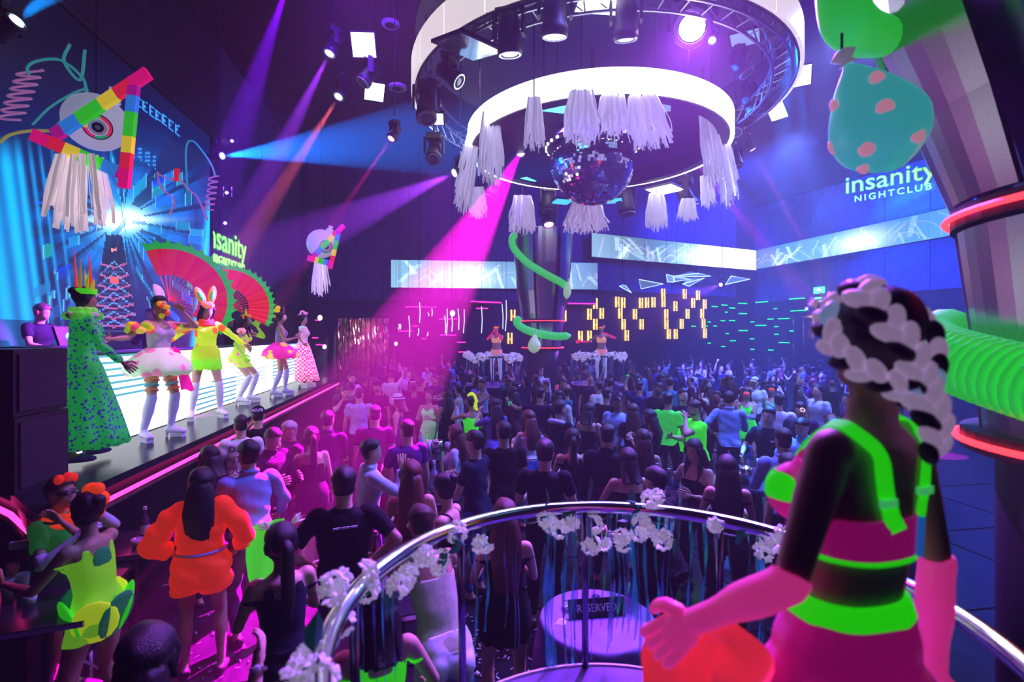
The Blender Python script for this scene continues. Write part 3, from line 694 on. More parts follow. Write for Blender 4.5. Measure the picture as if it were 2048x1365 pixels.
# ------------------------------------------------------------------ flared columns
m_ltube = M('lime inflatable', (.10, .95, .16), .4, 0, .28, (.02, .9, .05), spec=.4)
m_core = M('column core', (.015, .015, .025), .5)
def flared_column(c, label, k=1., a_off=.2, zu=3.27, zd=2.36):
    t = thing('flared_column', label, 'column', (c[0], c[1], 0))
    MB().lathe([(.56, 0), (.56, 2.3), (.5, 2.4), (.5, 6.2), (.3, 6.25)], 32).build('core', m_core, t, True)
    prof = [(zu+.07, .74), (zu+.5, .80*(1+k)/2), (zu+1., .89*k), (5.2, .98*k), (6.35, 1.03*k)]
    for i in range(8):
        for layer, (w, dr_, z1) in enumerate(((.30, 0, 6.35), (.20, -.13, 6.15))):
            a0 = a_off+(i+.5*layer)*math.pi/4; rings = []
            for z, R in prof:
                z = min(z, z1); R = R+dr_
                out = [(R*math.cos(a), R*math.sin(a), z) for a in np.linspace(a0-w, a0+w, 6)]
                inn = [((R-.03)*math.cos(a), (R-.03)*math.sin(a), z) for a in np.linspace(a0+w, a0-w, 6)]
                rings.append(out+inn)
            MB().loft(rings).build('column_blade', m_steel if layer == 0 else M('dark steel', (.25, .25, .3), .3, 1.), t)
    for i in range(8):
        a0 = a_off+i*math.pi/4; rings = []
        for z, R in ((zd+.04, .62), (2.8, .66), (zu-.07, .72)):
            out = [(R*math.cos(a), R*math.sin(a), z) for a in np.linspace(a0-.33, a0+.33, 6)]; inn = [((R-.03)*math.cos(a), (R-.03)*math.sin(a), z) for a in np.linspace(a0+.33, a0-.33, 6)]
            rings.append(out+inn)
        MB().loft(rings).build('lower_blade', m_steel, t)
    for z, R in ((zu, .76), (zd, .72)):
        MB().tube([(R*math.cos(a), R*math.sin(a), z) for a in np.arange(48)*2*math.pi/48], .016, 6, closed=True).build('red_light_ring', m_red, t)
        MB().lathe([(R-.12, z-.05), (R-.02, z-.05), (R-.02, z+.05), (R-.12, z+.05)], 40, cap=False).build('ring_ledge', m_core, t)
    return t
flared_column((1.06, 17.3), 'far flared column of steel blades wrapped in a lime tube', 1., .1)
flared_column((2.95, 2.25), 'near flared column of steel blades beside the braided dancer', 1.2, 2.93, 3.40, 2.27)

def inflat(pts, r, label, m=m_ltube, ribs=0, n=14):
    q = spline(pts, 14 if ribs else 8); o = A(pts[0]); L = len(q)
    if ribs:
        q2 = []; rr = []
        tt = np.linspace(0, L-1.001, ribs*4)
        for i, u in enumerate(tt):
            k = int(u); f = u-k; q2.append(q[k]*(1-f)+q[k+1]*f-o); rr.append(r*(1+.15*math.sin(i*math.pi/2+.3)))
        b = MB().tube(q2, rr, n)
    else:
        rr = [r*min(1., .35+.65*min(i, L-1-i)/2.) for i in range(L)]; b = MB().tube([x-o for x in q], rr, n)
    ob = b.build('inflatable_tube', m, None, True); ob.location = o; return tag(ob, label, 'inflatable')
D = 16.35
inflat([P(x, y, D) for x, y in ((1032, 466), (1024, 480), (1030, 500), (1055, 526), (1090, 548), (1120, 564), (1138, 578))], .12, 'lime tube winding down the upper blades of the far column')
inflat([P(x, y, D) for x, y in ((1040, 634), (1034, 646), (1050, 659), (1080, 668), (1112, 673), (1141, 672))], .13, 'lime tube winding around the waist of the far column')
inflat([P(1692, -190, 2.1), P(1685, -70, 2.1), P(1686, 5, 2.1), P(1700, 48, 2.12), P(1738, 70, 2.35), P(1800, 72, 3.0), P(1900, 60, 3.9)], .098, 'thick lime tube curling around the top of the near column')
cc = A([2.95, 2.25])
inflat([A([cc[0]+.82*math.cos(a), cc[1]+.82*math.sin(a), z]) for a, z in ((2.0, 2.80), (2.4, 2.74), (2.9, 2.68), (3.3, 2.61), (3.7, 2.53), (4.3, 2.42))], .14, 'ribbed lime hose around the lower drum of the near column', ribs=42)
MB().tube([A([cc[0]+.84*math.cos(a), cc[1]+.84*math.sin(a), 2.54-(a-2.9)*.18]) for a in np.linspace(2.0, 4.3, 30)], .014, 5).build('orange_light_line', EM('orange light strip', (1., .12, .02), 3.))
tag(bpy.data.objects['orange_light_line'], 'thin orange light line under the ribbed lime hose', 'light strip')

def balloon(top, tip, w, label, m, spots=0, seed=1):
    top, tip = A(top), A(tip); L = np.linalg.norm(tip-top); x, y, z = frame_of(tip-top); R = np.stack([x, y, z], 1)
    t = thing('balloon_bag', label, 'balloon', top); rs = np.random.RandomState(seed)
    prof = [(.10, -.06), (.05, 0), (.12, .05), (.50, .22), (.86, .45), (.98, .62), (.86, .80), (.5, .93), (.12, 1.)]
    prof = [(max(.001, q[0])*w/2, q[1]*L) for q in spline([(r, h, 0) for r, h in prof], 4)]
    MB().lathe(prof, 28, R=R, wob=lambda a, i: 1+.02*math.sin(a*9)*(i < 22)).build('bag', m, t, True)
    MB().lathe([(.05*w, -.10*L), (.13*w, -.05*L), (.06*w, 0), (.09*w, .03*L)], 14, R=R, wob=lambda a, i: 1+.15*math.sin(a*5+i)).build('knot', M('bag knot', (.75, .75, .95), .4, 0, .1), t, True)
    tc = unit(-top); tc = unit(tc-z*(tc@z)); lt = np.cross(z, tc)
    for k in range(spots):
        ph = (-.9, .75, -.55, 1.0, .1, -1.0, .6)[k % 7]; h = (.28, .30, .52, .60, .74, .82, .86)[k % 7]
        r = np.interp(h, [p[1]/L for p in prof], [p[0] for p in prof]); e = tc*math.cos(ph)+lt*math.sin(ph)
        xx, yy, zz = frame_of(e); MB().ell(z*h*L+e*r*.985, (.030, .030, .010), np.stack([xx, yy, zz], 1), 12, 6).build('pink_spot', M('pink spot film', (.90, .50, .62), .4, 0, .3, (.95, .4, .55)), t, True)
    MB().tube([z*(-.08*L), z*(-.08*L)+A([0, 0, .16*L])], .006, 4).build('string', m_black, t)
    return t
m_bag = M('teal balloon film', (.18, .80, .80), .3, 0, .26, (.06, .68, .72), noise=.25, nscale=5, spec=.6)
balloon(P(1692, 122, 1.93), P(1795, 338, 1.93), .335, 'big teal balloon bag with pink spots hanging from the lime tube', m_bag, 7, 2)
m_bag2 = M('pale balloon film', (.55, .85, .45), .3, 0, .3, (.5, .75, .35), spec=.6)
balloon(P(1137, 560, 16.2), P(1133, 598, 16.2), .26, 'small pale balloon at the end of the far upper tube', m_bag2)
balloon(P(1070, 668, 16.2), P(1067, 707, 16.2), .42, 'small pale balloon under the far lower tube', m_bag2)

# ------------------------------------------------------------------ far walls: lamps, bars, shards, doors
alc = lambda px: 24.4/(1-.5217*(px-1024)/F)
rwl = lambda px: 28.98/((px-1024)/F+.4)
bkw = lambda px: 26.0/(1-.155*(px-1024)/F)
Z8 = lambda x, y: (1140+x/3.593, 400+y/3.593)
m_amber = EM('amber lamp glass', (1., .50, .10), 2.0); m_slot = M('lamp slot', (.10, .03, .01), .5)
def wall_lamp():
    t = empty('wall_lamp')
    for s in (-1, 1): MB().box((s*.085, 0, 0), (.075, .07, .58)).build('glass_bar', m_amber, t)
    MB().box((0, .01, 0), (.10, .05, .55)).build('lamp_slot', m_slot, t)
    for s in (-1, 1): MB().box((0, .0, s*.295), (.25, .09, .02)).build('lamp_cap', m_black, t)
    MB().ell((0, -.03, -.05), (.03, .02, .08), nu=8, nv=6).build('lamp_bulb', EM('amber bulb', (1., .25, .03), 1.2), t)
    return t
lamp0 = wall_lamp(); used = [0]
def put_lamp(px, py, d, rot, label, group):
    o = lamp0 if used[0] == 0 else copy_tree(lamp0); used[0] = 1
    o.location = P(px, py, d); o.rotation_euler = (0, 0, rot); tag(o, label, 'wall lamp', group)
ar = math.atan2(drb[1], drb[0])
LP_ = ((182,745),(140,822),(228,817),(182,895),(75,982),(140,980),(340,735),(382,740),(362,817),(467,822),(385,895),(408,975),(510,742),(553,740),(600,737),(515,895),(670,675),(672,735),(692,822),(693,893),(710,965),(758,765),(760,965),(803,892),(825,677),(845,820),(885,742),(920,687),(950,818),(968,750),(960,890),(970,960))
rowsy = []
for x, y in sorted(LP_, key=lambda q: q[1]):
    if not rowsy or y-rowsy[-1][0][1] > 40: rowsy.append([])
    rowsy[-1].append((x, y))
for i, rw in enumerate(rowsy):
    for j, (x, y) in enumerate(sorted(rw)):
        px, py = Z8(x, y); put_lamp(px, py, alc(px)-.12, ar, 'amber slot lamp on the lamp wall, %s from left in the %s row down' % (ORD[j], ORD[i]), 'amber lamps on the lamp wall')
for px, py, w_ in ((1026, 631, 'upper lamp left of'), (1020, 677, 'lower lamp left of'), (1128, 632, 'single lamp right of')):
    put_lamp(px, py, bkw(px)-.15, math.atan2(db[1], db[0]), 'amber slot lamp on the back wall, %s the far column' % w_, 'amber lamps by the far column')
m_gbar = EM('green light bar', (.0, 1., .13), 1.5); m_pbar = EM('pink light bar', (1., .02, .35), 2.4)
def bars(items, m, label, group, dfun, rot):
    for i_, (x0, x1, y) in enumerate(sorted(items, key=lambda q: q[2])):
        d0 = dfun((x0+x1)/2)-.18; L = (x1-x0)/F*d0*1.05
        me = MB().tube([(-L/2, -.03, 0), (L/2, -.03, 0)], .032, 6).mesh('light_bar'); me.materials.append(m)
        o = link('light_bar', me); MB().box((0, .02, 0), (L+.06, .05, .05)).build('bar_channel', m_black, o)
        o.location = P((x0+x1)/2, y, d0); o.rotation_euler = (0, 0, rot); tag(o, label+', %s from the top' % ORD[i_], 'light bar', group)
gl = [(1010,1065,768),(1080,1135,757),(1195,1280,745),(1330,1430,735),(1575,1690,710),(1135,1190,778),(1110,1130,808),(1200,1278,818),(1585,1700,797),(1465,1490,783),(1075,1115,869),(1135,1190,868),(1420,1465,857),(1495,1580,854),(985,1010,878),(1290,1325,878),(865,905,909),(965,988,908),(1025,1055,907),(1330,1415,903),(1470,1500,911),(1198,1285,940),(1580,1615,943),(1115,1140,962),(1470,1500,967),(1140,1195,1013),(1285,1325,1000),(1500,1580,1027),(985,1010,1030),(1080,1115,1055),(1290,1325,1075),(1425,1465,1080)]
gl = [(Z8(a, y)[0], Z8(b, y)[0], Z8(a, y)[1]) for a, b, y in gl]
bars([q for q in gl if (q[0]+q[1])/2 < 1508], m_gbar, 'thin green light bar beside the amber lamps', 'green bars by the amber lamps', alc, ar)
bars([q for q in gl if (q[0]+q[1])/2 >= 1508], m_gbar, 'thin green light bar left of the exit door', 'green bars by the exit door', rwl, math.atan2(dr[1], dr[0]))
Z7 = lambda x, y: (760+x/4.876, 560+y/4.876)
pl = [(255,545,265),(580,745,382),(185,310,502),(320,370,450),(410,450,575),(590,740,540),(755,835,610),(940,1050,280),(765,830,705)]
bars([(Z7(a, y)[0], Z7(b, y)[0], Z7(a, y)[1]) for a, b, y in pl]+[(631, 640, 641), (625, 636, 676), (633, 645, 690)], m_pbar, 'thin pink light bar on the back wall', 'pink bars on the back wall', bkw, math.atan2(db[1], db[0]))
# canopy edges with pink strips above the bars
def canopy(a, b, z, depth, label):
    t = thing('bar_canopy', label, 'canopy'); a, b = A(a), A(b); n_ = unit(A([(b-a)[1], -(b-a)[0], 0]))
    pl_ = [a, b, b+n_*depth, a+n_*depth]
    MB().loft([[(*p[:2], z) for p in pl_], [(*p[:2], z+.35) for p in pl_]]).build('canopy_box', m_panel, t)
    MB().tube([(*(a+n_*(depth+.02))[:2], z+.05), (*(b+n_*(depth+.02))[:2], z+.05)], .03, 5).build('edge_light', m_pbar, t)
canopy(P(925, 600, 24.6), P(985, 600, 25.6), 4.35, .8, 'dark canopy with a pink edge light below the wide picture band')
canopy(P(1128, 600, 26.3), P(1182, 600, 26.5), 4.35, .8, 'dark canopy with a pink edge light right of the far column')
# hanging glass tubes
m_gl = EM('white glow tube', (.8, .9, 1.), .8)
for k, (x, y0, y1) in enumerate(sorted(((385,220,420),(280,350,560),(700,350,505),(655,280,540),(760,280,490),(820,285,520),(990,260,520),(1190,235,480),(1230,200,500),(630,350,520),(505,280,355),(465,320,355),(375,470,545),(465,510,550),(185,430,485),(197,430,485)))):
    px, p0 = Z7(x, y0); _, p1 = Z7(x, y1); d = 20+(k*37 % 5)*.6; a = A(P(px, p0, d)); b_ = A(P(px+(k % 3-1)*1.5, p1, d))
    o = MB().tube([A([0, 0, 0]), (b_-a)*.5+A([.03, 0, 0]), b_-a], .022, 6).build('hanging_tube', m_gl); o.location = a
    MB().tube([(0, 0, 0), (0, 0, CEIL-a[2])], .006, 4).build('cord', m_black, o); tag(o, 'thin white glowing tube before the back wall, %s from the left' % ORD[k], 'hanging light', 'glowing tubes before the back wall')
for px, py, d, r, lb in ((905, 627, 20., .10, 'bright white globe lamp among the hanging tubes'), (640, 636, 20., .09, 'white globe lamp beside the last stage performer'), (792, 688, 22, .07, 'small oval white lamp low on the back wall'), (649, 694, 21, .08, 'small oval lamp left of the gold curtain')):
    o = MB().ell((0, 0, 0), (r, r, r*1.2)).build('globe_lamp', EM('globe glass', (.85, .85, 1), 3.), None, True); o.location = P(px, py, d); MB().tube([(0, 0, r), (0, 0, CEIL-o.location.z)], .006, 4).build('cord', m_black, o); tag(o, lb, 'lamp')
# gold foil curtain
gc = thing('foil_curtain', 'crinkled gold foil curtain by the back corner', 'curtain', P(725, 690, 23.6))
m_gold = M('gold foil', (.95, .55, .45), .18, 1., bump=.6, nscale=14)
rs = np.random.RandomState(5)
for k in range(9):
    b = MB(); rings = []; x0 = -1.2+k*.27
    for i in range(15):
        z = 1.25-i*.2; rings.append([(x0+j*.034+.015*math.sin(i*1.7+k), .07*math.sin(j*.9+k)+.05*rs.rand(), z+.02*rs.rand()) for j in range(8)])
    b.loft(rings, False, False); b.build('foil_strip', m_gold, gc)
MB().tube([(-1.3, 0, 1.3), (1.3, 0, 1.3)], .03, 6).build('curtain_rail', m_black, gc)
for s in (-1.25, 1.25): MB().tube([(s, 0, 1.3), (s, 0, CEIL-gc.location.z)], .008, 4).build('cord', m_black, gc)
spot(P(725, 640, 21.5), P(725, 690, 23.6), (1, .5, .8), 900, 60, .5, .1, 'curtain_light')
# faceted shards under the far ceiling
m_sh = M('pale shard', (.62, .74, .92), .3, .2, .16, (.35, .65, 1.)); m_she = EM('shard edge', (.55, .85, 1.), 1.1)
for k, (pl_, lb) in enumerate((([(495,572),(510,640),(668,605)], 'pale faceted shard furthest from the white band corner'), ([(693,535),(745,548),(745,592),(700,590)], 'small striped pale shard with four corners'), ([(750,548),(920,527),(1012,548),(900,553)], 'long thin pale shard under the white band'), ([(750,555),(875,570),(752,588)], 'narrow pale shard below the long one'), ([(810,605),(965,563),(855,622)], 'pale shard pointing down at the amber lamps'), ([(1160,548),(1295,570),(1115,610)], 'pale shard nearest the band corner'), ([(355,620),(400,617),(440,668)], 'small dim shard above the first amber lamps'))):
    d = 22.5; q = [A(P(*Z8(*p), d+.5*(i % 2))) for i, p in enumerate(pl_)]; c = sum(q)/len(q); t = thing('faceted_shard', lb, 'ornament', c, 'pale shards under the far ceiling')
    ap = A([0, .55, .25]); n_ = len(q)
    MB().add([x-c for x in q]+[ap], [[i, (i+1) % n_, n_] for i in range(n_)]+[list(range(n_))]).build('facets', m_sh, t)
    MB().tube([x-c for x in q], .022, 5, closed=True).build('lit_edge', m_she, t); MB().tube([ap, A([0, .55, CEIL-c[2]])], .006, 4).build('cord', m_black, t)
# exit signs and the lift-like door
def wallpt(px, py, off=.12): return A(P(px, py, rwl(px)))+nr*off
R_r = np.stack([dr, -nr, A([0, 0, 1.])], 1)
t = thing('exit_sign', 'green running-figure emergency sign above the exit lettering', 'sign', wallpt(1641, 581))
MB().box((0, 0, 0), (.62, .08, .36), R_r).build('sign_box', EM('green sign face', (.10, .95, .45), 1.6), t)
MB().box(nr*.05, (.30, .01, .08), R_r).build('pictogram', EM('sign white', (.9, 1, .9), 1.2), t); MB().box(nr*.05+A([0, 0, .09]), (.08, .01, .08), R_r).build('pictogram_head', EM('sign white', (.9, 1, .9), 1.2), t)
t = thing('exit_sign', 'white EXIT lettering sign over the chrome doorway', 'sign', wallpt(1641, 603))
MB().box((0, 0, 0), (.62, .06, .62), R_r).build('sign_board', m_blk2, t)
text_mesh('lettering', 'EXIT', .36, EM('sign white', (.9, 1, .9), 1.2), nr*.05+A([0, 0, -.22]), dr, (0, 0, 1), .005, t, bold=.01, align='CENTER', squash=.8)
MB().box(nr*.05+A([0, 0, .18]), (.48, .01, .12), R_r).build('green_line', EM('green sign face', (.10, .95, .45), 1.6), t)
do = empty('door_1'); do['kind'] = 'structure'; do['label'] = 'tall chrome-framed glass doorway under the exit sign'
for px in (1592, 1612, 1632, 1653):
    p = wallpt(px, 700, .15); MB().box((p[0], p[1], 1.9), (.10, .12, 3.8), R_r).build('door_post', m_chrome, do)
for p0, p1 in ((1592, 1612), (1612, 1632), (1632, 1653)):
    a, b_ = wallpt(p0, 700, .12), wallpt(p1, 700, .12); c = (a+b_)/2; MB().box((c[0], c[1], 1.85), (np.linalg.norm(b_-a)-.1, .03, 3.6), R_r).build('pane', M('violet glass', (.10, .06, .16), .08, .3), do)
a, b_ = wallpt(1588, 700, .15), wallpt(1662, 700, .15); c = (a+b_)/2; MB().box((c[0], c[1], 3.85), (np.linalg.norm(b_-a), .14, .14), R_r).build('door_head', m_chrome, do)
p = wallpt(1617, 618, .1); t = thing('wall_box', 'small white box on the wall beside the EXIT sign', 'box', p); MB().box((0, 0, 0), (.28, .1, .28), R_r).build('box_body', M('white plastic', (.6, .6, .75), .4), t); MB().box(nr*.06, (.1, .02, .1), R_r).build('box_lamp', m_white, t)

# speaker stack at the near end of the stage
sp = thing('speaker_stack', 'black speaker cabinets at the near end of the stage', 'speaker', P(45, 0, 4.35)*1)
sp.location = (-4.42, 4.28, SZ)
RS = rotz(.155)
for i, (w, h, z) in enumerate(((.72, .62, 0), (.70, .55, .63))):
    MB().box(A([0, 0, z+h/2]), (w, .6, h), RS).build('cabinet', m_blk2, sp)
    MB().box(RS@A([w/2+.005, 0, z+h/2]), (.02, .52, h-.08), RS).build('grille', M('speaker grille', (.02, .02, .03), .7), sp)
    MB().box(RS@A([0, -.305, z+h/2]), (.2, .02, .06), RS).build('handle', m_black, sp)
# DJ desk
dj = thing('dj_desk', 'black disc jockey desk with gear beside the big dress', 'desk', (-6.12, 6.35, SZ))
MB().box((0, 0, .55), (.5, 1.6, 1.1), RS).build('desk_body', m_blk2, dj)
MB().box((.1, 0, 1.13), (.6, 1.3, .06), RS).build('mixer', m_black, dj)
MB().box((.2, .3, 1.28), (.03, .4, .26), RS@roty(-.3)).build('laptop_screen', m_black, dj); MB().ell((.22, .3, 1.28), (.012, .05, .05), RS).build('laptop_emblem', EM('teal glow', (.1, .8, .7), 1.), dj)

# black screen added to stand in for the dark behind the near column
bp = thing('added_dark_screen', 'added black screen in place of the dark behind the near column', 'dark_screen'); pa, pb = A([2.05, 3.2, 0]), A([7.2, 8.6, 0]); dd = unit(pb-pa); nn_ = A([dd[1], -dd[0], 0])
for i in range(5):
    a_, b_ = pa+(pb-pa)*i/5, pa+(pb-pa)*(i+.985)/5
    MB().loft([[(*p[:2], 0) for p in (a_, b_, b_+nn_*.08, a_+nn_*.08)], [(*p[:2], 1.75) for p in (a_, b_, b_+nn_*.08, a_+nn_*.08)]]).build('dark_screen_panel', m_blk2, bp)
MB().tube([pa+A([0, 0, 1.77])+nn_*.04, pb+A([0, 0, 1.77])+nn_*.04], .035, 6).build('top_rail', m_black, bp)

# ------------------------------------------------------------------ people
SKIN = [M('light skin', (.62, .38, .28), .5, noise=.06, nscale=20, spec=.4), M('tan skin', (.48, .27, .18), .5, noise=.06, nscale=20, spec=.4), M('brown skin', (.24, .12, .075), .5, noise=.06, nscale=20, spec=.4)]
HAIR = {'black': M('black hair', (.012, .009, .012), .38, bump=.5, nscale=60, aniso=(4, 4, .5)), 'brown': M('brown hair', (.05, .022, .016), .4, bump=.5, nscale=60, aniso=(4, 4, .5)),
        'red': M('red-brown hair', (.12, .03, .025), .4, bump=.5, nscale=60, aniso=(4, 4, .5)), 'grey': M('grey hair', (.35, .33, .36), .5, bump=.5, nscale=60), 'blond': M('blond hair', (.45, .3, .16), .45, bump=.5, nscale=60)}
m_eyew = M('eye white', (.75, .75, .8), .3); m_iris = M('dark iris', (.015, .01, .01), .2); m_lip = M('lips', (.40, .12, .13), .4); m_shoe = M('black shoe', (.02, .02, .025), .4); m_wshoe = M('white shoe', (.7, .7, .75), .4)

def ik(a, t, l1, l2, pole):
    a, t, pole = A(a), A(t), A(pole); d = t-a; L = np.linalg.norm(d); Lm = (l1+l2)*.995
    if L > Lm: d = d/L*Lm; L = Lm; t = a+d
    u = d/max(L, 1e-6); x = (l1*l1-l2*l2+L*L)/(2*L); h = math.sqrt(max(0, l1*l1-x*x))
    p = pole-u*(pole@u); p = unit(p)
    return a+u*x+p*h, t
ARM = {  # hand target from the shoulder for a 1.7 m figure: x outward, y forward, z up; elbow hint
 'down': ((.09, .03, -.53), (.3, -1, 0)), 'bent': ((-.04, .30, -.20), (.5, -.3, -1)), 'hold': ((-.06, .26, -.10), (.6, -.2, -1)), 'up': ((.10, .12, .46), (1, .2, -.2)), 'high': ((.02, .05, .53), (1, .2, 0)),
 'hip': ((.03, .04, -.36), (1, -.6, 0)), 'fwd': ((.0, .50, -.10), (.5, 0, -1)), 'face': ((-.10, .20, .10), (.8, .1, -1)), 'cross': ((-.22, .24, -.20), (.5, 0, -1)), 'side': ((.46, .10, -.18), (0, -.5, -1)),
 'out': ((.50, .12, .02), (.1, -.4, -1)), 'back': ((.10, -.18, -.46), (.2, -1, 0)), 'low': ((.16, .22, -.42), (.5, -1, 0)), 'phone': ((-.03, .34, .08), (.6, 0, -1)), 'table': ((.02, .36, -.30), (.6, -.4, -.6))}

def skeleton(h, sex, pose):
    s = h/1.70; g = pose.get; J = {}
    pel = A([0, 0, .93])+A(g('pel', (0, 0, 0))); lean = A([*g('lean', (0, 0)), 0.])
    tw = g('twist', 0.)
    J['pel'] = pel; J['chest'] = pel+A([0, 0, .36])+lean*.7; J['neck'] = pel+A([0, 0, .51])+lean
    sp = unit(J['neck']-pel)
    hp, hy, hr = g('nod', 0.), g('look', 0.), g('tilt', 0.)
    Rh = rotz(hy)@rotx(-hp)@roty(hr); J['Rh'] = Rh
    J['head'] = J['neck']+sp*.07+Rh@A([0, .015, .105])
    sw = g('sw', .165 if sex == 'f' else .192); hw = .092 if sex == 'f' else .088
    Rt = rotz(tw); J['Rt'] = Rt
    for sd, n in ((-1, 'l'), (1, 'r')):
        J['sh'+n] = J['neck']+Rt@A([sd*sw, 0, -.055+g('shrug', 0)])
        J['hip'+n] = pel+A([sd*hw, 0, -.03])
        a = g(n+'a', 'down')
        tgt, pole = ARM[a] if isinstance(a, str) else a
        tgt = Rt@(A(tgt)*A([sd, 1, 1])); pole = Rt@(A(pole)*A([sd, 1, 1]))
        J['el'+n], J['wr'+n] = ik(J['sh'+n], J['sh'+n]+tgt, .285, .25, pole)
        ft = g(n+'f', (.03, 0, 0)); foot = A([sd*(hw+ft[0]), ft[1], .085+(ft[2] if len(ft) > 2 else 0)])
        J['kn'+n], J['an'+n] = ik(J['hip'+n], foot, .425, .415, A([sd*g('knee', .15), 1, 0]))
        J['fd'+n] = unit(rotz(-sd*g('toe', .25))@A([0, 1, 0]))
        J['hd'+n] = unit(A(g('h'+n))*A([sd, 1, 1])) if g('h'+n) else unit(J['wr'+n]-J['el'+n])
    J['s'] = s; J['sex'] = sex; J['fat'] = g('fat', 1.); J['curl'] = g('curl', .5)
    return J

def seg_rings(a, b, rads, x, y, n=10, fl=1.):
    rings = []
    for u, r in rads:
        c = a+(b-a)*u; an = np.arange(n)*2*math.pi/n
        rings.append(c+np.outer(np.cos(an)*r, x)+np.outer(np.sin(an)*r*fl, y))
    return rings
def limb(b, p, q, rads, n=10):
    x, y, z = frame_of(q-p, (0, 1, .01)); b.loft(seg_rings(p, q, rads, x, y, n))
    b.ell(p, (rads[0][1]*.98,)*3, nu=10, nv=6); b.ell(q, (rads[-1][1]*.98,)*3, nu=10, nv=6)

def body_prims(J, fine=True):
    b = MB(); f = J['sex'] == 'f'; k = J['fat']; pel, ch, nk = J['pel'], J['chest'], J['neck']; Rt = J['Rt']
    W = [(-.10, .105, .085), (-.03, .165 if f else .158, .112), (.06, .160 if f else .150, .105), (.15, .122 if f else .140, .088), (.24, .130 if f else .150, .095), (.33, .145 if f else .168, .105), (.41, .150 if f else .178, .100), (.465, .125 if f else .150, .078), (.50, .065, .058)]
    rings = []
    for z, w, d in W:
        u = max(0, z)/.51; c = pel+(nk-pel)*u if z > 0 else pel+A([0, 0, z]); c = c+A([0, (.018 if .25 < z < .45 else -.012 if z < .1 else .0), 0])
        x = (1-u)*A([1., 0, 0])+u*(Rt@A([1., 0, 0])); y = (1-u)*A([0, 1., 0])+u*(Rt@A([0, 1., 0]))
        an = np.arange(16)*2*math.pi/16; kk = k if z < .42 else 1+(k-1)*.4
        rings.append(c+np.outer(np.sign(np.cos(an))*np.abs(np.cos(an))**.85*w*kk, x)+np.outer(np.sign(np.sin(an))*np.abs(np.sin(an))**.85*d*kk, y))
    b.loft(rings)
    if f:
        for sd in (-1, 1):
            b.ell(pel+(nk-pel)*.66+Rt@A([sd*.070, .098, -.0]), (.060, .052, .060), nu=12, nv=8)
    for sd in (-1, 1): b.ell(pel+A([sd*.075, -.070, -.045]), (.085, .075, .085), nu=12, nv=8)
    limb(b, nk+A([0, 0, -.03]), J['head']-J['Rh']@A([0, .015, .05]), [(0, .056 if f else .064), (.5, .047 if f else .058), (1, .05 if f else .06)])
    R = J['Rh']; hc = J['head']; H = lambda p: hc+R@A(p)
    b.ell(H((0, -.008, .022)), (.074, .093, .092), R, 18, 12)                   # skull
    b.ell(H((0, .022, -.035)), (.062, .070, .078), R, 16, 10)                   # face
    b.ell(H((0, .050, -.092)), (.032 if f else .038, .032, .026), R, 10, 8)     # chin
    for sd in (-1, 1): b.ell(H((sd*.040, .012, -.068)), (.026 if f else .030, .045, .036), R, 10, 8)   # jaw
    if fine:
        b.loft([[H((sx*.006, .082, .016)), H((0, .090, .018)), H((-sx*.006, .082, .016)), H((0, .06, .01))] if False else [H((.006*c_, .086+.004*s_, .016)) for c_, s_ in ((1, 0), (0, 1), (-1, 0), (0, -3))] for sx in (1,)]+
               [[H((.014*c_, .098+.014*s_, -.022)) for c_, s_ in ((1, 0), (0, 1), (-1, 0), (0, -2))], [H((.012*c_, .092+.008*s_, -.032)) for c_, s_ in ((1, 0), (0, 1), (-1, 0), (0, -2))]])
        b.ell(H((0, .086, -.057)), (.024, .014, .008), R, 8, 6); b.ell(H((0, .084, -.068)), (.019, .014, .008), R, 8, 6)
        for sd in (-1, 1):
            b.ell(H((sd*.078, -.008, -.018)), (.010, .022, .033), R, 8, 8); b.ell(H((sd*.030, .078, .020)), (.026, .012, .009), R, 8, 6); b.ell(H((sd*.042, .062, -.03)), (.022, .024, .020), R, 8, 6)
    for n, sd in (('l', -1), ('r', 1)):
        sh, el, wr = J['sh'+n], J['el'+n], J['wr'+n]; m = (.86 if f else 1.)*(.5+.5*k)
        b.ell(sh+A([-sd*.015, 0, .0]), (.062*m, .058*m, .058*m), nu=12, nv=8)
        limb(b, sh, el, [(0, .052*m), (.35, .050*m), (.7, .044*m), (1, .038*m)])
        limb(b, el, wr, [(0, .039*m), (.25, .041*m), (.6, .033*m), (1, .025*m)])
        hand(b, J, n, sd, fine, fingers=not fine)
        hip, kn, an = J['hip'+n], J['kn'+n], J['an'+n]; q = (1. if f else .98)*(.5+.5*k)
        limb(b, hip, kn, [(0, .088*q), (.3, .082*q), (.7, .062*q), (1, .052*q)])
        x, y, z = frame_of(an-kn, (0, 1, .01))
        limb(b, kn, an, [(0, .052*q), (.15, .050*q), (.35, .055*q), (.7, .040*q), (1, .033*q)])
        fd = J['fd'+n]; sd_ = np.cross(fd, A([0, 0, 1.]))
        rr = []
        for u, w, hh, zz in ((-.06, .028, .030, -.05), (-.03, .036, .042, -.043), (.04, .040, .045, -.042), (.10, .044, .034, -.053), (.16, .043, .024, -.062), (.195, .03, .016, -.068)):
            c = an+fd*u+A([0, 0, zz]); aa = np.arange(10)*2*math.pi/10; rr.append(c+np.outer(np.cos(aa)*w, sd_)+np.outer(np.sin(aa)*hh, A([0, 0, 1.])))
        b.loft(rr)
    return b
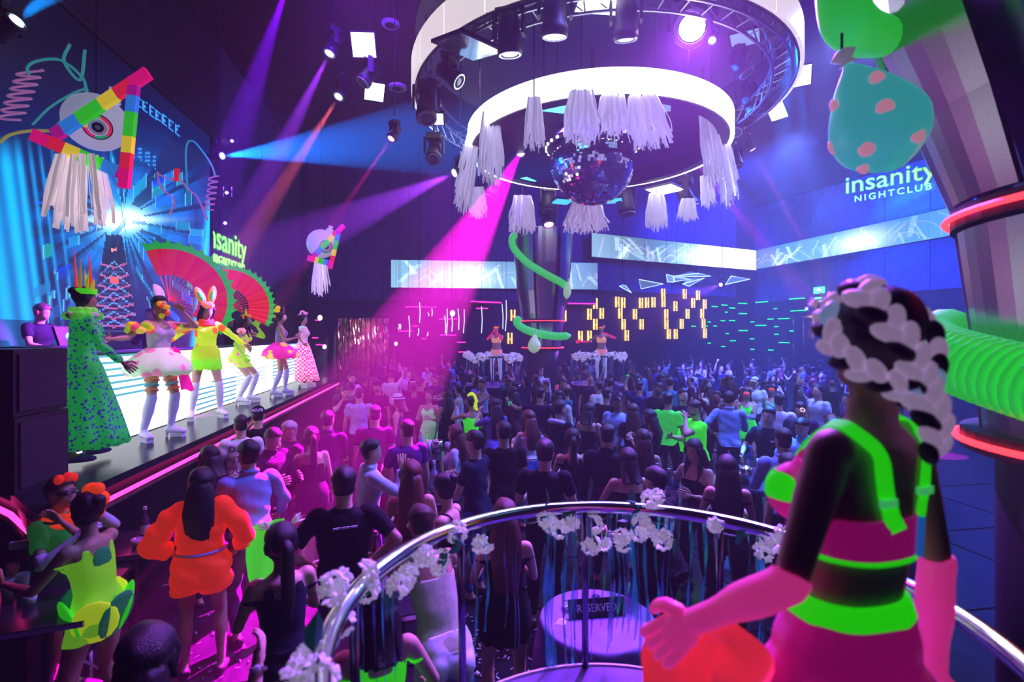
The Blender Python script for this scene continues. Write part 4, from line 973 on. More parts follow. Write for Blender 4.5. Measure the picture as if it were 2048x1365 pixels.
def hand(b, J, n, sd, fine=True, rf=None, palm=True, fingers=True):
    wr = J['wr'+n]; d = J['hd'+n]
    inw = J['Rt']@A([-sd, .25, 0]); pn = unit(inw-d*(inw@d))       # palm normal faces the body
    w = np.cross(d, pn)*sd                                          # thumb side
    if w@A([0, 1., .6]) < 0: w = -w
    R = np.stack([d, w, pn], 1); cu = J['curl']
    if palm: b.ell(wr+d*.045, (.052, .040, .017), R, 12, 8)
    if not fingers: return
    r0 = rf or (.0092 if fine else .014)
    for i, (off, L) in enumerate(((.033, .072), (.011, .080), (-.011, .074), (-.032, .058))):
        p = wr+d*.082+w*off; pts = [wr+d*.05+w*off*.9, p]; ang_ = 0
        for sN, fr in enumerate((.45, .32, .25)):
            ang_ += cu*(.5+.35*sN); dd = d*math.cos(ang_)+pn*math.sin(ang_)+w*off*3.2; p = p+unit(dd)*L*fr; pts.append(p)
        b.tube(pts, [r0*1.1, r0*1.05, r0, r0*.92, r0*.75], 7)
    t0 = wr+d*.02+w*.03; t1 = t0+unit(d*.6+w*.7+pn*.2)*.035; t2 = t1+unit(d*.8+w*.35+pn*(.2+cu*.4))*.032; t3 = t2+unit(d*.9+pn*(.2+cu*.5))*.025
    b.tube([wr+d*.015+w*.015, t0, t1, t2, t3], [r0*1.5, r0*1.4, r0*1.25, r0*1.1, r0*.85], 7)

BN = ['tor', 'ual', 'uar', 'fal', 'far', 'thl', 'thr', 'shl', 'shr', 'nck', 'hed', 'hnl', 'hnr', 'ftl', 'ftr']
def bones(J):
    s = {}
    s['tor'] = (J['pel']+A([0, 0, -.06]), J['neck']+A([0, 0, -.02]), .125)
    for n in 'lr':
        s['ua'+n] = (J['sh'+n], J['el'+n], .046); s['fa'+n] = (J['el'+n], J['wr'+n], .034)
        s['hn'+n] = (J['wr'+n]+J['hd'+n]*.01, J['wr'+n]+J['hd'+n]*.17, .028)
        s['th'+n] = (J['hip'+n]+A([0, 0, -.05]), J['kn'+n], .072); s['sh'+n+'_'] = (J['kn'+n], J['an'+n], .045); s['ft'+n] = (J['an'+n]+A([0, 0, -.05])-J['fd'+n]*.04, J['an'+n]+J['fd'+n]*.15+A([0, 0, -.06]), .04)
    s['nck'] = (J['neck'], J['head']+J['Rh']@A([0, -.02, -.09]), .052); s['hed'] = (J['head']+J['Rh']@A([0, 0, -.05]), J['head']+J['Rh']@A([0, 0, .03]), .085)
    s['shl_'], s['shr_'] = s['shl_'], s['shr_']
    return [s['tor'], s['ual'], s['uar'], s['fal'], s['far'], s['thl'], s['thr'], s['shl_'], s['shr_'], s['nck'], s['hed'], s['hnl'], s['hnr'], s['ftl'], s['ftr']]

class Body:
    "remeshed continuous skin surface with the bone each vertex belongs to"
    def __init__(s, J, me):
        s.J = J; n = len(me.vertices); V = np.zeros(n*3); me.vertices.foreach_get('co', V); s.V = V.reshape(-1, 3)
        N = np.zeros(n*3); me.vertices.foreach_get('normal', N); s.N = N.reshape(-1, 3)
        lt = np.zeros(len(me.polygons), int); me.polygons.foreach_get('loop_total', lt)
        lv = np.zeros(len(me.loops), int); me.loops.foreach_get('vertex_index', lv)
        off = np.concatenate([[0], np.cumsum(lt)]); s.F = [lv[off[i]:off[i+1]] for i in range(len(lt))]
        s.Q = np.array([q for f in s.F for q in ([f] if len(f) == 4 else [np.append(f, f[-1])] if len(f) == 3 else [[f[0], f[i], f[i+1], f[i+1]] for i in range(1, len(f)-1)])])
        best = np.full(n, 1e9); s.bone = np.zeros(n, int); s.t = np.zeros(n); s.B = bones(J)
        for i, (a, b, r) in enumerate(s.B):
            d = b-a; L2 = d@d; u = ((s.V-a)@d)/L2; uc = np.clip(u, 0, 1); dist = np.linalg.norm(s.V-a-np.outer(uc, d), axis=1)-r
            m = dist < best; best[m] = dist[m]; s.bone[m] = i; s.t[m] = u[m]
        hc = J['head']; s.hl = (s.V-hc)@J['Rh']
        d = s.B[0][1]-s.B[0][0]; s.u = ((s.V-s.B[0][0])@d)/(d@d)
        s.xl = ((s.V-J['neck'])@J['Rt'])                       # chest-local coordinates
    def arm(s, i): return np.where(s.bone == 1+i, np.maximum(s.t, 0), np.where(s.bone == 3+i, 1+s.t, np.where(s.bone == 11+i, 2+s.t, -1)))
    def leg(s, i): return np.where(s.bone == 5+i, np.maximum(s.t, 0), np.where(s.bone == 7+i, 1+s.t, np.where(s.bone == 13+i, 2.2, -1)))
    def shell(s, mask, off, name, m, parent, folds=.004, seed=0, limits=None, flare=None):
        fm = mask[s.Q].all(1)
        if fm.sum() < 4: return None
        Q = s.Q[fm]; idx = np.unique(Q); mp = -np.ones(len(s.V), int); mp[idx] = np.arange(len(idx))
        V = s.V[idx]; N = s.N[idx]; o = np.full(len(idx), off) if np.isscalar(off) else off[idx]
        ph = seed*1.7; nz = np.sin(V[:, 0]*31+V[:, 2]*13+ph)*np.sin(V[:, 2]*27-V[:, 1]*19+ph*2)+.6*np.sin(V[:, 2]*48+V[:, 0]*21+ph)
        out = V+N*(o+folds*nz)[:, None]
        if flare is not None: out = out+flare(V)
        ed = np.sort(np.concatenate([Q[:, [0, 1]], Q[:, [1, 2]], Q[:, [2, 3]], Q[:, [3, 0]]]), 1); ed = ed[ed[:, 0] != ed[:, 1]]
        ue, ct = np.unique(ed, axis=0, return_counts=True); be = ue[ct == 1]
        # a narrow rim turned in towards the skin
        bset = np.unique(be); mb = -np.ones(len(s.V), int); mb[bset] = np.arange(len(bset))+len(idx)
        rim = s.V[bset]+s.N[bset]*.001
        ba, bb_ = mb[be[:, 0]]-len(idx), mb[be[:, 1]]-len(idx); ob = out[mp[bset]]; cnt_ = np.zeros(len(bset)); np.add.at(cnt_, ba, 1); np.add.at(cnt_, bb_, 1); cnt_ = np.maximum(cnt_, 1)[:, None]
        for _ in range(5):                                  # even out the hem
            for arr in (ob, rim):
                acc = np.zeros_like(arr); np.add.at(acc, ba, arr[bb_]); np.add.at(acc, bb_, arr[ba]); arr[:] = arr*.45+acc/cnt_*.55
        out[mp[bset]] = ob
        F = [[int(mp[a]) for a in dict.fromkeys(q)] for q in Q.tolist()]
        F += [[int(mp[a]), int(mp[b]), int(mb[b]), int(mb[a])] for a, b in be.tolist()]
        b = MB(); b.add(np.concatenate([out, rim]), F)
        return b.build(name, m, parent, True)

_queue = []
def person(**k):
    "queue a figure; built together after the remesh pass"
    _queue.append(k); return k
def add_fingers(me, J):
    "five separate fingers rooted in each palm, part of the same body mesh"
    b = MB(); hand(b, J, 'l', -1, True, palm=False); hand(b, J, 'r', 1, True, palm=False)
    n = len(me.vertices); V = np.zeros(n*3); me.vertices.foreach_get('co', V)
    lt = np.zeros(len(me.polygons), int); me.polygons.foreach_get('loop_total', lt); lv = np.zeros(len(me.loops), int); me.loops.foreach_get('vertex_index', lv); off = np.concatenate([[0], np.cumsum(lt)]).tolist(); lv = lv.tolist()
    m2 = bpy.data.meshes.new('person'); m2.from_pydata(np.concatenate([V.reshape(-1, 3)]+b.v).tolist(), [], [lv[off[i]:off[i+1]] for i in range(len(lt))]+[[q+n for q in f] for f in b.f]); m2.update(); bpy.data.meshes.remove(me); return m2
def remesh_all(items):
    tmp = []
    for k in items:
        J = skeleton(k.get('h', 1.7), k.get('sex', 'm'), k.get('pose', {})); k['J'] = J
        me = body_prims(J, k.get('fine', True)).mesh('tmp'); o = bpy.data.objects.new('tmp', me); COL.objects.link(o)
        md = o.modifiers.new('r', 'REMESH'); md.mode = 'VOXEL'; md.voxel_size = k.get('vox', .014)/J['s']; md.use_smooth_shade = True
        sm = o.modifiers.new('s', 'SMOOTH'); sm.factor = .5; sm.iterations = 2
        tmp.append((k, o, me))
    dg = bpy.context.evaluated_depsgraph_get()
    for k, o, me in tmp:
        ev = o.evaluated_get(dg); m2 = bpy.data.meshes.new_from_object(ev); 
        if k.get('fine', True): m2 = add_fingers(m2, k['J'])
        k['body'] = Body(k['J'], m2); k['mesh'] = m2; m2.name = 'person'
    for k, o, me in tmp: bpy.data.objects.remove(o); bpy.data.meshes.remove(me)

def hair_mesh(B, style, m, parent, seed=0, color='black'):
    J = B.J; hl = B.hl; head = (B.bone == 10) | (B.bone == 9)
    x, y, z = hl[:, 0], hl[:, 1], hl[:, 2]
    lim = np.interp(y, [-.09, -.03, .02, .055, .075], [-.085, -.075, -.005, .045, .058])
    if style in ('long', 'bob', 'pony', 'bun'): lim = np.interp(y, [-.09, -.02, .02, .05, .075], [-.10, -.10, -.045, .035, .060])
    ear = (np.abs(x) > .066) & (np.abs(y+.008) < .026) & (np.abs(z+.018) < .036) & (style in ('short', 'fade'))
    mask = head & (z > lim) & (~ear)
    off = np.where(z > .03, .020, .012)+.004*np.sin(x*70+seed)*np.sin(y*60)
    if style == 'fade': off = np.where(z > .055, .022, .004)
    if style == 'buzz': off = np.full(len(x), .004)
    if style in ('long', 'bob', 'pony'): off = off+.006
    o = B.shell(mask, off, 'hair', m, parent, .002, seed)
    H = lambda p: J['head']+J['Rh']@A(p)
    b = MB(); bk = J['Rt']@A([0, -1., 0])
    if style in ('long', 'bob'):
        L = {'long': .50, 'bob': .17}[style]; rings = []; st = [0, .05, .12, .2, .32, .42, .5]
        for i, q in enumerate(st):
            q = min(q, L)
            base = H((0, -.03, .055)) if i == 0 else H((0, -.055, .03-q*.8)) if q < .13 else J['neck']+bk*(.105+.02*math.sin(q*8))+A([0, 0, .03-(q-.13)])
            if q < .13: base = base+bk*.012
            w = np.interp(q, [0, .1, .2, .5], [.078, .098, .115, .085]); d = np.interp(q, [0, .1, .25, .5], [.07, .075, .05, .03])
            if i == 0: w, d = .045, .04
            if style == 'bob': w, d = w*.95, d*1.05
            an = np.arange(28)*2*math.pi/28; kk = 1+.05*np.sin(an*9+seed+i*.35)+.03*np.sin(an*17-i)
            X = J['Rt']@A([1., 0, 0]); Y = J['Rt']@A([0, 1., 0])
            rings.append(base+np.outer(np.cos(an)*w*kk, X)+np.outer(np.sin(an)*d*kk, Y)+np.outer(np.abs(np.sin(an*7+seed))*(-.02 if i == len(st)-1 else 0), A([0, 0, 1.])))
        b.loft(rings)
        for sd in (-1, 1):
            p = [H((sd*.070, .02, .05)), H((sd*.084, .028, -.02)), H((sd*.080, .02, -.10)), J['neck']+J['Rt']@A([sd*.085, .07, -.06]), J['neck']+J['Rt']@A([sd*.08, .11, -.16])]
            if style == 'bob': p = p[:3]
            b.tube(spline(p, 3), [.022+.008*math.sin(j) for j in range(len(spline(p, 3)))], 8)
    if style == 'pony':
        p = [H((0, -.105, .03)), H((0, -.15, .0)), H((0, -.15, -.10)), J['neck']+bk*.15+A([0, 0, -.12]), J['neck']+bk*.14+A([0, 0, -.26])]
        q = spline(p, 4); b.tube(q, [.03+.012*math.sin(math.pi*j/len(q)) if j < len(q)-3 else .025 for j in range(len(q))], 10)
    if style == 'bun': b.ell(H((0, -.09, .075)), (.045, .045, .04), J['Rh'], 14, 10)
    if b.n and o is not None:
        # the fall of hair joins the cap of the same mesh
        me2 = b.mesh('hair'); V = [tuple(v.co) for v in o.data.vertices]+[tuple(v.co) for v in me2.vertices]; n0 = len(o.data.vertices)
        Fc = [list(p.vertices) for p in o.data.polygons]+[[i+n0 for i in p.vertices] for p in me2.polygons]
        nm = bpy.data.meshes.new('hair'); nm.from_pydata(V, [], Fc); nm.materials.append(m); nm.polygons.foreach_set('use_smooth', [True]*len(nm.polygons)); o.data = nm
    return o

def face_parts(B, parent, lips=m_lip, glasses=False, brow=None, mask=None):
    J = B.J; H = lambda p: J['head']+J['Rh']@A(p); R = J['Rh']
    if mask is not None:
        b = MB(); b.ell(H((0, .045, .006)), (.071, .060, .034), R, 16, 8); b.build('eye_mask', mask, parent, True)
    for sd in (-1, 1):
        b = MB(); b.ell(H((sd*.030, .088 if mask is None else .104, .004)), (.013, .006, .0065), R, 8, 6); b.build('eye', m_eyew, parent, True)
        b = MB(); b.ell(H((sd*.030, .093 if mask is None else .109, .004)), (.006, .003, .006), R, 6, 6); b.build('pupil', m_iris, parent)
        if mask is None:
            b = MB(); b.tube([H((sd*.016, .094, .022)), H((sd*.032, .094, .027)), H((sd*.046, .084, .022))], .0035, 5); b.build('eyebrow', brow or HAIR['black'], parent)
    b = MB(); b.ell(H((0, .098, -.062)), (.021, .006, .008), R, 10, 6); b.build('lips', lips, parent, True)
    if glasses:
        b = MB()
        for sd in (-1, 1):
            b.tube([H((sd*.034+.024*math.cos(a), .104, .002+.017*math.sin(a))) for a in np.arange(12)*math.pi/6], .0022, 5, closed=True)
            b.tube([H((sd*.058, .102, .006)), H((sd*.082, .0, .004))], .002, 4)
        b.tube([H((-.010, .106, .004)), H((.010, .106, .004))], .002, 4); b.build('glasses', m_black, parent)

def dress_up(k):
    B = k['body']; J = k['J']; s = J['s']; me = k['mesh']
    me.materials.clear(); me.materials.append(SKIN[k.get('skin', 0)]); me.polygons.foreach_set('use_smooth', [True]*len(me.polygons))
    root = link('person', me); seed = k.get('seed', 0)
    arms = [B.arm(0), B.arm(1)]; legs = [B.leg(0), B.leg(1)]; tor = (B.bone == 0) | (B.bone == 9); u = B.u
    armm = np.maximum(arms[0], arms[1]); legm = np.maximum(legs[0], legs[1]); X = np.abs(B.xl[:, 0]); Z = B.xl[:, 2]
    t = k.get('top')
    if t:
        kind, col = t[0], t[1]; m = col if not isinstance(col, (str, tuple)) else fabric(col)
        loose = {'tee': .013, 'shirt': .015, 'tank': .007, 'crop': .007, 'strapless': .007, 'jacket': .024, 'vest': .02, 'suit': .018, 'leotard': .005, 'offshoulder': .012, 'puff': .05}[kind]
        sl = t[2] if len(t) > 2 else {'tee': .62, 'shirt': 1.95, 'tank': -.1, 'crop': -.1, 'strapless': -.1, 'jacket': 1.95, 'vest': -.05, 'suit': 1.95, 'leotard': -.1, 'offshoulder': .55, 'puff': 1.7}[kind]
        hem = t[3] if len(t) > 3 else {'tee': .02, 'shirt': .0, 'tank': .05, 'crop': .55, 'strapless': .05, 'jacket': -.06, 'vest': .05, 'suit': -.1, 'leotard': -.2, 'offshoulder': .28, 'puff': -.1}[kind]
        nk = {'tee': -.005, 'shirt': .035, 'tank': -.07, 'crop': -.08, 'strapless': -.16, 'jacket': .03, 'vest': .0, 'suit': .03, 'leotard': -.08, 'offshoulder': -.085, 'puff': .03}[kind]
        tm = ((B.bone == 0) & (u > hem) & (Z < nk+.02)) | ((B.bone == 9) & (Z < nk))
        if hem < 0: tm |= ((B.bone == 5) | (B.bone == 6)) & (u > hem)
        am = (armm >= 0) & (armm < sl) if sl > 0 else (armm >= 0) & (armm < .02) & (Z < -.1)
        if kind in ('offshoulder',): am = am & (Z < -.075)
        if kind in ('jacket', 'puff'): am = (armm >= 0) & (armm < sl)
        if kind in ('tank', 'crop', 'leotard'):
            tm &= (Z < -.115) | ((X < .115) & (X > .055)); am = (armm >= 0) & (armm < .35) & (Z < -.125)
        if kind == 'strapless': am = (armm >= 0) & (armm < .4) & (Z < -.17)
        off = np.full(len(u), loose); off = off+np.where((B.bone == 0), .012*np.clip(.35-u, 0, .4)/.35*(loose > .01), 0)
        B.shell(tm | am, off, k.get('topname', {'tee': 't_shirt', 'shirt': 'shirt', 'tank': 'tank_top', 'crop': 'crop_top', 'strapless': 'strapless_top', 'jacket': 'jacket', 'vest': 'vest', 'suit': 'suit_jacket', 'leotard': 'leotard', 'offshoulder': 'off_shoulder_top', 'puff': 'puffer_jacket'}[kind]), m, root, .011 if kind == 'puff' else .0045 if loose > .01 else .001, seed)
        if kind == 'shirt':
            q = [J['neck']+J['Rt']@A([.070*math.cos(a), .062*math.sin(a)-.004, .022+.012*math.sin(-a)]) for a in np.arange(20)*2*math.pi/20]
            MB().tube(q, .014, 6, closed=True, flat=1.6).build('collar', m, root, True)
        if kind == 'suit':
            b = MB(); b.prism([(-.05, .0), (.05, .0), (.012, -.26), (-.012, -.26)], J['neck']+J['Rt']@A([0, .088, -.03]), J['Rt']@A([1., 0, 0]), J['Rt']@A([0, .12, 1.]), -.004, .016); b.build('shirt_front', fabric('#e8e8f0'), root)
            b = MB(); b.prism([(-.018, 0), (.018, 0), (.012, -.05), (.024, -.22), (0, -.25), (-.024, -.22), (-.012, -.05)], J['neck']+J['Rt']@A([0, .098, -.03]), J['Rt']@A([1., 0, 0]), J['Rt']@A([0, .12, 1.]), 0., .02); b.build('necktie', fabric('#15101c'), root)
    bt = k.get('bot')
    if bt:
        kind, col = bt[0], bt[1]; m = col if not isinstance(col, (str, tuple)) else fabric(col)
        if kind in ('pants', 'jeans', 'shorts', 'hotpants', 'tights'):
            ln = {'pants': 1.96, 'jeans': 1.96, 'shorts': .85, 'hotpants': .12, 'tights': 2.0}[kind]; wz = bt[2] if len(bt) > 2 else .26
            mask = ((B.bone == 0) & (u < wz)) | ((legm >= -.5) & (legm < ln) & (legm != -1))
            lo = .014 if kind in ('pants', 'shorts') else .008 if kind == 'jeans' else .004
            B.shell(mask, lo, {'pants': 'trousers', 'jeans': 'jeans', 'shorts': 'shorts', 'hotpants': 'hot_pants', 'tights': 'tights'}[kind], m, root, .003 if lo > .007 else 0, seed+1)
        else:
            skirt(J, root, m, kind, bt[2] if len(bt) > 2 else None, seed)
    sh = k.get('shoes', m_shoe)
    if sh is not None:
        for i, n in enumerate('lr'):
            B.shell(B.bone == 13+i, .007, 'shoe', sh, root, 0)
    bo = k.get('boots')
    if bo is not None:
        for i, n in enumerate('lr'):
            B.shell((legs[i] > .92) | (B.bone == 13+i), .009, 'boot', bo, root, .002, seed)
            an = J['an'+n]; fd = J['fd'+n]
            MB().box(an+fd*.10+A([0, 0, -.106]), (.078, .16, .05), np.stack([np.cross(fd, A([0, 0, 1.])), fd, A([0, 0, 1.])], 1)).build('platform_sole', bo, root)
            MB().tube([an-fd*.045+A([0, 0, -.06]), an-fd*.055+A([0, 0, -.13])], [.022, .012], 8).build('boot_heel', bo, root)
    gl_ = k.get('gloves')
    if gl_ is not None:
        ext = k.get('gloveext', 1.2)
        for i in range(2): B.shell(arms[i] > ext, .006, 'glove', gl_, root, .002, seed)
    hs = k.get('hair', ('short', 'black'))
    hm = HAIR[hs[1]] if isinstance(hs[1], str) else hs[1]
    if hs[0] != 'none': hair_mesh(B, hs[0], hm, root, seed)
    H = lambda p: J['head']+J['Rh']@A(p); R = J['Rh']
    if k.get('beard'):
        mask = (B.bone >= 9) & (B.bone <= 10) & (B.hl[:, 2] < -.045) & (B.hl[:, 1] > .0) & (B.hl[:, 2] > -.125) & ~((np.abs(B.hl[:, 0]) < .024) & (np.abs(B.hl[:, 2]+.062) < .012))
        B.shell(mask, .006, 'beard', hm, root, .001)
    if k.get('cap'):
        cm = fabric(k['cap']) if isinstance(k['cap'], str) else k['cap']; back = k.get('capback', False)
        mask = (B.bone == 10) & (B.hl[:, 2] > .038)
        B.shell(mask, .024, 'cap', cm, root, 0)
        sg = -1 if back else 1
        b = MB(); b.loft([[H((x, sg*(.085+.0), .040)) for x in (-.07, -.04, 0, .04, .07)]+[H((x, sg*.085, .046)) for x in (.07, .04, 0, -.04, -.07)],
                          [H((-.06, sg*.14, .030)), H((-.035, sg*.165, .032)), H((0, sg*.172, .034)), H((.035, sg*.165, .032)), H((.06, sg*.14, .030)), H((.06, sg*.14, .036)), H((.035, sg*.165, .038)), H((0, sg*.172, .040)), H((-.035, sg*.165, .038)), H((-.06, sg*.14, .036))]]); b.build('cap_peak', cm, root)
    if k.get('hat'):
        cm = fabric(k['hat']); R_ = R
        MB().lathe([(.135, .052), (.135, .060), (.088, .066), (.084, .13), (.05, .145), (.005, .14)], 24, J['head'], R_).build('hat', cm, root, True)
        MB().lathe([(.090, .068), (.090, .088), (.086, .088)], 24, J['head'], R_, cap=False).build('hat_band', fabric('#201828'), root, True)
    if k.get('face', True): face_parts(B, root, glasses=k.get('glasses', False), mask=k.get('mask'), brow=hm)
    if k.get('watch'):
        n = k['watch']; c = J['wr'+n]-J['hd'+n]*.02; x, y, z = frame_of(J['hd'+n]); q = [c+(x*math.cos(a)+y*math.sin(a))*.033 for a in np.arange(14)*2*math.pi/14]
        w_ = MB().tube(q, .006, 5, closed=True, flat=1.8).build('watch', M('watch steel', (.6, .6, .7), .2, .9), root); MB().ell(c+y*.036, (.018, .018, .006), np.stack([x, z, y], 1), 10, 5).build('watch_face', M('watch face', (.7, .75, .85), .2), w_)
    if k.get('extra'): k['extra'](k, B, J, root)
    root.scale = (s, s, s); root.location = k['loc']; root.rotation_euler = (0, 0, k.get('rot', 0))
    tag(root, k.get('label'), 'person', k.get('group'))
    k['obj'] = root
    return root
def skirt(J, root, m, kind, p, seed=0, name=None):
    "kind: mini, midi, maxi, tutu"
    pel = J['pel']; z0 = {'tutu': .16}.get(kind, .14)
    kn = (J['knl']+J['knr'])/2; spread = abs(J['knl'][0]-J['knr'][0])/2
    mid = (J['hipl']+J['hipr'])/2; an = (J['anl']+J['anr'])/2; aspr = abs(J['anl'][0]-J['anr'][0])/2
    if kind == 'mini': lv = [(z0, .150, .120, 0), (.05, .190, .160, 0), (-.05, .198, .172, 0), (-.22, .192, .155, .4)]
    elif kind == 'midi': lv = [(z0, .150, .115, 0), (.03, .19, .165, 0), (-.15, .20, .175, .3), (-.48, .22, .2, 1)]
    elif kind == 'maxi': lv = [(z0, .135, .105, 0), (.0, .20, .17, 0), (-.25, .26, .25, .4), (-.55, .33, .33, .8), (-.80, .40, .40, 1.2)]
    else: lv = [(z0, .135, .105, 0), (.08, .24, .22, 0), (-.02, .34, .33, .1), (-.12, .36, .35, .2), (-.18, .30, .29, .3)]
    if p: lv = p
    rings = []; n = 48; an_ = np.arange(n)*2*math.pi/n
    for i, (z, w, d, f) in enumerate(lv):
        c = pel+A([0, -.008, z])+((kn-mid)*A([1, 1, 0]))*f; amp = (.035 if kind != 'mini' else .008)*i/len(lv)*2
        kk = 1+amp*np.sin(an_*11+seed)+amp*.6*np.sin(an_*7+seed*2+i*.3)
        rings.append(np.stack([c[0]+np.cos(an_)*w*kk, c[1]+np.sin(an_)*d*kk, np.full(n, c[2])+.01*np.sin(an_*11)*(i == len(lv)-1)], 1))
    rings2 = []
    for i in range(len(rings)-1):                          # smooth profile
        for q in (0, .5): rings2.append(rings[i]*(1-q)+rings[i+1]*q)
    rings2.append(rings[-1]); inner = rings2[-1]*1.; inner[:, :2] = (inner[:, :2]-inner[:, :2].mean(0))*.93+inner[:, :2].mean(0); rings2.append(inner)
    return MB().loft(rings2, False).build(name or {'mini': 'mini_skirt', 'midi': 'skirt', 'maxi': 'long_skirt', 'tutu': 'tutu'}[kind], m, root, True)

def stand(px, py, h=1.7, floor=0., frac=.945):
    "place on the floor so that the head centre shows at the photo pixel"
    z = floor+h*frac; d = (EYE-z)*F/(py-HZ); p = P(px, py, d); return (p.x, p.y, floor)
FACE_ = {'b': 0., 'f': math.pi, 'l': math.pi/2, 'r': -math.pi/2, 'bl': .6, 'br': -.6, 'fl': 2.4, 'fr': -2.4}

# ------------------------------------------------------------------ guests one by one
def vox_for(d): return .0115 if d < 2.6 else .015 if d < 5 else .019 if d < 8 else .024 if d < 12 else .030
hand_placed = []
def C(px, py, turn, label, h=1.7, floor=0., loc=None, dist=None, **k):
    if loc is None:
        if dist: q = P(px, 0, dist); loc = (q.x, q.y, floor)
        else: loc = stand(px, py, h, floor, .95)
    d = loc[1]; base = FACE_[turn] if isinstance(turn, str) else turn
    rot = base-math.atan2(loc[0], loc[1])
    toward = math.cos(base) < .25
    k.setdefault('vox', vox_for(d)); k.setdefault('fine', d < 14); k.setdefault('face', toward and d < 13)
    hand_placed.append((loc[0], loc[1])); k.setdefault('seed', len(_queue)*3)
    return person(loc=loc, rot=rot, h=h, label=label, **k)
NG, NY, NO, NP = '#3dff14', '#d8ff1e', '#ff4a12', '#ff1e90'
NAV, BLK, WHT, LBL, DGR = '#141a3a', '#0c0b12', '#dcdcec', '#9fb2e6', '#2a2836'
def bracelet(n, m, r=.034):
    def f(k, B, J, root):
        c = J['wr'+n]-J['hd'+n]*.015; x, y, z = frame_of(J['hd'+n]); MB().tube([c+(x*math.cos(a)+y*math.sin(a))*r for a in np.arange(12)*math.pi/6], .008, 5, closed=True).build('bracelet', m, root)
    return f
def text_on_back(lines, size, m, z0, name='back_print', x0=0., dz=None):
    def f(k, B, J, root):
        for i, s in enumerate(lines):
            text_mesh(name, s, size, m, J['neck']+J['Rt']@A([x0, -.128, z0-i*(dz or size*1.15)]), J['Rt']@A([1., 0, 0]), (0, -.05, 1), .004, root, align='CENTER')
    return f
def both(*fs):
    def f(*a):
        for g in fs: g(*a)
    return f

# --- near the stage, from the front of the picture to the back
def harlequin(k, B, J, root):
    pel = J['pel']; m1, m2, m3 = neon('#23c02e', .3), neon(NY, .4), M('dark green cloth', (.01, .16, .06), .7, 0, .12, (.0, .3, .1))
    for a, mm, w in ((-2.4, m2, .15), (-1.57, m3, .15), (-.7, neon(NG, .35), .15), (.3, m2, .13), (1.6, m3, .14), (2.7, neon(NG, .35), .14)):
        e = A([math.cos(a), math.sin(a), 0]); x, y, z = frame_of(e)
        MB().ell(pel+e*.15+A([0, 0, -.02]), (.13, .16, .03), np.stack([np.cross(e, A([0, 0, 1.])), A([0, 0, 1.])+e*.3, e], 1), 14, 8).build('petal_panel', mm, root, True)
    MB().ell(J['neck']+J['Rt']@A([0, -.095, -.18]), (.075, .02, .11), J['Rt']).build('back_patch', m3, root, True)
def pom_hat(k, B, J, root):
    H = lambda p: J['head']+J['Rh']@A(p)
    for p, r in (((.05, .02, .12), .055), ((.085, -.01, .05), .06), ((.09, .02, -.04), .05), ((.03, -.05, .14), .045)): MB().ell(H(p), (r, r, r), nu=12, nv=8).build('pompom', neon(NO, .55), root, True)
C(195, 1022, .75, 'dancer in yellow and green petal costume with orange pompoms, back to us', 1.68, sex='f', skin=1, top=('leotard', neon('#8ae020', .35)), bot=('hotpants', neon('#38d818', .3)), hair=('bun', 'black'),
  pose=dict(la=((.06, .40, -.20), (.4, -.3, -1)), ra=((.02, .44, .06), (.4, -.3, -1)), lean=(0, .06), lf=(.05, .02), rf=(.05, -.06)), extra=both(harlequin, pom_hat), gloves=None)
def scarf(m):
    def f(k, B, J, root):
        for i, (r, z) in enumerate(((.085, .0), (.095, -.03), (.11, -.06))):
            MB().tube([J['neck']+J['Rt']@A([r*math.cos(a), r*.95*math.sin(a)+.01, z+.01*math.sin(a*3+i)]) for a in np.arange(18)*2*math.pi/18], .026, 8, closed=True).build('scarf', m, root, True)
    return f
def red_mask(k, B, J, root):
    H = lambda p: J['head']+J['Rh']@A(p)
    for p in ((-.05, .05, .10), (.0, .06, .12), (.05, .04, .11)): MB().ell(H(p), (.035, .03, .04), J['Rh'], 10, 8).build('headdress_tuft', neon('#ff3a1e', .35), root, True)
C(118, 985, -2.4, 'masked dancer with orange scarf and long white gloves at the stage foot', 1.68, sex='f', skin=1, top=('tee', neon('#1f8a2a', .2)), bot=('mini', fabric('#20402a')), hair=('short', 'brown'), mask=M('dark mask', (.03, .02, .03), .4),
  gloves=fabric('#c8c8f0'), gloveext=.7, pose=dict(la='face', ra=((-.02, .30, -.05), (.6, 0, -1))), extra=both(scarf(neon(NO, .5)), red_mask))
def cuffs(k, B, J, root):
    MB().tube([J['pel']+A([.185*math.cos(a), .15*math.sin(a), .13]) for a in np.arange(24)*2*math.pi/24], .014, 6, closed=True).build('waist_cord', fabric('#c8a0e0'), root)
C(402, 958, -.15, 'woman in a bright orange puffer jacket with bare legs, back to us', 1.66, sex='f', skin=0, top=('puff', neon('#ff3a14', .38), 1.75, -.30), bot=('hotpants', fabric('#301020')), hair=('long', 'black'), shoes=m_shoe, fat_=1,
  pose=dict(la='hip', ra=((.10, .16, -.40), (.8, -.7, 0)), lf=(.03, .03), rf=(.06, -.02), fat=1.0), extra=cuffs)
C(420, 915, 'bl', 'dark-haired person in a plum top standing behind the orange jacket', 1.6, sex='f', skin=0, top=('tee', '#3a1240'), bot=('pants', BLK), hair=('bob', 'black'), pose=dict(ra='bent'))
def green_apron(k, B, J, root):
    b = MB(); rings = []
    for i, (z, w) in enumerate(((.13, .30), (.02, .34), (-.12, .36), (-.28, .30), (-.40, .22))):
        rings.append([J['pel']+A([(u-.35)*w, -.195-.015*math.sin(u*14+i)-.02*i/4, z-.06*u*i/4]) for u in np.linspace(0, 1, 14)])
    b.loft(rings, False, False); b.build('tied_cloth', neon(NG, .5), root, True)
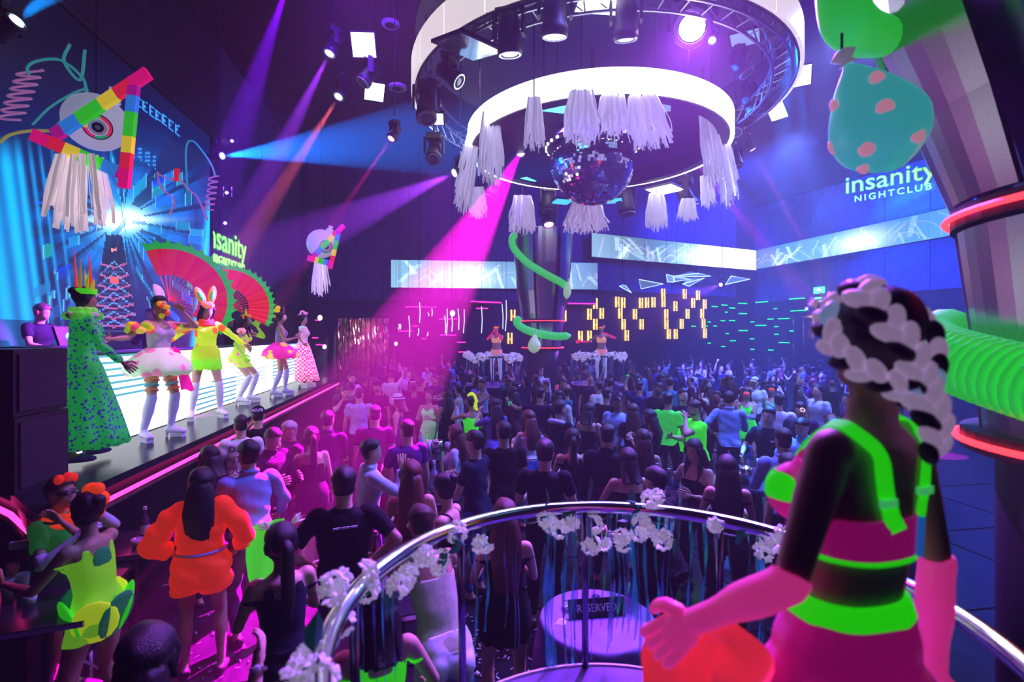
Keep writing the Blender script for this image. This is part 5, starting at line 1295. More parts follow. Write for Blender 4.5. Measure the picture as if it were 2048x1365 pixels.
C(503, 918, .35, 'tall man in a pale blue shirt with a neon green cloth at his waist', 1.78, skin=0, top=('shirt', '#8f9be0'), bot=('pants', '#5a4a86'), hair=('short', 'black'), pose=dict(la='bent', ra='low', lean=(0, .05), rf=(.05, -.12)), extra=green_apron, shoes=m_shoe)
C(482, 850, .1, 'man in a white T-shirt with black old-style lettering on the back', 1.72, skin=0, top=('tee', WHT), bot=('jeans', '#1c2348'), hair=('fade', 'black'), pose=dict(la='down', ra='bent'),
  extra=text_on_back(['DS', 'NT', 'OU', 'F'], .115, M('black print', (.02, .02, .06), .6), -.14, 'shirt_lettering', x0=-.085))
def cap_text(k, B, J, root):
    text_mesh('cap_lettering', 'AO,PE', .052, fabric('#e8e8ff'), J['head']+J['Rh']@A([0, -.118, .070]), J['Rh']@A([1., 0, 0]), J['Rh']@A([0, .25, 1]), .004, root, bold=.002, align='CENTER')
C(516, 832, -.1, 'man in a black cap with white letters raising his hand beside the stage', 1.76, skin=0, top=('tee', BLK), bot=('pants', BLK), hair=('fade', 'black'), cap='#0d0c14', capback=False, pose=dict(la='face', ra='bent'), extra=cap_text)
C(540, 868, -2.5, 'man in a dark suit and tie looking down near the stage edge', 1.73, skin=0, top=('suit', '#120e20'), bot=('pants', '#120e20'), hair=('short', 'black'), pose=dict(nod=.35, la='bent', ra='bent'))
C(584, 858, 1.9, 'grey-haired person in dark clothes facing the stage', 1.68, skin=1, top=('jacket', '#1a0f2c'), bot=('pants', BLK), hair=('short', 'grey'), pose=dict(nod=.2))
C(625, 880, .2, 'woman in a black dress with bare arms beside the grey-haired person', 1.64, sex='f', skin=0, top=('strapless', '#140a20'), bot=('mini', '#140a20'), hair=('pony', 'black'), pose=dict(la='bent', ra='down', lean=(0, .05)), watch='r')
def feather_band(k, B, J, root):
    H = lambda p: J['head']+J['Rh']@A(p)
    MB().tube([H((.088*math.cos(a), .01, .10*math.sin(a)+.01)) for a in np.linspace(.1, math.pi-.1, 14)], .007, 6).build('headband', M('shiny dark band', (.08, .02, .08), .2), root)
    rs = np.random.RandomState(4)
    for sd in (-1, 1):
        b = MB()
        for i in range(16):
            e = unit(A([sd*.7+rs.normal(0, .5), rs.normal(0, .5), .8+rs.normal(0, .35)])); p = H((sd*.07, .01, .10)); L = rs.uniform(.05, .09)
            b.tube([p, p+e*L*.5, p+e*L], [.004, .011, .002], 5, flat=.4)
        b.build('feather_tuft', M('pastel feathers', (.75, .70, .85), .6, 0, .12, (.8, .6, .9), noise=.4, nscale=40), root, True)
    MB().box(H((0, -.125, -.085)), (.035, .012, .03)).build('hair_clip', EM('pale blue glow', (.3, .6, 1.), .6), root)
C(567, 1092, .25, 'woman with fluffy pastel headband and ponytail, dark top', 1.62, sex='f', skin=0, top=('tank', '#10182c'), bot=('pants', BLK), hair=('pony', 'black'), pose=dict(la='bent', ra='bent', lean=(0, .04)), extra=feather_band)
C(688, 968, .05, 'broad man in a black polo with tiny white print across the back', 1.76, skin=0, top=('tee', '#130c18', .75), bot=('jeans', '#4a3a80'), hair=('short', 'black'), pose=dict(la='hip', ra='hip', fat=1.14), extra=lambda k, B, J, root: [MB().box(J['neck']+J['Rt']@A([x, -.136, -.10]), (w, .006, .012)).build('back_print', fabric('#e8d8ff'), root) for x, w in ((-.055, .05), (.005, .055), (.062, .045))])
C(735, 903, -1.35, 'man in a white shirt turned sideways with fingers at his lips', 1.72, skin=0, top=('shirt', '#cfd4f4'), bot=('jeans', '#3a3578'), hair=('short', 'black'), pose=dict(la='bent', ra=((-.03, .27, .07), (.4, -.2, -1)), lean=(0, .02)))
C(822, 958, .05, 'woman in a salmon dress with very long red-brown hair', 1.66, sex='f', skin=0, top=('strapless', '#a8485a'), bot=('mini', '#a8485a'), hair=('long', 'red'), pose=dict(la='bent', ra='bent'))
def straps(m, r=.006):
    def f(k, B, J, root):
        for sd in (-1, 1):
            q = [J['neck']+J['Rt']@A(p) for p in ((sd*.07, .09, -.16), (sd*.085, .06, -.05), (sd*.088, .0, -.018), (sd*.08, -.07, -.05), (sd*.06, -.105, -.17))]
            MB().tube(spline(q, 4), r, 5).build('strap', m, root)
    return f
C(905, 968, 1.15, 'woman in a black strappy top with hair pinned, turned to her table', 1.64, sex='f', skin=0, top=('strapless', '#0e0a16', -.1, .1), bot=('pants', BLK), hair=('bun', 'black'), pose=dict(la='hold', ra='hold', lean=(0, .04), nod=.15), watch='l', extra=straps(M('black strap', (.02, .01, .03), .5)))
C(952, 885, 1.1, 'man in a navy polo and blue jeans beside the strappy-top woman', 1.74, skin=0, top=('tee', NAV), bot=('jeans', '#33549a'), hair=('short', 'black'), pose=dict(la='bent', ra='bent', nod=.1))
C(912, 868, 1.4, 'woman with long red hair in a pale top near the drinks table', 1.6, sex='f', skin=0, top=('tee', '#c9bfe0'), bot=('pants', BLK), hair=('long', 'red'))
C(990, 812, .45, 'woman in a loose violet T-shirt and denim shorts with long black hair', 1.7, sex='f', skin=0, top=('tee', '#6a63c8', .9, -.02), bot=('shorts', '#1c2048'), hair=('long', 'black'), pose=dict(la='phone', ra='down'))
C(1062, 838, .55, 'woman in a white off-shoulder top and jeans with dark red hair', 1.66, sex='f', skin=0, top=('offshoulder', '#d8d4ee'), bot=('jeans', '#24458f'), hair=('long', 'red'), pose=dict(la='bent', ra='low', lean=(0, .05)))
def white_hood(k, B, J, root):
    q = [J['neck']+J['Rt']@A([.115*math.cos(a), .10*math.sin(a)-.03, -.02-.03*math.sin(a)]) for a in np.arange(20)*2*math.pi/20]
    MB().tube(q, .035, 8, closed=True).build('hood', fabric('#b8b4e0'), root, True)
C(1118, 818, -.75, 'bearded man in dark T-shirt with a pale towel over his shoulders', 1.78, skin=1, top=('tee', '#181426'), bot=('pants', BLK), hair=('short', 'black'), beard=True, face=True, pose=dict(la='down', ra='down'), extra=white_hood)
C(1178, 822, -.35, 'woman in a black strapless jumpsuit with bare back and a wristwatch', 1.68, sex='f', skin=0, top=('strapless', '#0c0a14'), bot=('shorts', '#0c0a14'), hair=('bob', 'black'), pose=dict(ra='down', la='bent'), watch='r')
C(1213, 790, -.5, 'man in a black T-shirt with short dark hair among the middle guests', 1.78, skin=1, top=('tee', BLK), bot=('pants', BLK), hair=('fade', 'black'))
def cap_stripes(k, B, J, root):
    for i in range(3): MB().box(J['head']+J['Rh']@A([-.06+i*.022, .085-.008*i, .075]), (.010, .02, .045), J['Rh']@rotz(.5)@roty(.35)).build('cap_stripe', fabric('#f0f0ff'), root)
C(1236, 805, 2.9, 'smiling bearded man in a dark cap with white stripes and a pale blue shirt', 1.74, skin=2, top=('tee', '#8fb4f0'), bot=('pants', BLK), hair=('fade', 'black'), beard=True, cap='#12101c', extra=cap_stripes)
C(1266, 828, .1, 'person with very long brown hair in dark clothes', 1.68, sex='f', skin=1, top=('tee', '#160e1c'), bot=('pants', BLK), hair=('long', 'brown'))
C(1305, 832, 1.35, 'woman in a black tank top raising a glass, turned sideways', 1.66, sex='f', skin=0, top=('tank', '#100c18'), bot=('mini', BLK), hair=('long', 'black'), pose=dict(la='hold', ra='hold', lean=(0, .03)), watch='l')
def held_shirt(k, B, J, root):
    b = MB(); rings = []
    for i, (z, w) in enumerate(((.05, .06), (-.05, .16), (-.2, .20), (-.38, .20), (-.55, .22))):
        rings.append([J['wrr']+A([(u-.4)*w+.02, .03+.03*math.sin(u*11+i), z]) for u in np.linspace(0, 1, 12)])
    b.loft(rings, False, False); b.build('held_shirt', neon(NG, .5), root, True)
C(1366, 792, -2.7, 'full-bearded man holding up a neon green shirt', 1.8, skin=0, top=('tee', '#18122a'), bot=('pants', BLK), hair=('short', 'black'), beard=True, pose=dict(ra='hold', la='bent'), extra=held_shirt)
C(1393, 818, 2.0, 'man with glasses in a neon green T-shirt scratching his chin', 1.78, skin=0, top=('tee', neon(NG, .5)), bot=('pants', BLK), hair=('fade', 'brown'), beard=True, glasses=True, pose=dict(la='face', ra='bent', fat=1.12, nod=.15))
C(1458, 798, .15, 'man in a light blue shirt with rolled sleeves, back to us', 1.8, skin=0, top=('shirt', '#86a8e8', 1.3), bot=('jeans', '#26264a'), hair=('short', 'black'), pose=dict(la='hip', ra='bent'))
def antenna(k, B, J, root): MB().ell(J['head']+J['Rh']@A([0, .03, .125]), (.016, .016, .016), nu=8, nv=6).build('bead', neon('#ff3a50', .5), root)
C(1494, 788, 3.0, 'masked hostess in a neon green dress with folded white gloves', 1.68, sex='f', skin=0, top=('tank', neon('#2aff3c', .5)), bot=('mini', neon('#2aff3c', .5)), hair=('bun', 'black'), mask=neon('#ff3a1e', .55), gloves=fabric('#aab4f0'), gloveext=.95, pose=dict(la='cross', ra='cross'), extra=antenna)
C(1546, 780, 2.7, 'masked hostess in green straps partly behind a man in white', 1.66, sex='f', skin=0, top=('tank', neon('#2ae88c', .35)), bot=('mini', neon('#2ae88c', .3)), hair=('bun', 'black'), mask=neon('#ff3a1e', .55), gloves=fabric('#aab4f0'), pose=dict(la='hold', ra='down'))
C(1538, 832, 2.75, 'man with glasses in a black polo with a name badge behind the table', 1.74, skin=0, top=('tee', '#0b0a18', .75), bot=('pants', BLK), hair=('short', 'black'), glasses=True, pose=dict(la='table', ra='table'),
  extra=lambda k, B, J, root: MB().box(J['neck']+J['Rt']@A([-.09, .125, -.15]), (.06, .008, .016)).build('name_badge', fabric('#e8e8ff'), root))
C(1558, 803, .1, 'man in a white T-shirt with dark hair, back to us', 1.74, skin=0, top=('tee', WHT), bot=('pants', NAV), hair=('fade', 'black'))
def glow_band(k, B, J, root):
    H = lambda p: J['head']+J['Rh']@A(p)
    for i in range(8): MB().ell(H((-.06+.03*math.cos(i*.785), .09, .05+.03*math.sin(i*.785))), (.010, .008, .010), nu=8, nv=6).build('band_light', EM('band light %d' % (i % 3), [(1, .2, .5), (.3, .8, 1), (1, .8, .2)][i % 3], 1.2), root)
C(1602, 818, 2.9, 'young man with a ring of tiny coloured lights on his forehead', 1.70, skin=0, top=('tee', '#30304c'), bot=('pants', BLK), hair=('short', 'black'), pose=dict(nod=.35), extra=glow_band)
C(1606, 852, 2.8, 'young man in a light blue shirt looking down at the table', 1.70, skin=0, top=('shirt', '#86a4ea', .9), bot=('pants', NAV), hair=('short', 'black'), pose=dict(nod=.35, la='table', ra='table', fat=1.08))
C(1572, 884, .35, 'man in a pale blue shirt with cropped dark hair, back to us near the dancer', 1.76, skin=0, top=('shirt', '#8ea2ea'), bot=('pants', NAV), hair=('fade', 'black'), pose=dict(la='bent', ra='bent', lean=(0, .05)))
C(1592, 940, .5, 'guest in a black sleeveless top right next to the dancer', 1.66, sex='f', skin=0, top=('tank', '#0c0a14'), bot=('pants', BLK), hair=('short', 'black'), pose=dict(lean=(0, .1)), extra=straps(M('black strap', (.02, .01, .03), .5)))
C(1398, 898, 2.6, 'woman with loose black hair and bare shoulders in a black top at the table', 1.64, sex='f', skin=0, top=('strapless', '#0c0812'), bot=('pants', BLK), hair=('long', 'black'), pose=dict(la='bent', ra='low', nod=.2, lean=(0, .06)))
C(1455, 938, .1, 'woman with long black hair close behind the flower rail, before the drinks', 1.64, sex='f', skin=0, top=('tank', '#0e0a14'), bot=('pants', BLK), hair=('long', 'black'), pose=dict(la='bent', ra='bent'))
C(1637, 783, 2.3, 'man in a white T-shirt gazing at the stage', 1.80, skin=0, top=('tee', '#c4ccf4'), bot=('pants', NAV), hair=('buzz', 'black'), pose=dict(look=.1))
C(1700, 800, 2.0, 'man in a dark T-shirt lifting his hand beside the dancer', 1.76, skin=1, top=('tee', '#241848'), bot=('pants', BLK), hair=('fade', 'black'), pose=dict(la='hold'))
C(1722, 775, 2.2, 'man with glowing pink visor next to the braided dancer', 1.74, skin=0, top=('tee', '#1c1840'), bot=('pants', BLK), hair=('short', 'black'), mask=neon('#ff2a70', .7))
# --- middle of the floor, magenta side
C(750, 830, .0, 'man in a plum T-shirt with cropped hair standing in the magenta beam', 1.76, skin=0, top=('tee', '#3a1048'), bot=('pants', BLK), hair=('fade', 'black'))
C(718, 788, -.2, 'man in a pale T-shirt, back to us, in the magenta haze', 1.74, skin=0, top=('tee', '#b0b4f0'), bot=('jeans', '#24244c'), hair=('fade', 'black'))
C(690, 785, -2.9, 'bearded man in black lifting one elbow near the stage corner', 1.76, skin=0, top=('tee', '#170c26'), bot=('pants', BLK), hair=('short', 'black'), beard=True, pose=dict(ra='face', nod=.3))
C(703, 757, -2.6, 'man in a pale pink shirt looking up by the stage end', 1.76, skin=0, top=('shirt', '#d8a8e0'), bot=('pants', BLK), hair=('short', 'black'))
C(756, 775, 2.6, 'bearded man in a backward cap and purple T-shirt', 1.74, skin=1, top=('tee', '#2a0f44'), bot=('pants', BLK), hair=('short', 'black'), beard=True, cap='#241038', capback=True)
C(797, 803, 1.3, 'woman in a sleeveless plum dress with a white hat', 1.66, sex='f', skin=0, top=('tank', '#4a1466'), bot=('mini', '#4a1466'), hair=('bob', 'brown'), hat='#d8d0ea')
C(842, 768, -1.2, 'man in a maroon T-shirt reaching out his arm', 1.76, skin=0, top=('tee', '#5a0f3c'), bot=('pants', BLK), hair=('short', 'brown'), pose=dict(ra='fwd', la='fwd'))
C(818, 748, 3.0, 'waiter in a plum waistcoat and white sleeves', 1.72, skin=0, top=('shirt', '#c8a8e4'), bot=('pants', BLK), hair=('short', 'black'))
def boa(k, B, J, root):
    H = lambda p: J['head']+J['Rh']@A(p); rs = np.random.RandomState(9); b = MB()
    for q in spline([H((-.04, .02, .13)), H((.02, -.02, .14)), H((.05, -.08, .08)), H((.05, -.11, -.02)), H((.05, -.10, -.10))], 5): b.ell(q+rs.normal(0, .006, 3), (.032, .032, .032), nu=8, nv=6)
    b.build('feather_crest', neon(NY, .6), root)
def towel(k, B, J, root):
    b = MB(); rings = []
    for i, (z, w, y) in enumerate(((.02, .05, 0), (-.08, .10, -.03), (-.2, .09, -.06), (-.32, .05, -.08))): rings.append([J['wrl']+A([(u-.5)*w, y+.02*math.sin(u*9), z]) for u in np.linspace(0, 1, 8)])
    b.loft(rings, False, False); b.build('white_cloth', fabric('#d0d4f8'), root, True)
C(943, 805, .35, 'dancer in a neon green top with yellow feather crest holding a white cloth', 1.68, sex='f', skin=1, top=('crop', neon(NG, .5), -.1, .35), bot=('hotpants', neon(NG, .45)), hair=('short', 'black'), pose=dict(la=((.02, .32, .12), (.6, 0, -1)), ra='bent'), extra=both(boa, towel))
C(897, 795, .2, 'woman with long black hair between two neon green dancers', 1.66, sex='f', skin=0, top=('tank', '#1c0f34'), bot=('mini', BLK), hair=('long', 'black'))
C(858, 792, 2.8, 'hostess in a pale green two-piece outfit in the haze', 1.66, sex='f', skin=0, top=('crop', neon('#8cffb0', .25), -.1, .2), bot=('shorts', neon('#8cffb0', .2)), hair=('bun', 'black'), pose=dict(la='bent', ra='bent'))
C(1336, 800, -.3, 'man in a neon green T-shirt with dark hair, back to us', 1.76, skin=1, top=('tee', neon('#35f03a', .35)), bot=('pants', BLK), hair=('fade', 'black'))
C(1278, 775, -.4, 'man with raised arm wearing a neon green wristband', 1.78, skin=1, top=('tee', '#28286c'), bot=('pants', BLK), hair=('fade', 'black'), pose=dict(la='up'), extra=bracelet('l', neon(NG, .6)))
C(1080, 790, -.5, 'man stretching out both arms, dark T-shirt, green wristband', 1.8, skin=1, top=('tee', '#171232'), bot=('pants', BLK), hair=('fade', 'black'), pose=dict(la='out', ra='fwd'), extra=bracelet('l', neon('#2affa0', .5)))
C(1318, 778, 2.5, 'dark-bearded man in a black T-shirt beside the neon green shirts', 1.8, skin=2, top=('tee', BLK), bot=('pants', BLK), hair=('short', 'black'), beard=True)
C(1340, 765, .1, 'tall man with shaved head in a teal T-shirt', 1.84, skin=0, top=('tee', '#1f6a86'), bot=('pants', BLK), hair=('buzz', 'brown'))
C(1082, 733, 3.0, 'man in a bright white shirt standing under the far column', 1.76, skin=0, top=('shirt', '#e4e4fa'), bot=('pants', BLK), hair=('short', 'black'), dist=15.2)
C(1510, 765, 2.9, 'man with a white cap and white T-shirt behind the masked hostess', 1.76, skin=0, top=('tee', '#dfe4fc'), bot=('pants', BLK), hair=('short', 'black'), cap='#e4e8ff')
C(1128, 768, 2.7, 'man in a dark jacket facing us in the middle rows', 1.74, skin=1, top=('jacket', '#17142e'), bot=('pants', BLK), hair=('short', 'black'))
C(1180, 758, -2.9, 'pale-faced man with cropped hair in the middle rows', 1.76, skin=0, top=('tee', '#20203e'), bot=('pants', BLK), hair=('buzz', 'black'))
C(1030, 775, .4, 'man in a dark jacket raising one bare hand', 1.76, skin=1, top=('jacket', '#191636'), bot=('pants', BLK), hair=('fade', 'black'), pose=dict(ra='up'))
C(965, 770, 2.2, 'man in a white tank top reaching for his neighbour', 1.74, skin=1, top=('tank', '#c4c0ea'), bot=('pants', BLK), hair=('fade', 'black'), pose=dict(la='fwd'))
C(870, 760, 2.4, 'bearded man in a blue jacket gesturing in the haze', 1.76, skin=0, top=('jacket', '#202a6a'), bot=('pants', BLK), hair=('short', 'black'), beard=True, pose=dict(la='bent', ra='bent'))
# --- bottom edge, around the near podium
C(745, 1225, .2, 'woman in a neon green top with long black hair below the flower rail', 1.62, sex='f', skin=0, top=('tank', neon(NG, .5)), bot=('pants', '#101828'), hair=('bob', 'black'), pose=dict(la='low', ra='low', lean=(.03, .05)))
C(885, 1125, .25, 'woman in white jeans and a pale green tank top leaning over a table', 1.66, sex='f', skin=1, top=('tank', '#b8c8a8'), bot=('jeans', '#dfe6ff'), hair=('short', 'brown'), dist=3.05, pose=dict(la='table', ra='table', pel=(0, -.08, 0), lean=(-.06, .30), nod=.5, fat=1.05), extra=straps(fabric('#b8c8a8'), .009))
C(290, 1322, -.3, 'dark-haired guest at the bottom edge lifting a hand with a watch', 1.66, sex='f', skin=0, top=('tee', '#120a18'), bot=('pants', BLK), hair=('bob', 'black'), pose=dict(ra=((.20, .22, .0), (.4, -.2, -1)), la='bent'), watch='r')
C(1330, 1105, .9, 'guest in black reaching over the reserved table with green beads', 1.66, skin=0, top=('tee', '#0e0a14'), bot=('pants', BLK), hair=('short', 'black'), pose=dict(la='table', ra='bent', lean=(0, .08)), extra=bracelet('l', neon(NG, .4)), watch='l', dist=4.1)
C(1010, 1035, .1, 'woman with red-brown hair in black between table and rail', 1.6, sex='f', skin=0, top=('tank', '#100a16'), bot=('mini', BLK), hair=('long', 'red'), pose=dict(la='bent', ra='bent'))
# --- further guests filling the middle of the floor
C(1008, 865, .3, 'man in a black T-shirt right behind the navy polo man', 1.76, skin=0, top=('tee', BLK), bot=('pants', BLK), hair=('short', 'black'))
C(1145, 880, .1, 'woman in a dark halter top with tied hair in front of the towel man', 1.64, sex='f', skin=0, top=('tank', '#120c1c'), bot=('mini', BLK), hair=('pony', 'black'), pose=dict(la='bent', ra='bent'))
C(1215, 870, -.2, 'man in a charcoal shirt, back to us, in front of the striped cap', 1.76, skin=1, top=('shirt', '#1c1a2a'), bot=('pants', BLK), hair=('fade', 'black'), pose=dict(ra='bent'))
C(1286, 880, .2, 'woman in a black dress with brown hair left of the bare-shouldered woman', 1.64, sex='f', skin=0, top=('tank', '#0d0a14'), bot=('mini', BLK), hair=('long', 'brown'))
C(1665, 858, .2, 'man in a pale grey T-shirt half hidden by the dancer shoulder', 1.76, skin=0, top=('tee', '#8f98d0'), bot=('pants', NAV), hair=('fade', 'black'))
C(655, 845, -.3, 'man in a dark blue shirt with arms folded at the stage side', 1.74, skin=0, top=('shirt', '#1a1444'), bot=('pants', BLK), hair=('short', 'black'), pose=dict(la='cross', ra='cross'))
C(815, 862, .5, 'man in a purple T-shirt behind the tall white cup', 1.74, skin=0, top=('tee', '#4a1878'), bot=('pants', BLK), hair=('fade', 'black'), pose=dict(la='bent'))
C(1090, 905, -.1, 'man in black with a bare neck just behind the small drinks table', 1.76, skin=0, top=('tee', '#0e0b16'), bot=('pants', BLK), hair=('short', 'black'), pose=dict(la='bent', ra='bent'))
C(1262, 925, .3, 'woman with black bob and gold bangle leaning on the drinks table', 1.62, sex='f', skin=0, top=('strapless', '#110c18'), bot=('pants', BLK), hair=('bob', 'black'), pose=dict(la='table', ra='table', lean=(0, .08)), extra=bracelet('r', M('gold bangle', (.8, .5, .15), .25, 1.)))

# ------------------------------------------------------------------ the rest of the crowd: kinds of guest, each placed many times
kinds = []
rsk = np.random.RandomState(21)
for i in range(14):
    f = i % 3 == 1
    poses = [dict(), dict(la='bent', ra='down'), dict(la='hold', ra='hold'), dict(ra='up'), dict(la='bent', ra='bent', lean=(.02, .03)), dict(ra='phone'), dict(la='hip', ra='bent', look=.4), dict(ra='bent', look=-.5, twist=.2)]
    kinds.append(person(loc=(0, 0, -50), rot=0, h=1.7, sex='f' if f else 'm', vox=.030, fine=i < 9, face=False, skin=0, seed=i*5,
        top=([('tee', '#888888'), ('shirt', '#888888', 1.6), ('tank', '#888888'), ('tee', '#888888', .8)][i % 4 if not f else (2, 3)[i % 2]]), bot=('pants', BLK), hair=(['short', 'fade', 'long', 'short', 'buzz', 'long', 'bob'][i % 7] if not f else ['long', 'bun', 'long', 'bob'][i % 4], 'black'), shoes=None, pose=poses[i % 8],
        cap='#888889' if i in (6, 12) else None))

# ------------------------------------------------------------------ stage performers
def pattern(name, ca, cb, scale, emit=.3, rough=.6):
    if name in _M: return _M[name]
    m = bpy.data.materials.new(name); m.use_nodes = True; nt = m.node_tree; b = nt.nodes['Principled BSDF']
    tc = nt.nodes.new('ShaderNodeTexCoord'); nz = nt.nodes.new('ShaderNodeTexVoronoi'); nz.inputs['Scale'].default_value = scale
    nt.links.new(tc.outputs['Object'], nz.inputs['Vector']); cr = nt.nodes.new('ShaderNodeValToRGB')
    cr.color_ramp.elements[0].position = .30; cr.color_ramp.elements[1].position = .42
    cr.color_ramp.elements[0].color = (*hx(cb), 1); cr.color_ramp.elements[1].color = (*hx(ca), 1)
    nt.links.new(nz.outputs['Distance'], cr.inputs['Fac']); nt.links.new(cr.outputs['Color'], b.inputs['Base Color']); nt.links.new(cr.outputs['Color'], b.inputs['Emission Color'])
    b.inputs['Emission Strength'].default_value = emit; b.inputs['Roughness'].default_value = rough; _M[name] = m; return m
def checks(name, ca, cb, scale, emit=.3):
    if name in _M: return _M[name]
    m = bpy.data.materials.new(name); m.use_nodes = True; nt = m.node_tree; b = nt.nodes['Principled BSDF']
    tc = nt.nodes.new('ShaderNodeTexCoord'); ck = nt.nodes.new('ShaderNodeTexChecker'); ck.inputs['Scale'].default_value = scale; ck.inputs[1].default_value = (*hx(ca), 1); ck.inputs[2].default_value = (*hx(cb), 1)
    nt.links.new(tc.outputs['Object'], ck.inputs['Vector']); nt.links.new(ck.outputs['Color'], b.inputs['Base Color']); nt.links.new(ck.outputs['Color'], b.inputs['Emission Color']); b.inputs['Emission Strength'].default_value = emit; _M[name] = m; return m
PF = SZ+.05
def show_at(px, d): q = P(px, 0, d); return (q.x, q.y, PF)
def ruffle(J, root, m, R0, z, n=14, r=.04, name='ruffle', tilt=.0):
    for i in range(n):
        a = i*2*math.pi/n; MB().ell(J['neck']+J['Rt']@A([R0*math.cos(a), R0*.9*math.sin(a), z+tilt*math.sin(a)]), (r, r, r*.8), nu=8, nv=6).build(name, m[i % len(m)], root, True)
def spikes(J, root, items, name='crown_spike'):
    for (x, y, z, L, r, m, ang_) in items:
        p = J['head']+J['Rh']@A([x, y, z]); e = J['Rh']@unit(A([math.sin(ang_), .0, math.cos(ang_)])); MB().tube([p, p+e*L*.5, p+e*L], [r, r*.8, r*.15], 7).build(name, m, root)
def s1(k, B, J, root):
    ruffle(J, root, [neon('#6aff4a', .3), fabric('#e8f0d8'), neon('#5ae030', .3)], .13, .0, 16, .05, 'collar_ruffle'); ruffle(J, root, [neon('#8aff5a', .3)], .09, .06, 10, .04, 'collar_ruffle')
    MB().lathe([(.098, .045), (.100, .10), (.092, .10), (.09, .045)], 20, J['head'], J['Rh'], cap=False).build('crown_band', neon('#5aff1e', .5), root)
    spikes(J, root, [(-.05, .03, .09, .22, .016, neon('#c8e020', .3), -.2), (.0, .05, .09, .38, .016, neon('#ff4a3a', .35), -.12), (.05, .0, .09, .20, .014, neon('#c8e020', .3), .25), (-.07, -.03, .09, .16, .014, neon('#3ad030', .3), -.35), (.03, -.05, .09, .30, .015, neon('#d0b020', .3), .05), (-.02, -.06, .09, .42, .014, neon('#ff6a4a', .3), -.15), (.08, .03, .09, .12, .02, neon('#ffe23a', .4), .5)])
def S(px, d, turn, label, h=1.70, **k):
    return C(px, 0, turn, label, h, loc=show_at(px, d), sex='f', floor=PF, **k)
m_gd = pattern('green dress print', '#12b848', '#2a2a9a', 26, .28)
S(166, 5.05, -1.25, 'performer in a long green patterned dress and tall spiked crown', 1.70, skin=1, top=('tee', m_gd, 1.95, .1), bot=('maxi', m_gd, [(.14, .135, .105, 0), (0, .19, .16, 0), (-.25, .23, .21, .4), (-.55, .29, .27, .8), (-.80, .33, .31, 1.1)]), hair=('bun', 'black'), shoes=fabric('#6a5aa8'), pose=dict(la='down', ra='low', lf=(.02, .10), rf=(.04, -.14)), extra=s1)
m_lil = M('lilac boot', (.55, .48, .85), .35, 0, .08, (.5, .45, .9)); m_wb = M('white boot', (.78, .76, .92), .3, 0, .06)
def s2(k, B, J, root):
    H = lambda p: J['head']+J['Rh']@A(p); rs = np.random.RandomState(3)
    for i in range(15):
        a = -1.2+i*.2; e = J['Rh']@unit(A([-.55*math.cos(a)-.1, -.5, .9*math.sin(a)+.35])); p = H((0, -.03, .05)); x, y, z = frame_of(e)
        MB().ell(p+e*.13, (.035, .02, .12), np.stack([x, y, z], 1), 8, 6).build('feather', M('white feather', (.82, .78, .9), .7, 0, .1), root, True)
    MB().ell(H((0, .10, -.02)), (.03, .07, .03), J['Rh']).build('beak', neon('#ffd21e', .4), root, True)
    for i in range(6): MB().ell(H((.05*math.cos(i), .06+.02*math.sin(i*2), .02-.03*i)), (.035, .03, .035), J['Rh'], 8, 6).build('face_petal', neon(['#ffb41e', '#ff5a3a', '#d8e020'][i % 3], .35), root, True)
    for n, sd in (('l', -1), ('r', 1)):
        for i in range(12):
            a = i*.52; c = J['sh'+n]+A([sd*.05, .0, -.02]); MB().ell(c+A([.10*math.cos(a)+sd*.02, .10*math.sin(a), -.03*(i % 3)]), (.055, .055, .045), nu=8, nv=6).build('shoulder_ruffle', neon(['#ffd81e', '#ff5a78', '#ffe64a', '#b8e020'][i % 4], .38), root, True)
    b = MB(); b.loft([[J['pel']+A([sd_*(.04+.05*q)-.10-.12*q, .16+.05*q, .16-.55*q+.02*math.sin(sd_*3)]) for sd_ in np.linspace(-1, 1, 7)] for q in np.linspace(0, 1, 7)], False, False); b.build('sash', neon('#ff1e9a', .45), root, True)
    for n in 'lr':
        for q in (.35, .5, .65, .8): 
            c = J['hip'+n]+(J['kn'+n]-J['hip'+n])*q; x, y, z = frame_of(J['kn'+n]-J['hip'+n]); MB().tube([c+(x*math.cos(a)+y*math.sin(a))*(.088-.03*q) for a in np.arange(14)*2*math.pi/14], .012, 5, closed=True).build('stocking_stripe', neon(['#e07848', '#50a8c8'][int(q*20) % 2], .25), root)
S(318, 6.25, -2.5, 'performer with white feather headdress, ruffled shoulders and a pale tutu', 1.70, skin=0, top=('leotard', fabric('#e8d8ee')), bot=('tutu', pattern('pale tutu', '#d8f0c8', '#ff8ac0', 6, .22)), hair=('short', 'black'), boots=m_lil, shoes=None, pose=dict(la=((-.02, .22, .16), (.8, 0, -1)), ra='side', lf=(.06, .0), rf=(.10, .0)), extra=s2)
def ears(J, root, m1, m2, pos, L, name='headdress_ear'):
    for (x, ang_) in pos:
        e = J['Rh']@unit(A([math.sin(ang_), 0, math.cos(ang_)])); p = J['head']+J['Rh']@A([x, .02, .10]); xx = J['Rh']@unit(A([math.cos(ang_), 0, -math.sin(ang_)])); yy = np.cross(e, xx)
        o = MB().ell(p+e*L*.5, (L*.24, .014, L*.55), np.stack([xx, yy, e], 1), 12, 8).build(name, m1, root, True); MB().ell(p+e*L*.5-yy*.012, (L*.12, .010, L*.32), np.stack([xx, yy, e], 1), 10, 6).build('ear_inlay', m2, o, True); MB().ell(p+e*L*.5+yy*.012, (L*.12, .010, L*.32), np.stack([xx, yy, e], 1), 10, 6).build('ear_inlay', m2, o, True)
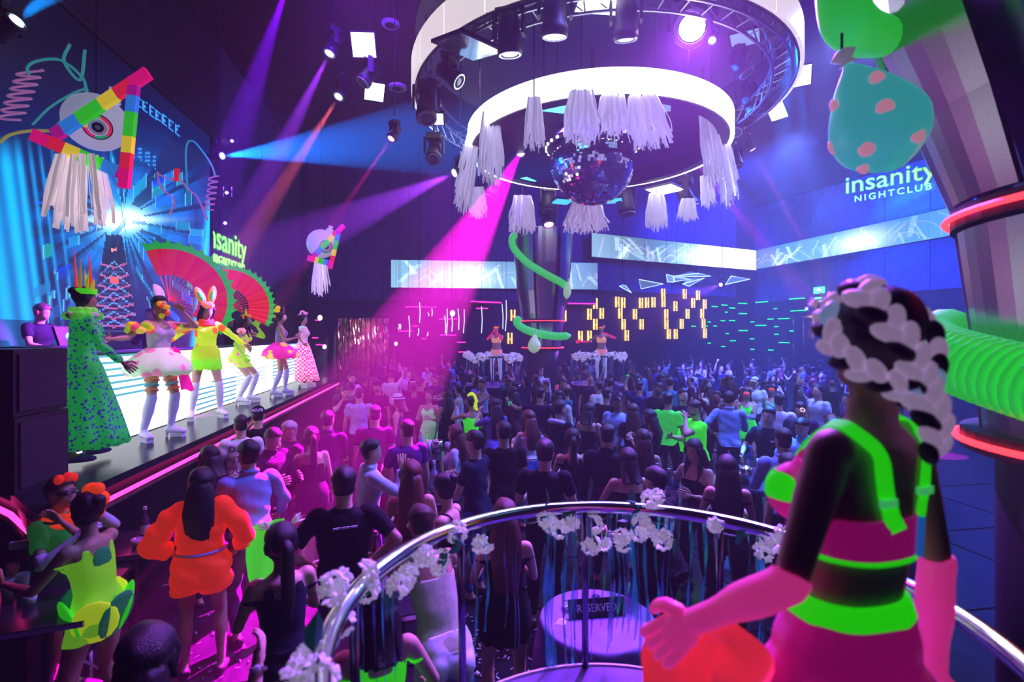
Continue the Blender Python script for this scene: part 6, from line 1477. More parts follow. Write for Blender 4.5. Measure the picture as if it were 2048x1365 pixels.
def s3(k, B, J, root):
    MB().ell(J['head']+J['Rh']@A([0, .01, .075]), (.092, .105, .06), J['Rh'], 16, 8).build('headdress_cap', pattern('beaded cap', '#ff5a1e', '#ffe0c0', 60, .4), root, True)
    ears(J, root, neon('#ff9a1e', .45), neon('#3ad050', .4), ((-.03, -.12), (.05, .55)), .27)
    scarf(neon('#ff4a1e', .42))(k, B, J, root)
    b = MB(); rs = np.random.RandomState(6)
    for i in range(46):
        a = i*2*math.pi/46; r0 = .16; c = J['pel']+A([r0*1.15*math.cos(a), r0*math.sin(a), -.06]); L = .14+.05*rs.rand()
        b.tube([c, c+A([.02*math.cos(a), .02*math.sin(a), -L*.5]), c+A([.03*math.cos(a), .03*math.sin(a), -L])], [.012, .010, .004], 5)
    b.build('fringe_hem', neon('#8aff2a', .42), root)
S(412, 7.75, -2.95, 'performer with two orange ears, orange cowl and yellow-green tunic', 1.72, skin=0, top=('tee', pattern('tunic print', '#c8f01e', '#ff6a1e', 5, .42), 1.95, .02), bot=('mini', neon('#b8f01e', .4)), hair=('bob', 'black'), boots=m_wb, shoes=None, pose=dict(ra=((.40, .10, -.30), (.3, -.8, -.3)), la=((.34, .20, -.32), (.4, -.8, -.2)), lf=(.10, 0), rf=(.10, .0), look=.25, nod=.15), extra=s3)
def s4(k, B, J, root):
    spikes(J, root, [(-.075+.02*i, -.02*math.sin(i), .05+.05*math.sin(i*.55), .10+.03*(i % 2), .022, neon(['#3ad03a', '#ff7a1e', '#c8e020'][i % 3], .4), -.9+i*.25) for i in range(8)], 'crest_spike')
    MB().ell(J['head']+J['Rh']@A([0, -.005, .07]), (.09, .10, .055), J['Rh'], 14, 8).build('headdress_cap', neon('#ff8a3a', .4), root, True)
    for sd in (-1, 1): MB().ell(J['sh'+('l' if sd < 0 else 'r')]+A([0, 0, .02]), (.085, .08, .06), nu=10, nv=6).build('shoulder_pad', pattern('stripe pad', '#ffb0c0', '#ff5a4a', 14, .35), root, True)
S(487, 9.45, -1.9, 'performer with green dragon crest bending her knees in white boots', 1.72, skin=0, top=('leotard', pattern('striped leotard', '#b8e82a', '#ff7ab0', 12, .35), 1.9, -.2), bot=('hotpants', neon('#8ae030', .35)), hair=('long', 'black'), boots=m_wb, shoes=None, gloves=neon('#a0f030', .3), gloveext=.5,
  pose=dict(pel=(0, -.10, -.10), lean=(0, .12), la='face', ra=((.22, .10, -.42), (.6, -.8, 0)), lf=(.05, .06), rf=(.07, -.02), nod=-.05), extra=s4)
def s5(k, B, J, root):
    for i in range(5): MB().ell(J['head']+J['Rh']@A([0, -.06-.02*(i % 2), .02+.045*i]), (.035, .06, .05), J['Rh']@rotx(.5), 10, 6).build('headdress_lobe', neon('#ffe01e', .5), root, True)
    spikes(J, root, [(.02, .06, .10, .16, .008, neon('#ff5ac0', .4), .4), (-.02, .06, .10, .16, .008, neon('#ff5ac0', .4), .1)], 'antenna'); MB().ell(J['head']+J['Rh']@A([0, .06, .0]), (.065, .055, .07), J['Rh'], 12, 8).build('face_mask', neon('#ffb0d8', .3), root, True)
S(560, 10.6, -1.5, 'performer in a pink tutu with a yellow lobed headdress', 1.70, skin=0, top=('leotard', fabric('#b0a0d8'), 1.0, -.2), bot=('tutu', pattern('pink tutu', '#ff2ab0', '#ffd84a', 5, .4)), hair=('bun', 'black'), boots=m_lil, shoes=None, pose=dict(la='bent', ra='bent', lf=(.0, .10), rf=(.03, -.14)), extra=s5)
def s6(k, B, J, root):
    for c0, r in (((0, -.03, .15), .06), ((0, .05, .13), .04), ((0, -.09, .08), .04)):
        MB().tube([J['head']+J['Rh']@(A(c0)+A([.0+.01*i/10, r*(1-i/40)*math.cos(i*.45), r*(1-i/40)*math.sin(i*.45)])) for i in range(24)], .013, 6).build('headdress_scroll', neon('#ff9ae0', .5), root, True)
    for n in 'lr': MB().ell(J['sh'+n]+A([0, 0, .02]), (.08, .08, .05), nu=10, nv=6).build('puff_sleeve', neon('#d8ffe0', .3), root, True)
S(606, 12.3, -1.7, 'performer in a long pink checked skirt with a pale curled headdress, last in the row', 1.72, skin=0, top=('tee', neon('#ffc0e8', .3), .4, .1), bot=('maxi', checks('pink checks', '#ff2a9a', '#ffd0ea', 22, .5), [(.14, .135, .105, 0), (0., .20, .17, 0), (-.3, .25, .22, .4), (-.8, .30, .28, 1.)]), hair=('bun', 'black'), boots=m_wb, shoes=None, pose=dict(la='hip', ra='hip', lf=(.03, .1), rf=(.03, -.04)), extra=s6)
# people behind the riser
def phones(k, B, J, root):
    H = lambda p: J['head']+J['Rh']@A(p)
    MB().tube([H((.09*math.cos(a), 0, .02+.10*math.sin(a))) for a in np.linspace(0, math.pi, 14)], .010, 6).build('headphone_band', m_black, root)
    for sd in (-1, 1): MB().ell(H((sd*.09, 0, -.01)), (.02, .035, .04), J['Rh'], 10, 6).build('headphone_cup', M('red cup', (.4, .03, .03), .4), root, True)
C(75, 0, -2.3, 'disc jockey in dark clothes with headphones behind the near end of the riser', 1.72, loc=(P(78, 0, 7.15).x, 7.15, SZ), floor=SZ, top=('tee', '#0e0c16'), bot=('pants', BLK), hair=('short', 'brown'), pose=dict(la='table', ra='table', nod=.3), extra=phones)
C(300, 0, 2.4, 'backing dancer in black with a hair knot holding up the nearer fan', 1.74, loc=(P(303, 0, 9.0).x, 9.0, SZ), floor=SZ, sex='f', top=('tee', '#0c0a12', 1.9), bot=('pants', BLK), hair=('bun', 'black'), pose=dict(la='up', ra='bent'))
C(455, 0, 2.9, 'backing dancer in black holding up the farther fan', 1.74, loc=(P(462, 0, 12.0).x, 12.0, SZ), floor=SZ, sex='f', top=('tee', '#0c0a12', 1.9), bot=('pants', BLK), hair=('bob', 'black'), pose=dict(la='up', ra='up'))

def big_fan(px, py, d, R, yaw, a0, a1, label):
    t = thing('hand_fan', label, 'fan', P(px, py, d)); Rz = rotz(yaw); n = 15
    E_ = lambda a, r, dep=0.: Rz@A([r*math.cos(a), dep, r*math.sin(a)])
    mr, mo, mg = neon('#ff2a48', .5), neon('#ff4a2a', .5), neon('#2ae050', .42)
    for i in range(n):
        b0, b1 = a0+(a1-a0)*i/n, a0+(a1-a0)*(i+1)/n; bm = (b0+b1)/2; z = .018
        MB().tube([E_(bm, .02), E_(bm, R*.5)], [.010, .014], 5, flat=.5).build('fan_stick', mo, t)
        MB().add([E_(b0, R*.42, 0), E_(bm, R*.42, -z), E_(b1, R*.42, 0), E_(b1, R*.86, 0), E_(bm, R*.86, -z*1.6), E_(b0, R*.86, 0)], [[0, 1, 4, 5], [1, 2, 3, 4]]).build('fan_leaf', mr if i % 2 else neon('#ff3a40', .5), t)
        MB().add([E_(b0, R*.86, 0), E_(bm, R*.86, -z*1.6), E_(b1, R*.86, 0), E_(b1, R*.97, 0), E_(bm, R*.95, -z*1.8), E_(b0, R*1.03, 0)], [[0, 1, 4, 5], [1, 2, 3, 4]]).build('fan_border', mg, t)
    MB().tube([E_((a0+a1)/2+math.pi, .16), E_((a0+a1)/2, .04)], [.02, .03], 8).build('fan_grip', mo, t, True)
    return t
big_fan(338, 600, 8.7, 1.03, .45, math.radians(112), math.radians(-38), 'big red folding fan with green edge behind the orange-eared performer')
big_fan(457, 614, 11.0, .95, .62, math.radians(98), math.radians(-28), 'big red folding fan with green edge above the dragon-crested performer')
# podium dancers far away
def visor(k, B, J, root): MB().ell(J['head']+J['Rh']@A([0, .03, .02]), (.085, .08, .032), J['Rh'], 14, 8).build('visor', neon('#ff8a2a', .7), root, True)
PD = 1.30
def far_dancer(px, d, label, pose):
    return C(px, 0, 2.95, label, 1.72, loc=(P(px, 0, d).x, d, PD+.06), floor=PD, sex='f', skin=0, top=('crop', neon('#ffb08a', .5)), bot=('tights', M('silver tights', (.6, .6, .85), .4, 0, .15), .12), hair=('pony', 'black'), gloves=neon('#ff3a6a', .55), gloveext=.9, face=False, fine=True, vox=.024, pose=pose,
      extra=both(visor, lambda k, B, J, root: B.shell(((B.bone == 0) & (B.u < .22)) | ((B.leg(0) >= -.5) & (B.leg(0) < .06) & (B.leg(0) != -1)) | ((B.leg(1) >= -.5) & (B.leg(1) < .06) & (B.leg(1) != -1)), .012, 'hot_pants', neon('#ff9a9a', .45), root, 0)))
far_dancer(993, 15.0, 'podium dancer in orange and green left of the far column, hands at her visor', dict(la='face', ra='face'))
far_dancer(1203, 15.4, 'podium dancer in orange and pink right of the far column, one arm on the rail', dict(la=((.05, .15, .05), (1, 0, -.4)), ra='side'))

# ------------------------------------------------------------------ the braided dancer on the near podium
m_lbraid = M('lilac braid', (.72, .56, .80), .4, 0, .20, (.70, .48, .85), bump=.5, nscale=40, aniso=(6, 6, 1)); m_pbraid = M('pale blue braid', (.42, .55, .85), .4, 0, .2, (.35, .5, .9), bump=.5, nscale=40)  # braid materials glow faintly in place of lamp light on the hair
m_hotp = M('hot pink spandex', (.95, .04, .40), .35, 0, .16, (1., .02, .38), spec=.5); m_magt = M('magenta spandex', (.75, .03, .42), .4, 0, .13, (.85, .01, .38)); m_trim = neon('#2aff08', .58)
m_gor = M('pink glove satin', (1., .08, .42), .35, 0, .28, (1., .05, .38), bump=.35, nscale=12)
def fishnet():
    m = M('fishnet', (.12, .05, .16), .6); nt = m.node_tree; b = nt.nodes['Principled BSDF']; tc = nt.nodes.new('ShaderNodeTexCoord'); mp = nt.nodes.new('ShaderNodeMapping'); mp.inputs['Rotation'].default_value = (0, .785, 0)
    ck = nt.nodes.new('ShaderNodeTexBrick'); ck.offset = 0; ck.inputs['Scale'].default_value = 14; ck.inputs['Mortar Size'].default_value = .025; ck.inputs['Color1'].default_value = (.10, .04, .14, 1); ck.inputs['Color2'].default_value = (.10, .04, .14, 1); ck.inputs['Mortar'].default_value = (.6, .4, .8, 1)
    ck.inputs['Brick Width'].default_value = .5; ck.inputs['Row Height'].default_value = .5
    nt.links.new(tc.outputs['Object'], mp.inputs['Vector']); nt.links.new(mp.outputs[0], ck.inputs['Vector']); nt.links.new(ck.outputs['Color'], b.inputs['Base Color']); return m
def braid(J, root, pts, r, n, seed):
    q = spline([J['head']+J['Rh']@A(p) for p in pts], 10); L = len(q); b1, b2, b3 = MB(), MB(), MB(); rs = np.random.RandomState(seed)
    for i in range(n):
        u = (i+.5)/n*(L-1.01); k = int(u); p = q[k]+(q[k+1]-q[k])*(u-k); t = unit(q[min(k+1, L-1)]-q[max(k-1, 0)]); nrm = unit(p-J['head']); nrm = unit(nrm-t*(nrm@t)); s_ = np.cross(t, nrm); sd = 1 if i % 2 else -1
        ax = unit(t*.85-s_*sd*.62); y = np.cross(nrm, ax); rr = r*(1-.25*i/n)
        (b2 if i % 4 == 3 else b3 if rs.rand() < .12 else b1).ell(p+s_*sd*rr*.62+nrm*rr*.35, (rr*1.45, rr*.80, rr*.85), np.stack([ax, y, nrm], 1), 12, 8)
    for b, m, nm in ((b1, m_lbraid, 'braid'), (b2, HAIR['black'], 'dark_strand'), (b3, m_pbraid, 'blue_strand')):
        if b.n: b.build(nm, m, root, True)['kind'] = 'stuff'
def snap(B, q, off):
    "lay a line on the body surface"
    r = []
    for p in q:
        d = np.linalg.norm(B.V-p, axis=1); ix = np.argsort(d)[:6]; r.append(B.V[ix].mean(0)+B.N[ix].mean(0)*off)
    return [(r[max(0, i-1)]+r[i]+r[min(len(r)-1, i+1)])/3 for i in range(len(r))]
def hero(k, B, J, root):
    Z = B.xl[:, 2]; Y = B.xl[:, 1]; X = np.abs(B.xl[:, 0]); armm = np.maximum(B.arm(0), B.arm(1)); tor = (B.bone == 0) | ((armm >= 0) & (armm < .5) & (X < .155))
    band = tor & (Z < -.185) & (Z > -.272) & (Y < .03)
    B.shell(band, .007, 'bra_band', m_magt, root, .001)
    B.shell(tor & (Z < -.262) & (Z > -.279) & (Y < .05), .010, 'bra_trim', m_trim, root, 0)
    cup_ = tor & (Z < -.075-.3*np.clip(X-.09, 0, 1)) & (Z > -.279) & (Y >= .02)
    B.shell(cup_, .009, 'bra_cup', m_hotp, root, .001)
    [B.shell(cup_ & (Z < -.13) & (Z > -.185) & (B.xl[:, 0]*sg > .10), .013, 'cup_inlay', m_trim, root, 0) for sg in (-1, 1)]
    for sd in (-1, 1):
        q = spline([J['neck']+J['Rt']@A(p) for p in ((sd*.085, .085, -.10), (sd*.100, .055, -.022), (sd*.103, .0, .006), (sd*.098, -.065, -.03), (sd*.090, -.110, -.10), (sd*.078, -.118, -.16), (sd*.062, -.112, -.20))], 6); v = []; q = snap(B, q, .004)
        for i, p in enumerate(q):
            tt = unit(q[min(i+1, len(q)-1)]-q[max(0, i-1)]); nn = unit(p-(J['neck']+J['Rt']@A([sd*.06, 0, -.12]))); w = unit(np.cross(tt, nn)); v.append([p-w*.017+nn*.006, p+w*.017+nn*.006, p+w*.017+nn*.011, p-w*.017+nn*.011])
        MB().loft(v).build('strap', m_trim, root); c = q[-9]; nn = unit(c-(J['neck']+J['Rt']@A([sd*.06, 0, -.12])))
        MB().box(c+nn*.010, (.042, .012, .016), J['Rt']).build('strap_buckle', neon('#5aff8a', .4), root)
    q = snap(B, spline([J['neck']+J['Rt']@A(p) for p in ((.045, -.118, -.19), (.030, -.122, -.23), (.012, -.118, -.275))], 4), .012); MB().tube(q, .008, 6, flat=.5).build('blue_tie', neon('#2a8aff', .3), root)
    lg = np.maximum(B.leg(0), B.leg(1)); hips = ((B.bone == 0) & (Z < -.375)) | ((B.bone == 5) | (B.bone == 6)) & (lg < .22-.5*np.clip(np.abs(B.xl[:, 0])-.06, 0, .3)) & (lg >= 0)
    B.shell(hips, .007, 'high_shorts', m_magt, root, .0015); B.shell((B.bone == 0) & (Z < -.355) & (Z > -.405), .012, 'waistband', m_trim, root, .001)
    B.shell(((B.bone == 5) | (B.bone == 6)) & (np.abs(lg-(.23-.5*np.clip(np.abs(B.xl[:, 0])-.06, 0, .3))) < .025), .010, 'leg_trim', m_trim, root, 0)
    B.shell((lg > .18) & (lg < 2.1), .003, 'fishnet_tights', fishnet(), root, 0)
    H = J['head']
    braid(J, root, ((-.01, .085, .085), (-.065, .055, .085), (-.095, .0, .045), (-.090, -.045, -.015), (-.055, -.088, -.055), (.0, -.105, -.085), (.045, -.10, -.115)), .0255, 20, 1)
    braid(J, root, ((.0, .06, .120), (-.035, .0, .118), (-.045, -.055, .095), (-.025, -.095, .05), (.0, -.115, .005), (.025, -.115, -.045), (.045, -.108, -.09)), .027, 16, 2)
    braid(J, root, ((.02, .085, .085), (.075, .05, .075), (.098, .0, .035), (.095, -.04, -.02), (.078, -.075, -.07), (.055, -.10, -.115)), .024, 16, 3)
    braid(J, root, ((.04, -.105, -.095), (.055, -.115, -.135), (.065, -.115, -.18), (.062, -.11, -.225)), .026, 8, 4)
    for sd in (-1, 1):                                      # pale tufts at the temples
        b = MB(); rs = np.random.RandomState(5+sd)
        for i in range(9): e = unit(A([sd*.5+rs.normal(0, .3), .5+rs.normal(0, .3), .6+rs.normal(0, .3)])); p = H+J['Rh']@A([sd*.075, .06, .075]); b.tube([p, p+J['Rh']@e*.03, p+J['Rh']@e*.055], [.006, .005, .001], 5)
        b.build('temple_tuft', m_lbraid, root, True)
    # loose satin hanging from the outstretched glove
    w = J['wrl']; b = MB(); rings = []
    for i, q in enumerate(np.linspace(0, 1, 9)):
        c = J['ell']+(w-J['ell'])*(.30+1.1*q); rings.append([c+A([-.03*q+.03*math.sin(u*10+i*.6)*u, .02+.05*math.sin(u*4)+.028*math.sin(i*1.9+u*5)*(.3+u), -(.02+u*(.12+.24*q+.03*math.sin(i*2.3)))]) for u in np.linspace(0, 1, 14)])
    b.loft(rings, False, False); b.build('glove_drape', M('orange-red satin', (1., .06, .12), .35, 0, .3, (1., .04, .10), bump=.3, nscale=10), root, True)
    w = J['wrr']; b = MB(); rings = []
    for i, q in enumerate(np.linspace(0, 1, 7)): rings.append([w+J['hdr']*(-.05+.1*q)+A([.05*u, -.03+.02*math.sin(u*9+i), -.02-.14*u]) for u in np.linspace(0, 1, 10)])
    b.loft(rings, False, False); b.build('glove_drape', m_gor, root, True)
hd = C(0, 0, 0., 'dancer with lilac braids, pink gloves and neon green straps on the near podium', 1.74, loc=(.715, 1.10, 1.13), sex='f', skin=1, vox=.0085, face=False, hair=('long' if False else 'short', 'black'), gloves=m_gor, gloveext=.93, shoes=None, boots=M('pink boot', (.8, .05, .4), .4),
  pose=dict(lean=(.11, .02), la=((.22, .16, -.40), (.2, -1, -.2)), ra=((.06, -.02, -.53), (.3, -1, 0)), tilt=.05, look=-.45, twist=.18, sw=.138, lf=(.05, .05), rf=(.05, -.05), curl=.22, fat=.92, hl=(.45, .55, -.75)), extra=hero)
hd['rot'] = .22

# nobody stands inside a neighbour: shift crowded guests a little nearer or farther
fl_ = [k_ for k_ in _queue if k_['loc'][2] == 0]
for _ in range(30):
    for i, a_ in enumerate(fl_):
        for b_ in fl_[i+1:]:
            pa, pb = A(a_['loc']), A(b_['loc']); dist_ = np.linalg.norm(pa-pb)
            if dist_ < .50:
                if pa[1] > pb[1]: a_, b_, pa, pb = b_, a_, pb, pa
                st_ = (.52-dist_)*.3+.01; ra, rb = unit(pa), unit(pb); a_['loc'] = tuple(pa-ra*st_); b_['loc'] = tuple(pb+rb*st_); a_ = fl_[i]
hand_placed[:] = [(k_['loc'][0], k_['loc'][1]) for k_ in _queue if k_['loc'][2] > -1]
remesh_all(_queue)
for k_ in _queue:
    if k_ in kinds: continue
    dress_up(k_)
protos = []
for k_ in kinds:
    k_['label'] = None; o = dress_up(k_); o.location = (0, 0, 0); protos.append(o)
    if 'category' in o: del o['category']
# free places on the floor
COLS = [('white', '#d4d8f4'), ('black', '#0d0c14'), ('navy blue', '#161c48'), ('pale blue', '#7f98e4'), ('grey', '#55536a'), ('plum', '#43124c'), ('dark red', '#4c0f20'), ('charcoal', '#22202e'), ('lilac', '#8f7fd0'), ('teal', '#155a6a'), ('cream', '#d8c8c0'), ('black', '#0a0a10'), ('dark blue', '#101538')]
HC = [('black', 'black')]*5+[('brown', 'brown')]*2+[('red-brown', 'red')]
rows = [(9.9, 'row behind the drinks tables'), (11.0, 'second row behind tables'), (12.2, 'row before the podiums'), (13.5, 'row beside podium rails'), (15.0, 'row around the far podiums'), (16.9, 'row beside the far column'), (19.0, 'row behind the far column'), (21.3, 'last row by back wall')]
rc = np.random.RandomState(77); taken = list(hand_placed); placed = []
for ri_, (d0, rname) in enumerate(rows):
    x0, x1 = (600-1024)/F*d0, (1790-1024)/F*d0; x = x0+rc.uniform(0, .5)
    while x < x1:
        y = d0+rc.uniform(-.35, .35); xx = x; x += rc.uniform(.62, .98)*(1 if d0 < 15 else 1.15)
        if xx < -2.93-.155*y+.45: continue
        if any((xx-a)**2+(y-b)**2 < .30 for a, b in taken): continue
        if (xx-1.06)**2+(y-17.3)**2 < 1.3 or (xx+.46)**2+(y-15)**2 < 1.25 or (xx-2.75)**2+(y-15.4)**2 < 1.25: continue
        taken.append((xx, y)); placed.append((ri_, xx, y))
cnt = {}; first_use = set()
for (ri_, x, y) in placed:
    rname = rows[ri_][1]
    pi = rc.randint(len(protos)); src = protos[pi]; i = cnt[ri_] = cnt.get(ri_, 0)+1
    o = src if pi not in first_use else copy_tree(src); first_use.add(pi)
    cn, cx = COLS[rc.randint(len(COLS))]; hn, hk = HC[rc.randint(len(HC))]; sk = SKIN[rc.choice([0, 0, 0, 1, 1, 2])]
    for c, mm in [(o, sk)]+[(ch, fabric(cx) if ch.name.split('.')[0] in ('t_shirt', 'shirt', 'tank_top') else HAIR[hk] if ch.name.startswith('hair') else fabric(['#e0e4ff', '#14121c', '#5a2a3a'][rc.randint(3)]) if ch.name.startswith('cap') else None) for ch in o.children]:
        if mm is not None: c.material_slots[0].link = 'OBJECT'; c.material_slots[0].material = mm
    s_ = rc.uniform(.95, 1.05); o.location = (x, y, 0); o.scale = (s_, s_, s_)
    o.rotation_euler = (0, 0, rc.choice([rc.uniform(.2, 1.6), rc.uniform(-.6, .6), rc.uniform(2.2, 4.0)]))
    top_ = [ch.name.split('.')[0].replace('_', ' ') for ch in o.children if ch.name.split('.')[0] in ('t_shirt', 'shirt', 'tank_top')][0].replace('t shirt', 'T-shirt')
    tag(o, '%s-haired guest in %s %s, %s from left in %s' % (hn, cn.replace(' ', '-'), top_, ORD[i-1], rname), 'person', 'guests in the '+rname)
for pi, o in enumerate(protos):
    if pi not in first_use:
        for ch in list(o.children): bpy.data.objects.remove(ch)
        bpy.data.objects.remove(o)


# ------------------------------------------------------------------ dance podiums with flower rails
m_petal = M('lilac-white petal', (.80, .72, .94), .5, 0, .16, (.75, .62, 1.)); m_leaf = M('teal leaf', (.02, .14, .13), .45, 0, .03, (.0, .3, .25)); m_vine = M('green vine', (.05, .30, .15), .5)  # petals glow faintly, standing in for light on the blossoms
m_fc = M('blossom heart', (.8, .3, .4), .5)
def blossom_mesh(seed):
    rs = np.random.RandomState(seed); b = MB()
    for i in range(9):
        u = rs.uniform(-1, 1); a = i*2.4+rs.rand(); e = A([math.sqrt(1-u*u)*math.cos(a), math.sqrt(1-u*u)*math.sin(a), u]); x, y, z = frame_of(e); c = e*.030
        for k in range(5):
            t = k*2*math.pi/5; q = x*math.cos(t)+y*math.sin(t); s_ = np.cross(e, q); o = unit(q+e*.45)
            b.ell(c+q*.013+e*.006, (.013, .010, .0035), np.stack([o, s_, np.cross(o, s_)], 1), 6, 4)
    me = b.mesh('blossom_cluster'); me.materials.append(m_petal); return me
BLS = [blossom_mesh(i) for i in range(3)]
lf = MB(); lf.add([(0, 0, 0), (.02, .016, .006), (.045, .018, .004), (.075, 0, -.008), (.045, -.018, .004), (.02, -.016, .006), (.04, 0, -.004)], [[0, 6, 1], [1, 6, 2], [2, 6, 3], [3, 6, 4], [4, 6, 5], [5, 6, 0]])
LEAF = lf.mesh('leaf'); LEAF.materials.append(m_leaf)
m_irid = M('iridescent foil', (.35, .55, .85), .12, .75, noise=.6, nscale=9, alpha=.62); m_irid2 = M('teal foil', (.08, .65, .80), .15, .7, .05, (.0, .4, .5), alpha=.7)
m_pod = M('violet podium top', (.16, .08, .32), .25, noise=.25, nscale=8); m_rim = M('pale podium rim', (.75, .65, .9), .3)
def podium(c, R, zf, zr, label, posts, strands, tube=.031, seed=0):
    t = thing('dance_podium', label, 'podium', (c[0], c[1], 0)); E_ = lambda a, r, z: A([r*math.cos(a), r*math.sin(a), z])
    MB().lathe([(R-.12, 0), (R-.12, zf-.10), (R, zf-.08), (R, zf-.015), (R-.03, zf)], 64).build('pedestal', M('podium side', (.03, .025, .06), .35), t)
    MB().lathe([(R-.03, zf-.004), (R-.03, zf+.004), (.02, zf+.004)], 64).build('podium_top', m_pod, t)
    MB().tube([E_(a, R-.012, zf) for a in np.arange(72)*2*math.pi/72], .012, 6, closed=True).build('podium_rim', m_rim, t)
    MB().tube([E_(a, R, zr) for a in np.arange(96)*2*math.pi/96], tube, 12, closed=True).build('hand_rail', m_chrome, t, True)
    for a in posts: MB().tube([E_(a, R-.03, zf), E_(a, R-.01, zr)], tube*.55, 8).build('rail_post', M('dark chrome', (.25, .22, .4), .2, 1.), t, True)
    rs = np.random.RandomState(seed)
    for (a, w, L) in strands:
        p = E_(a, R+rs.uniform(-.02, .02), zr-.02); e = unit(A([-math.sin(a), math.cos(a), rs.uniform(-.1, .1)])); q = [p+A([0, 0, -L*u])+e*.01*math.sin(u*7+a*9) for u in np.linspace(0, 1, 9)]
        v = [x-e*w*math.cos(i*.9+a*5)-A([0, .004, 0]) for i, x in enumerate(q)]+[x+e*w*math.cos(i*.9+a*5)+A([0, .004, 0]) for i, x in enumerate(q)]
        MB().add(v, [[i, i+1, 10+i, 9+i] for i in range(8)]).build('foil_strand', m_irid if rs.rand() < .6 else m_irid2, t)
    return t
def garland(label, c, spots, leaves, vine, rs, scale=1.):
    t = thing('flower_garland', label, 'garland', c); o = A(c)
    for p in spots:
        ob = link('blossom_cluster', BLS[rs.randint(3)], t); ob.location = A(p)-o; ob.rotation_euler = rs.uniform(0, 6, 3); s_ = scale*rs.uniform(.85, 1.2); ob.scale = (s_,)*3
    for p in leaves:
        ob = link('leaf', LEAF, t); ob.location = A(p)-o; ob.rotation_euler = rs.uniform(0, 6, 3); s_ = scale*rs.uniform(.9, 1.5); ob.scale = (s_,)*3
    if len(vine): MB().tube([A(v)-o for v in vine], .004*scale, 5).build('vine', m_vine, t)
    return t
rs = np.random.RandomState(8)
NC = A([.43, 1.6]); NR = .98; NF, NZ = 1.10, 1.91
sa = list(rs.uniform(1.18, 1.75, 34))+list(rs.uniform(1.9, 2.25, 5))+list(rs.uniform(.75, 1.1, 8))+list(rs.uniform(2.7, 3.3, 6))
podium(NC, NR, NF, NZ, 'near dance podium with chrome flower rail at the bottom of the picture', [2.33, 1.63, .95, .2, 3.05, 4.0, 5.2], [(a, rs.uniform(.004, .010), rs.uniform(.5, .80)) for a in sa]+[(1.80+.012*i, .014, .80) for i in range(4)], seed=3)
def rail_pt(px, py):
    k = (px-1024)/F; q = [1+k*k, -2*(k*NC[0]+NC[1]), NC[0]**2+NC[1]**2-NR**2]; r = np.roots(q); d0 = (EYE-NZ)*F/(py-HZ); r = [x.real for x in r if abs(x.imag) < 1e-6] or [d0]; y = min(r, key=lambda v: abs(v-d0)); p = P(px, py, y); return A(p)
fs = [(672, 1168), (690, 1160), (735, 1140), (738, 1170), (812, 1150), (800, 1165), (850, 1105), (845, 1098), (885, 1112), (880, 1130), (960, 1085), (970, 1080), (820, 1140), (915, 1060), (1100, 1045), (1118, 1056), (1090, 1035), (1140, 1042), (1185, 1045), (1180, 1085), (1205, 1082), (1240, 1070), (1243, 1082), (1280, 1042), (1275, 1062), (1298, 995), (1310, 990), (1300, 1050), (1322, 1075), (1425, 1045), (1432, 1050), (1535, 1080), (1520, 1100), (690, 1235), (640, 1330), (605, 1345), (660, 1345), (1560, 1065), (1780, 1185), (1790, 1200), (630, 1310)]
ls = [(905, 1065), (915, 1085), (895, 1090), (925, 1090), (1095, 1005), (1090, 1000), (1270, 1002), (1262, 998), (1280, 1006), (1175, 1072), (1335, 1065), (1470, 1085), (1465, 1085), (775, 1178), (790, 1185), (1250, 1030), (1350, 1075), (1120, 1030), (690, 1200), (640, 1290)]
vn = [A([NC[0]+(NR+.012*math.sin(a*31))*math.cos(a), NC[1]+(NR+.012*math.cos(a*27))*math.sin(a), NZ-.035+.03*math.sin(a*19)]) for a in np.linspace(.5, 3.4, 120)]
garland('garland of lilac blossoms wound along the near chrome rail', (NC[0], NC[1], NZ), [rail_pt(*q)+A([0, -.03, 0]) for q in fs], [rail_pt(*q)+A([0, -.04, 0]) for q in ls], vn, rs)
for (px, d, lb) in ((987, 15.0, 'left'), (1195, 15.4, 'right')):
    c = P(px, 0, d); cr = .82
    podium((c.x, c.y), cr, PD, 2.17, 'far dance podium with flower rail %s of the far column' % lb, [i*math.pi/4 for i in range(8)], [(a, .02, rs.uniform(.5, .85)) for a in rs.uniform(0, 6.28, 26)], .03, 5)
    an = np.concatenate([rs.normal(3.9, .25, 7), rs.normal(5.4, .3, 8), rs.uniform(3, 6.2, 6)])
    garland('lilac blossoms on the far podium rail %s of the far column' % lb, (c.x, c.y, 2.17), [A([c.x+cr*math.cos(a), c.y+cr*math.sin(a), 2.17+rs.uniform(-.09, .07)]) for a in an], [], [A([c.x+cr*math.cos(a), c.y+cr*math.sin(a), 2.14]) for a in np.linspace(3.1, 6.2, 30)], rs, 2.2)

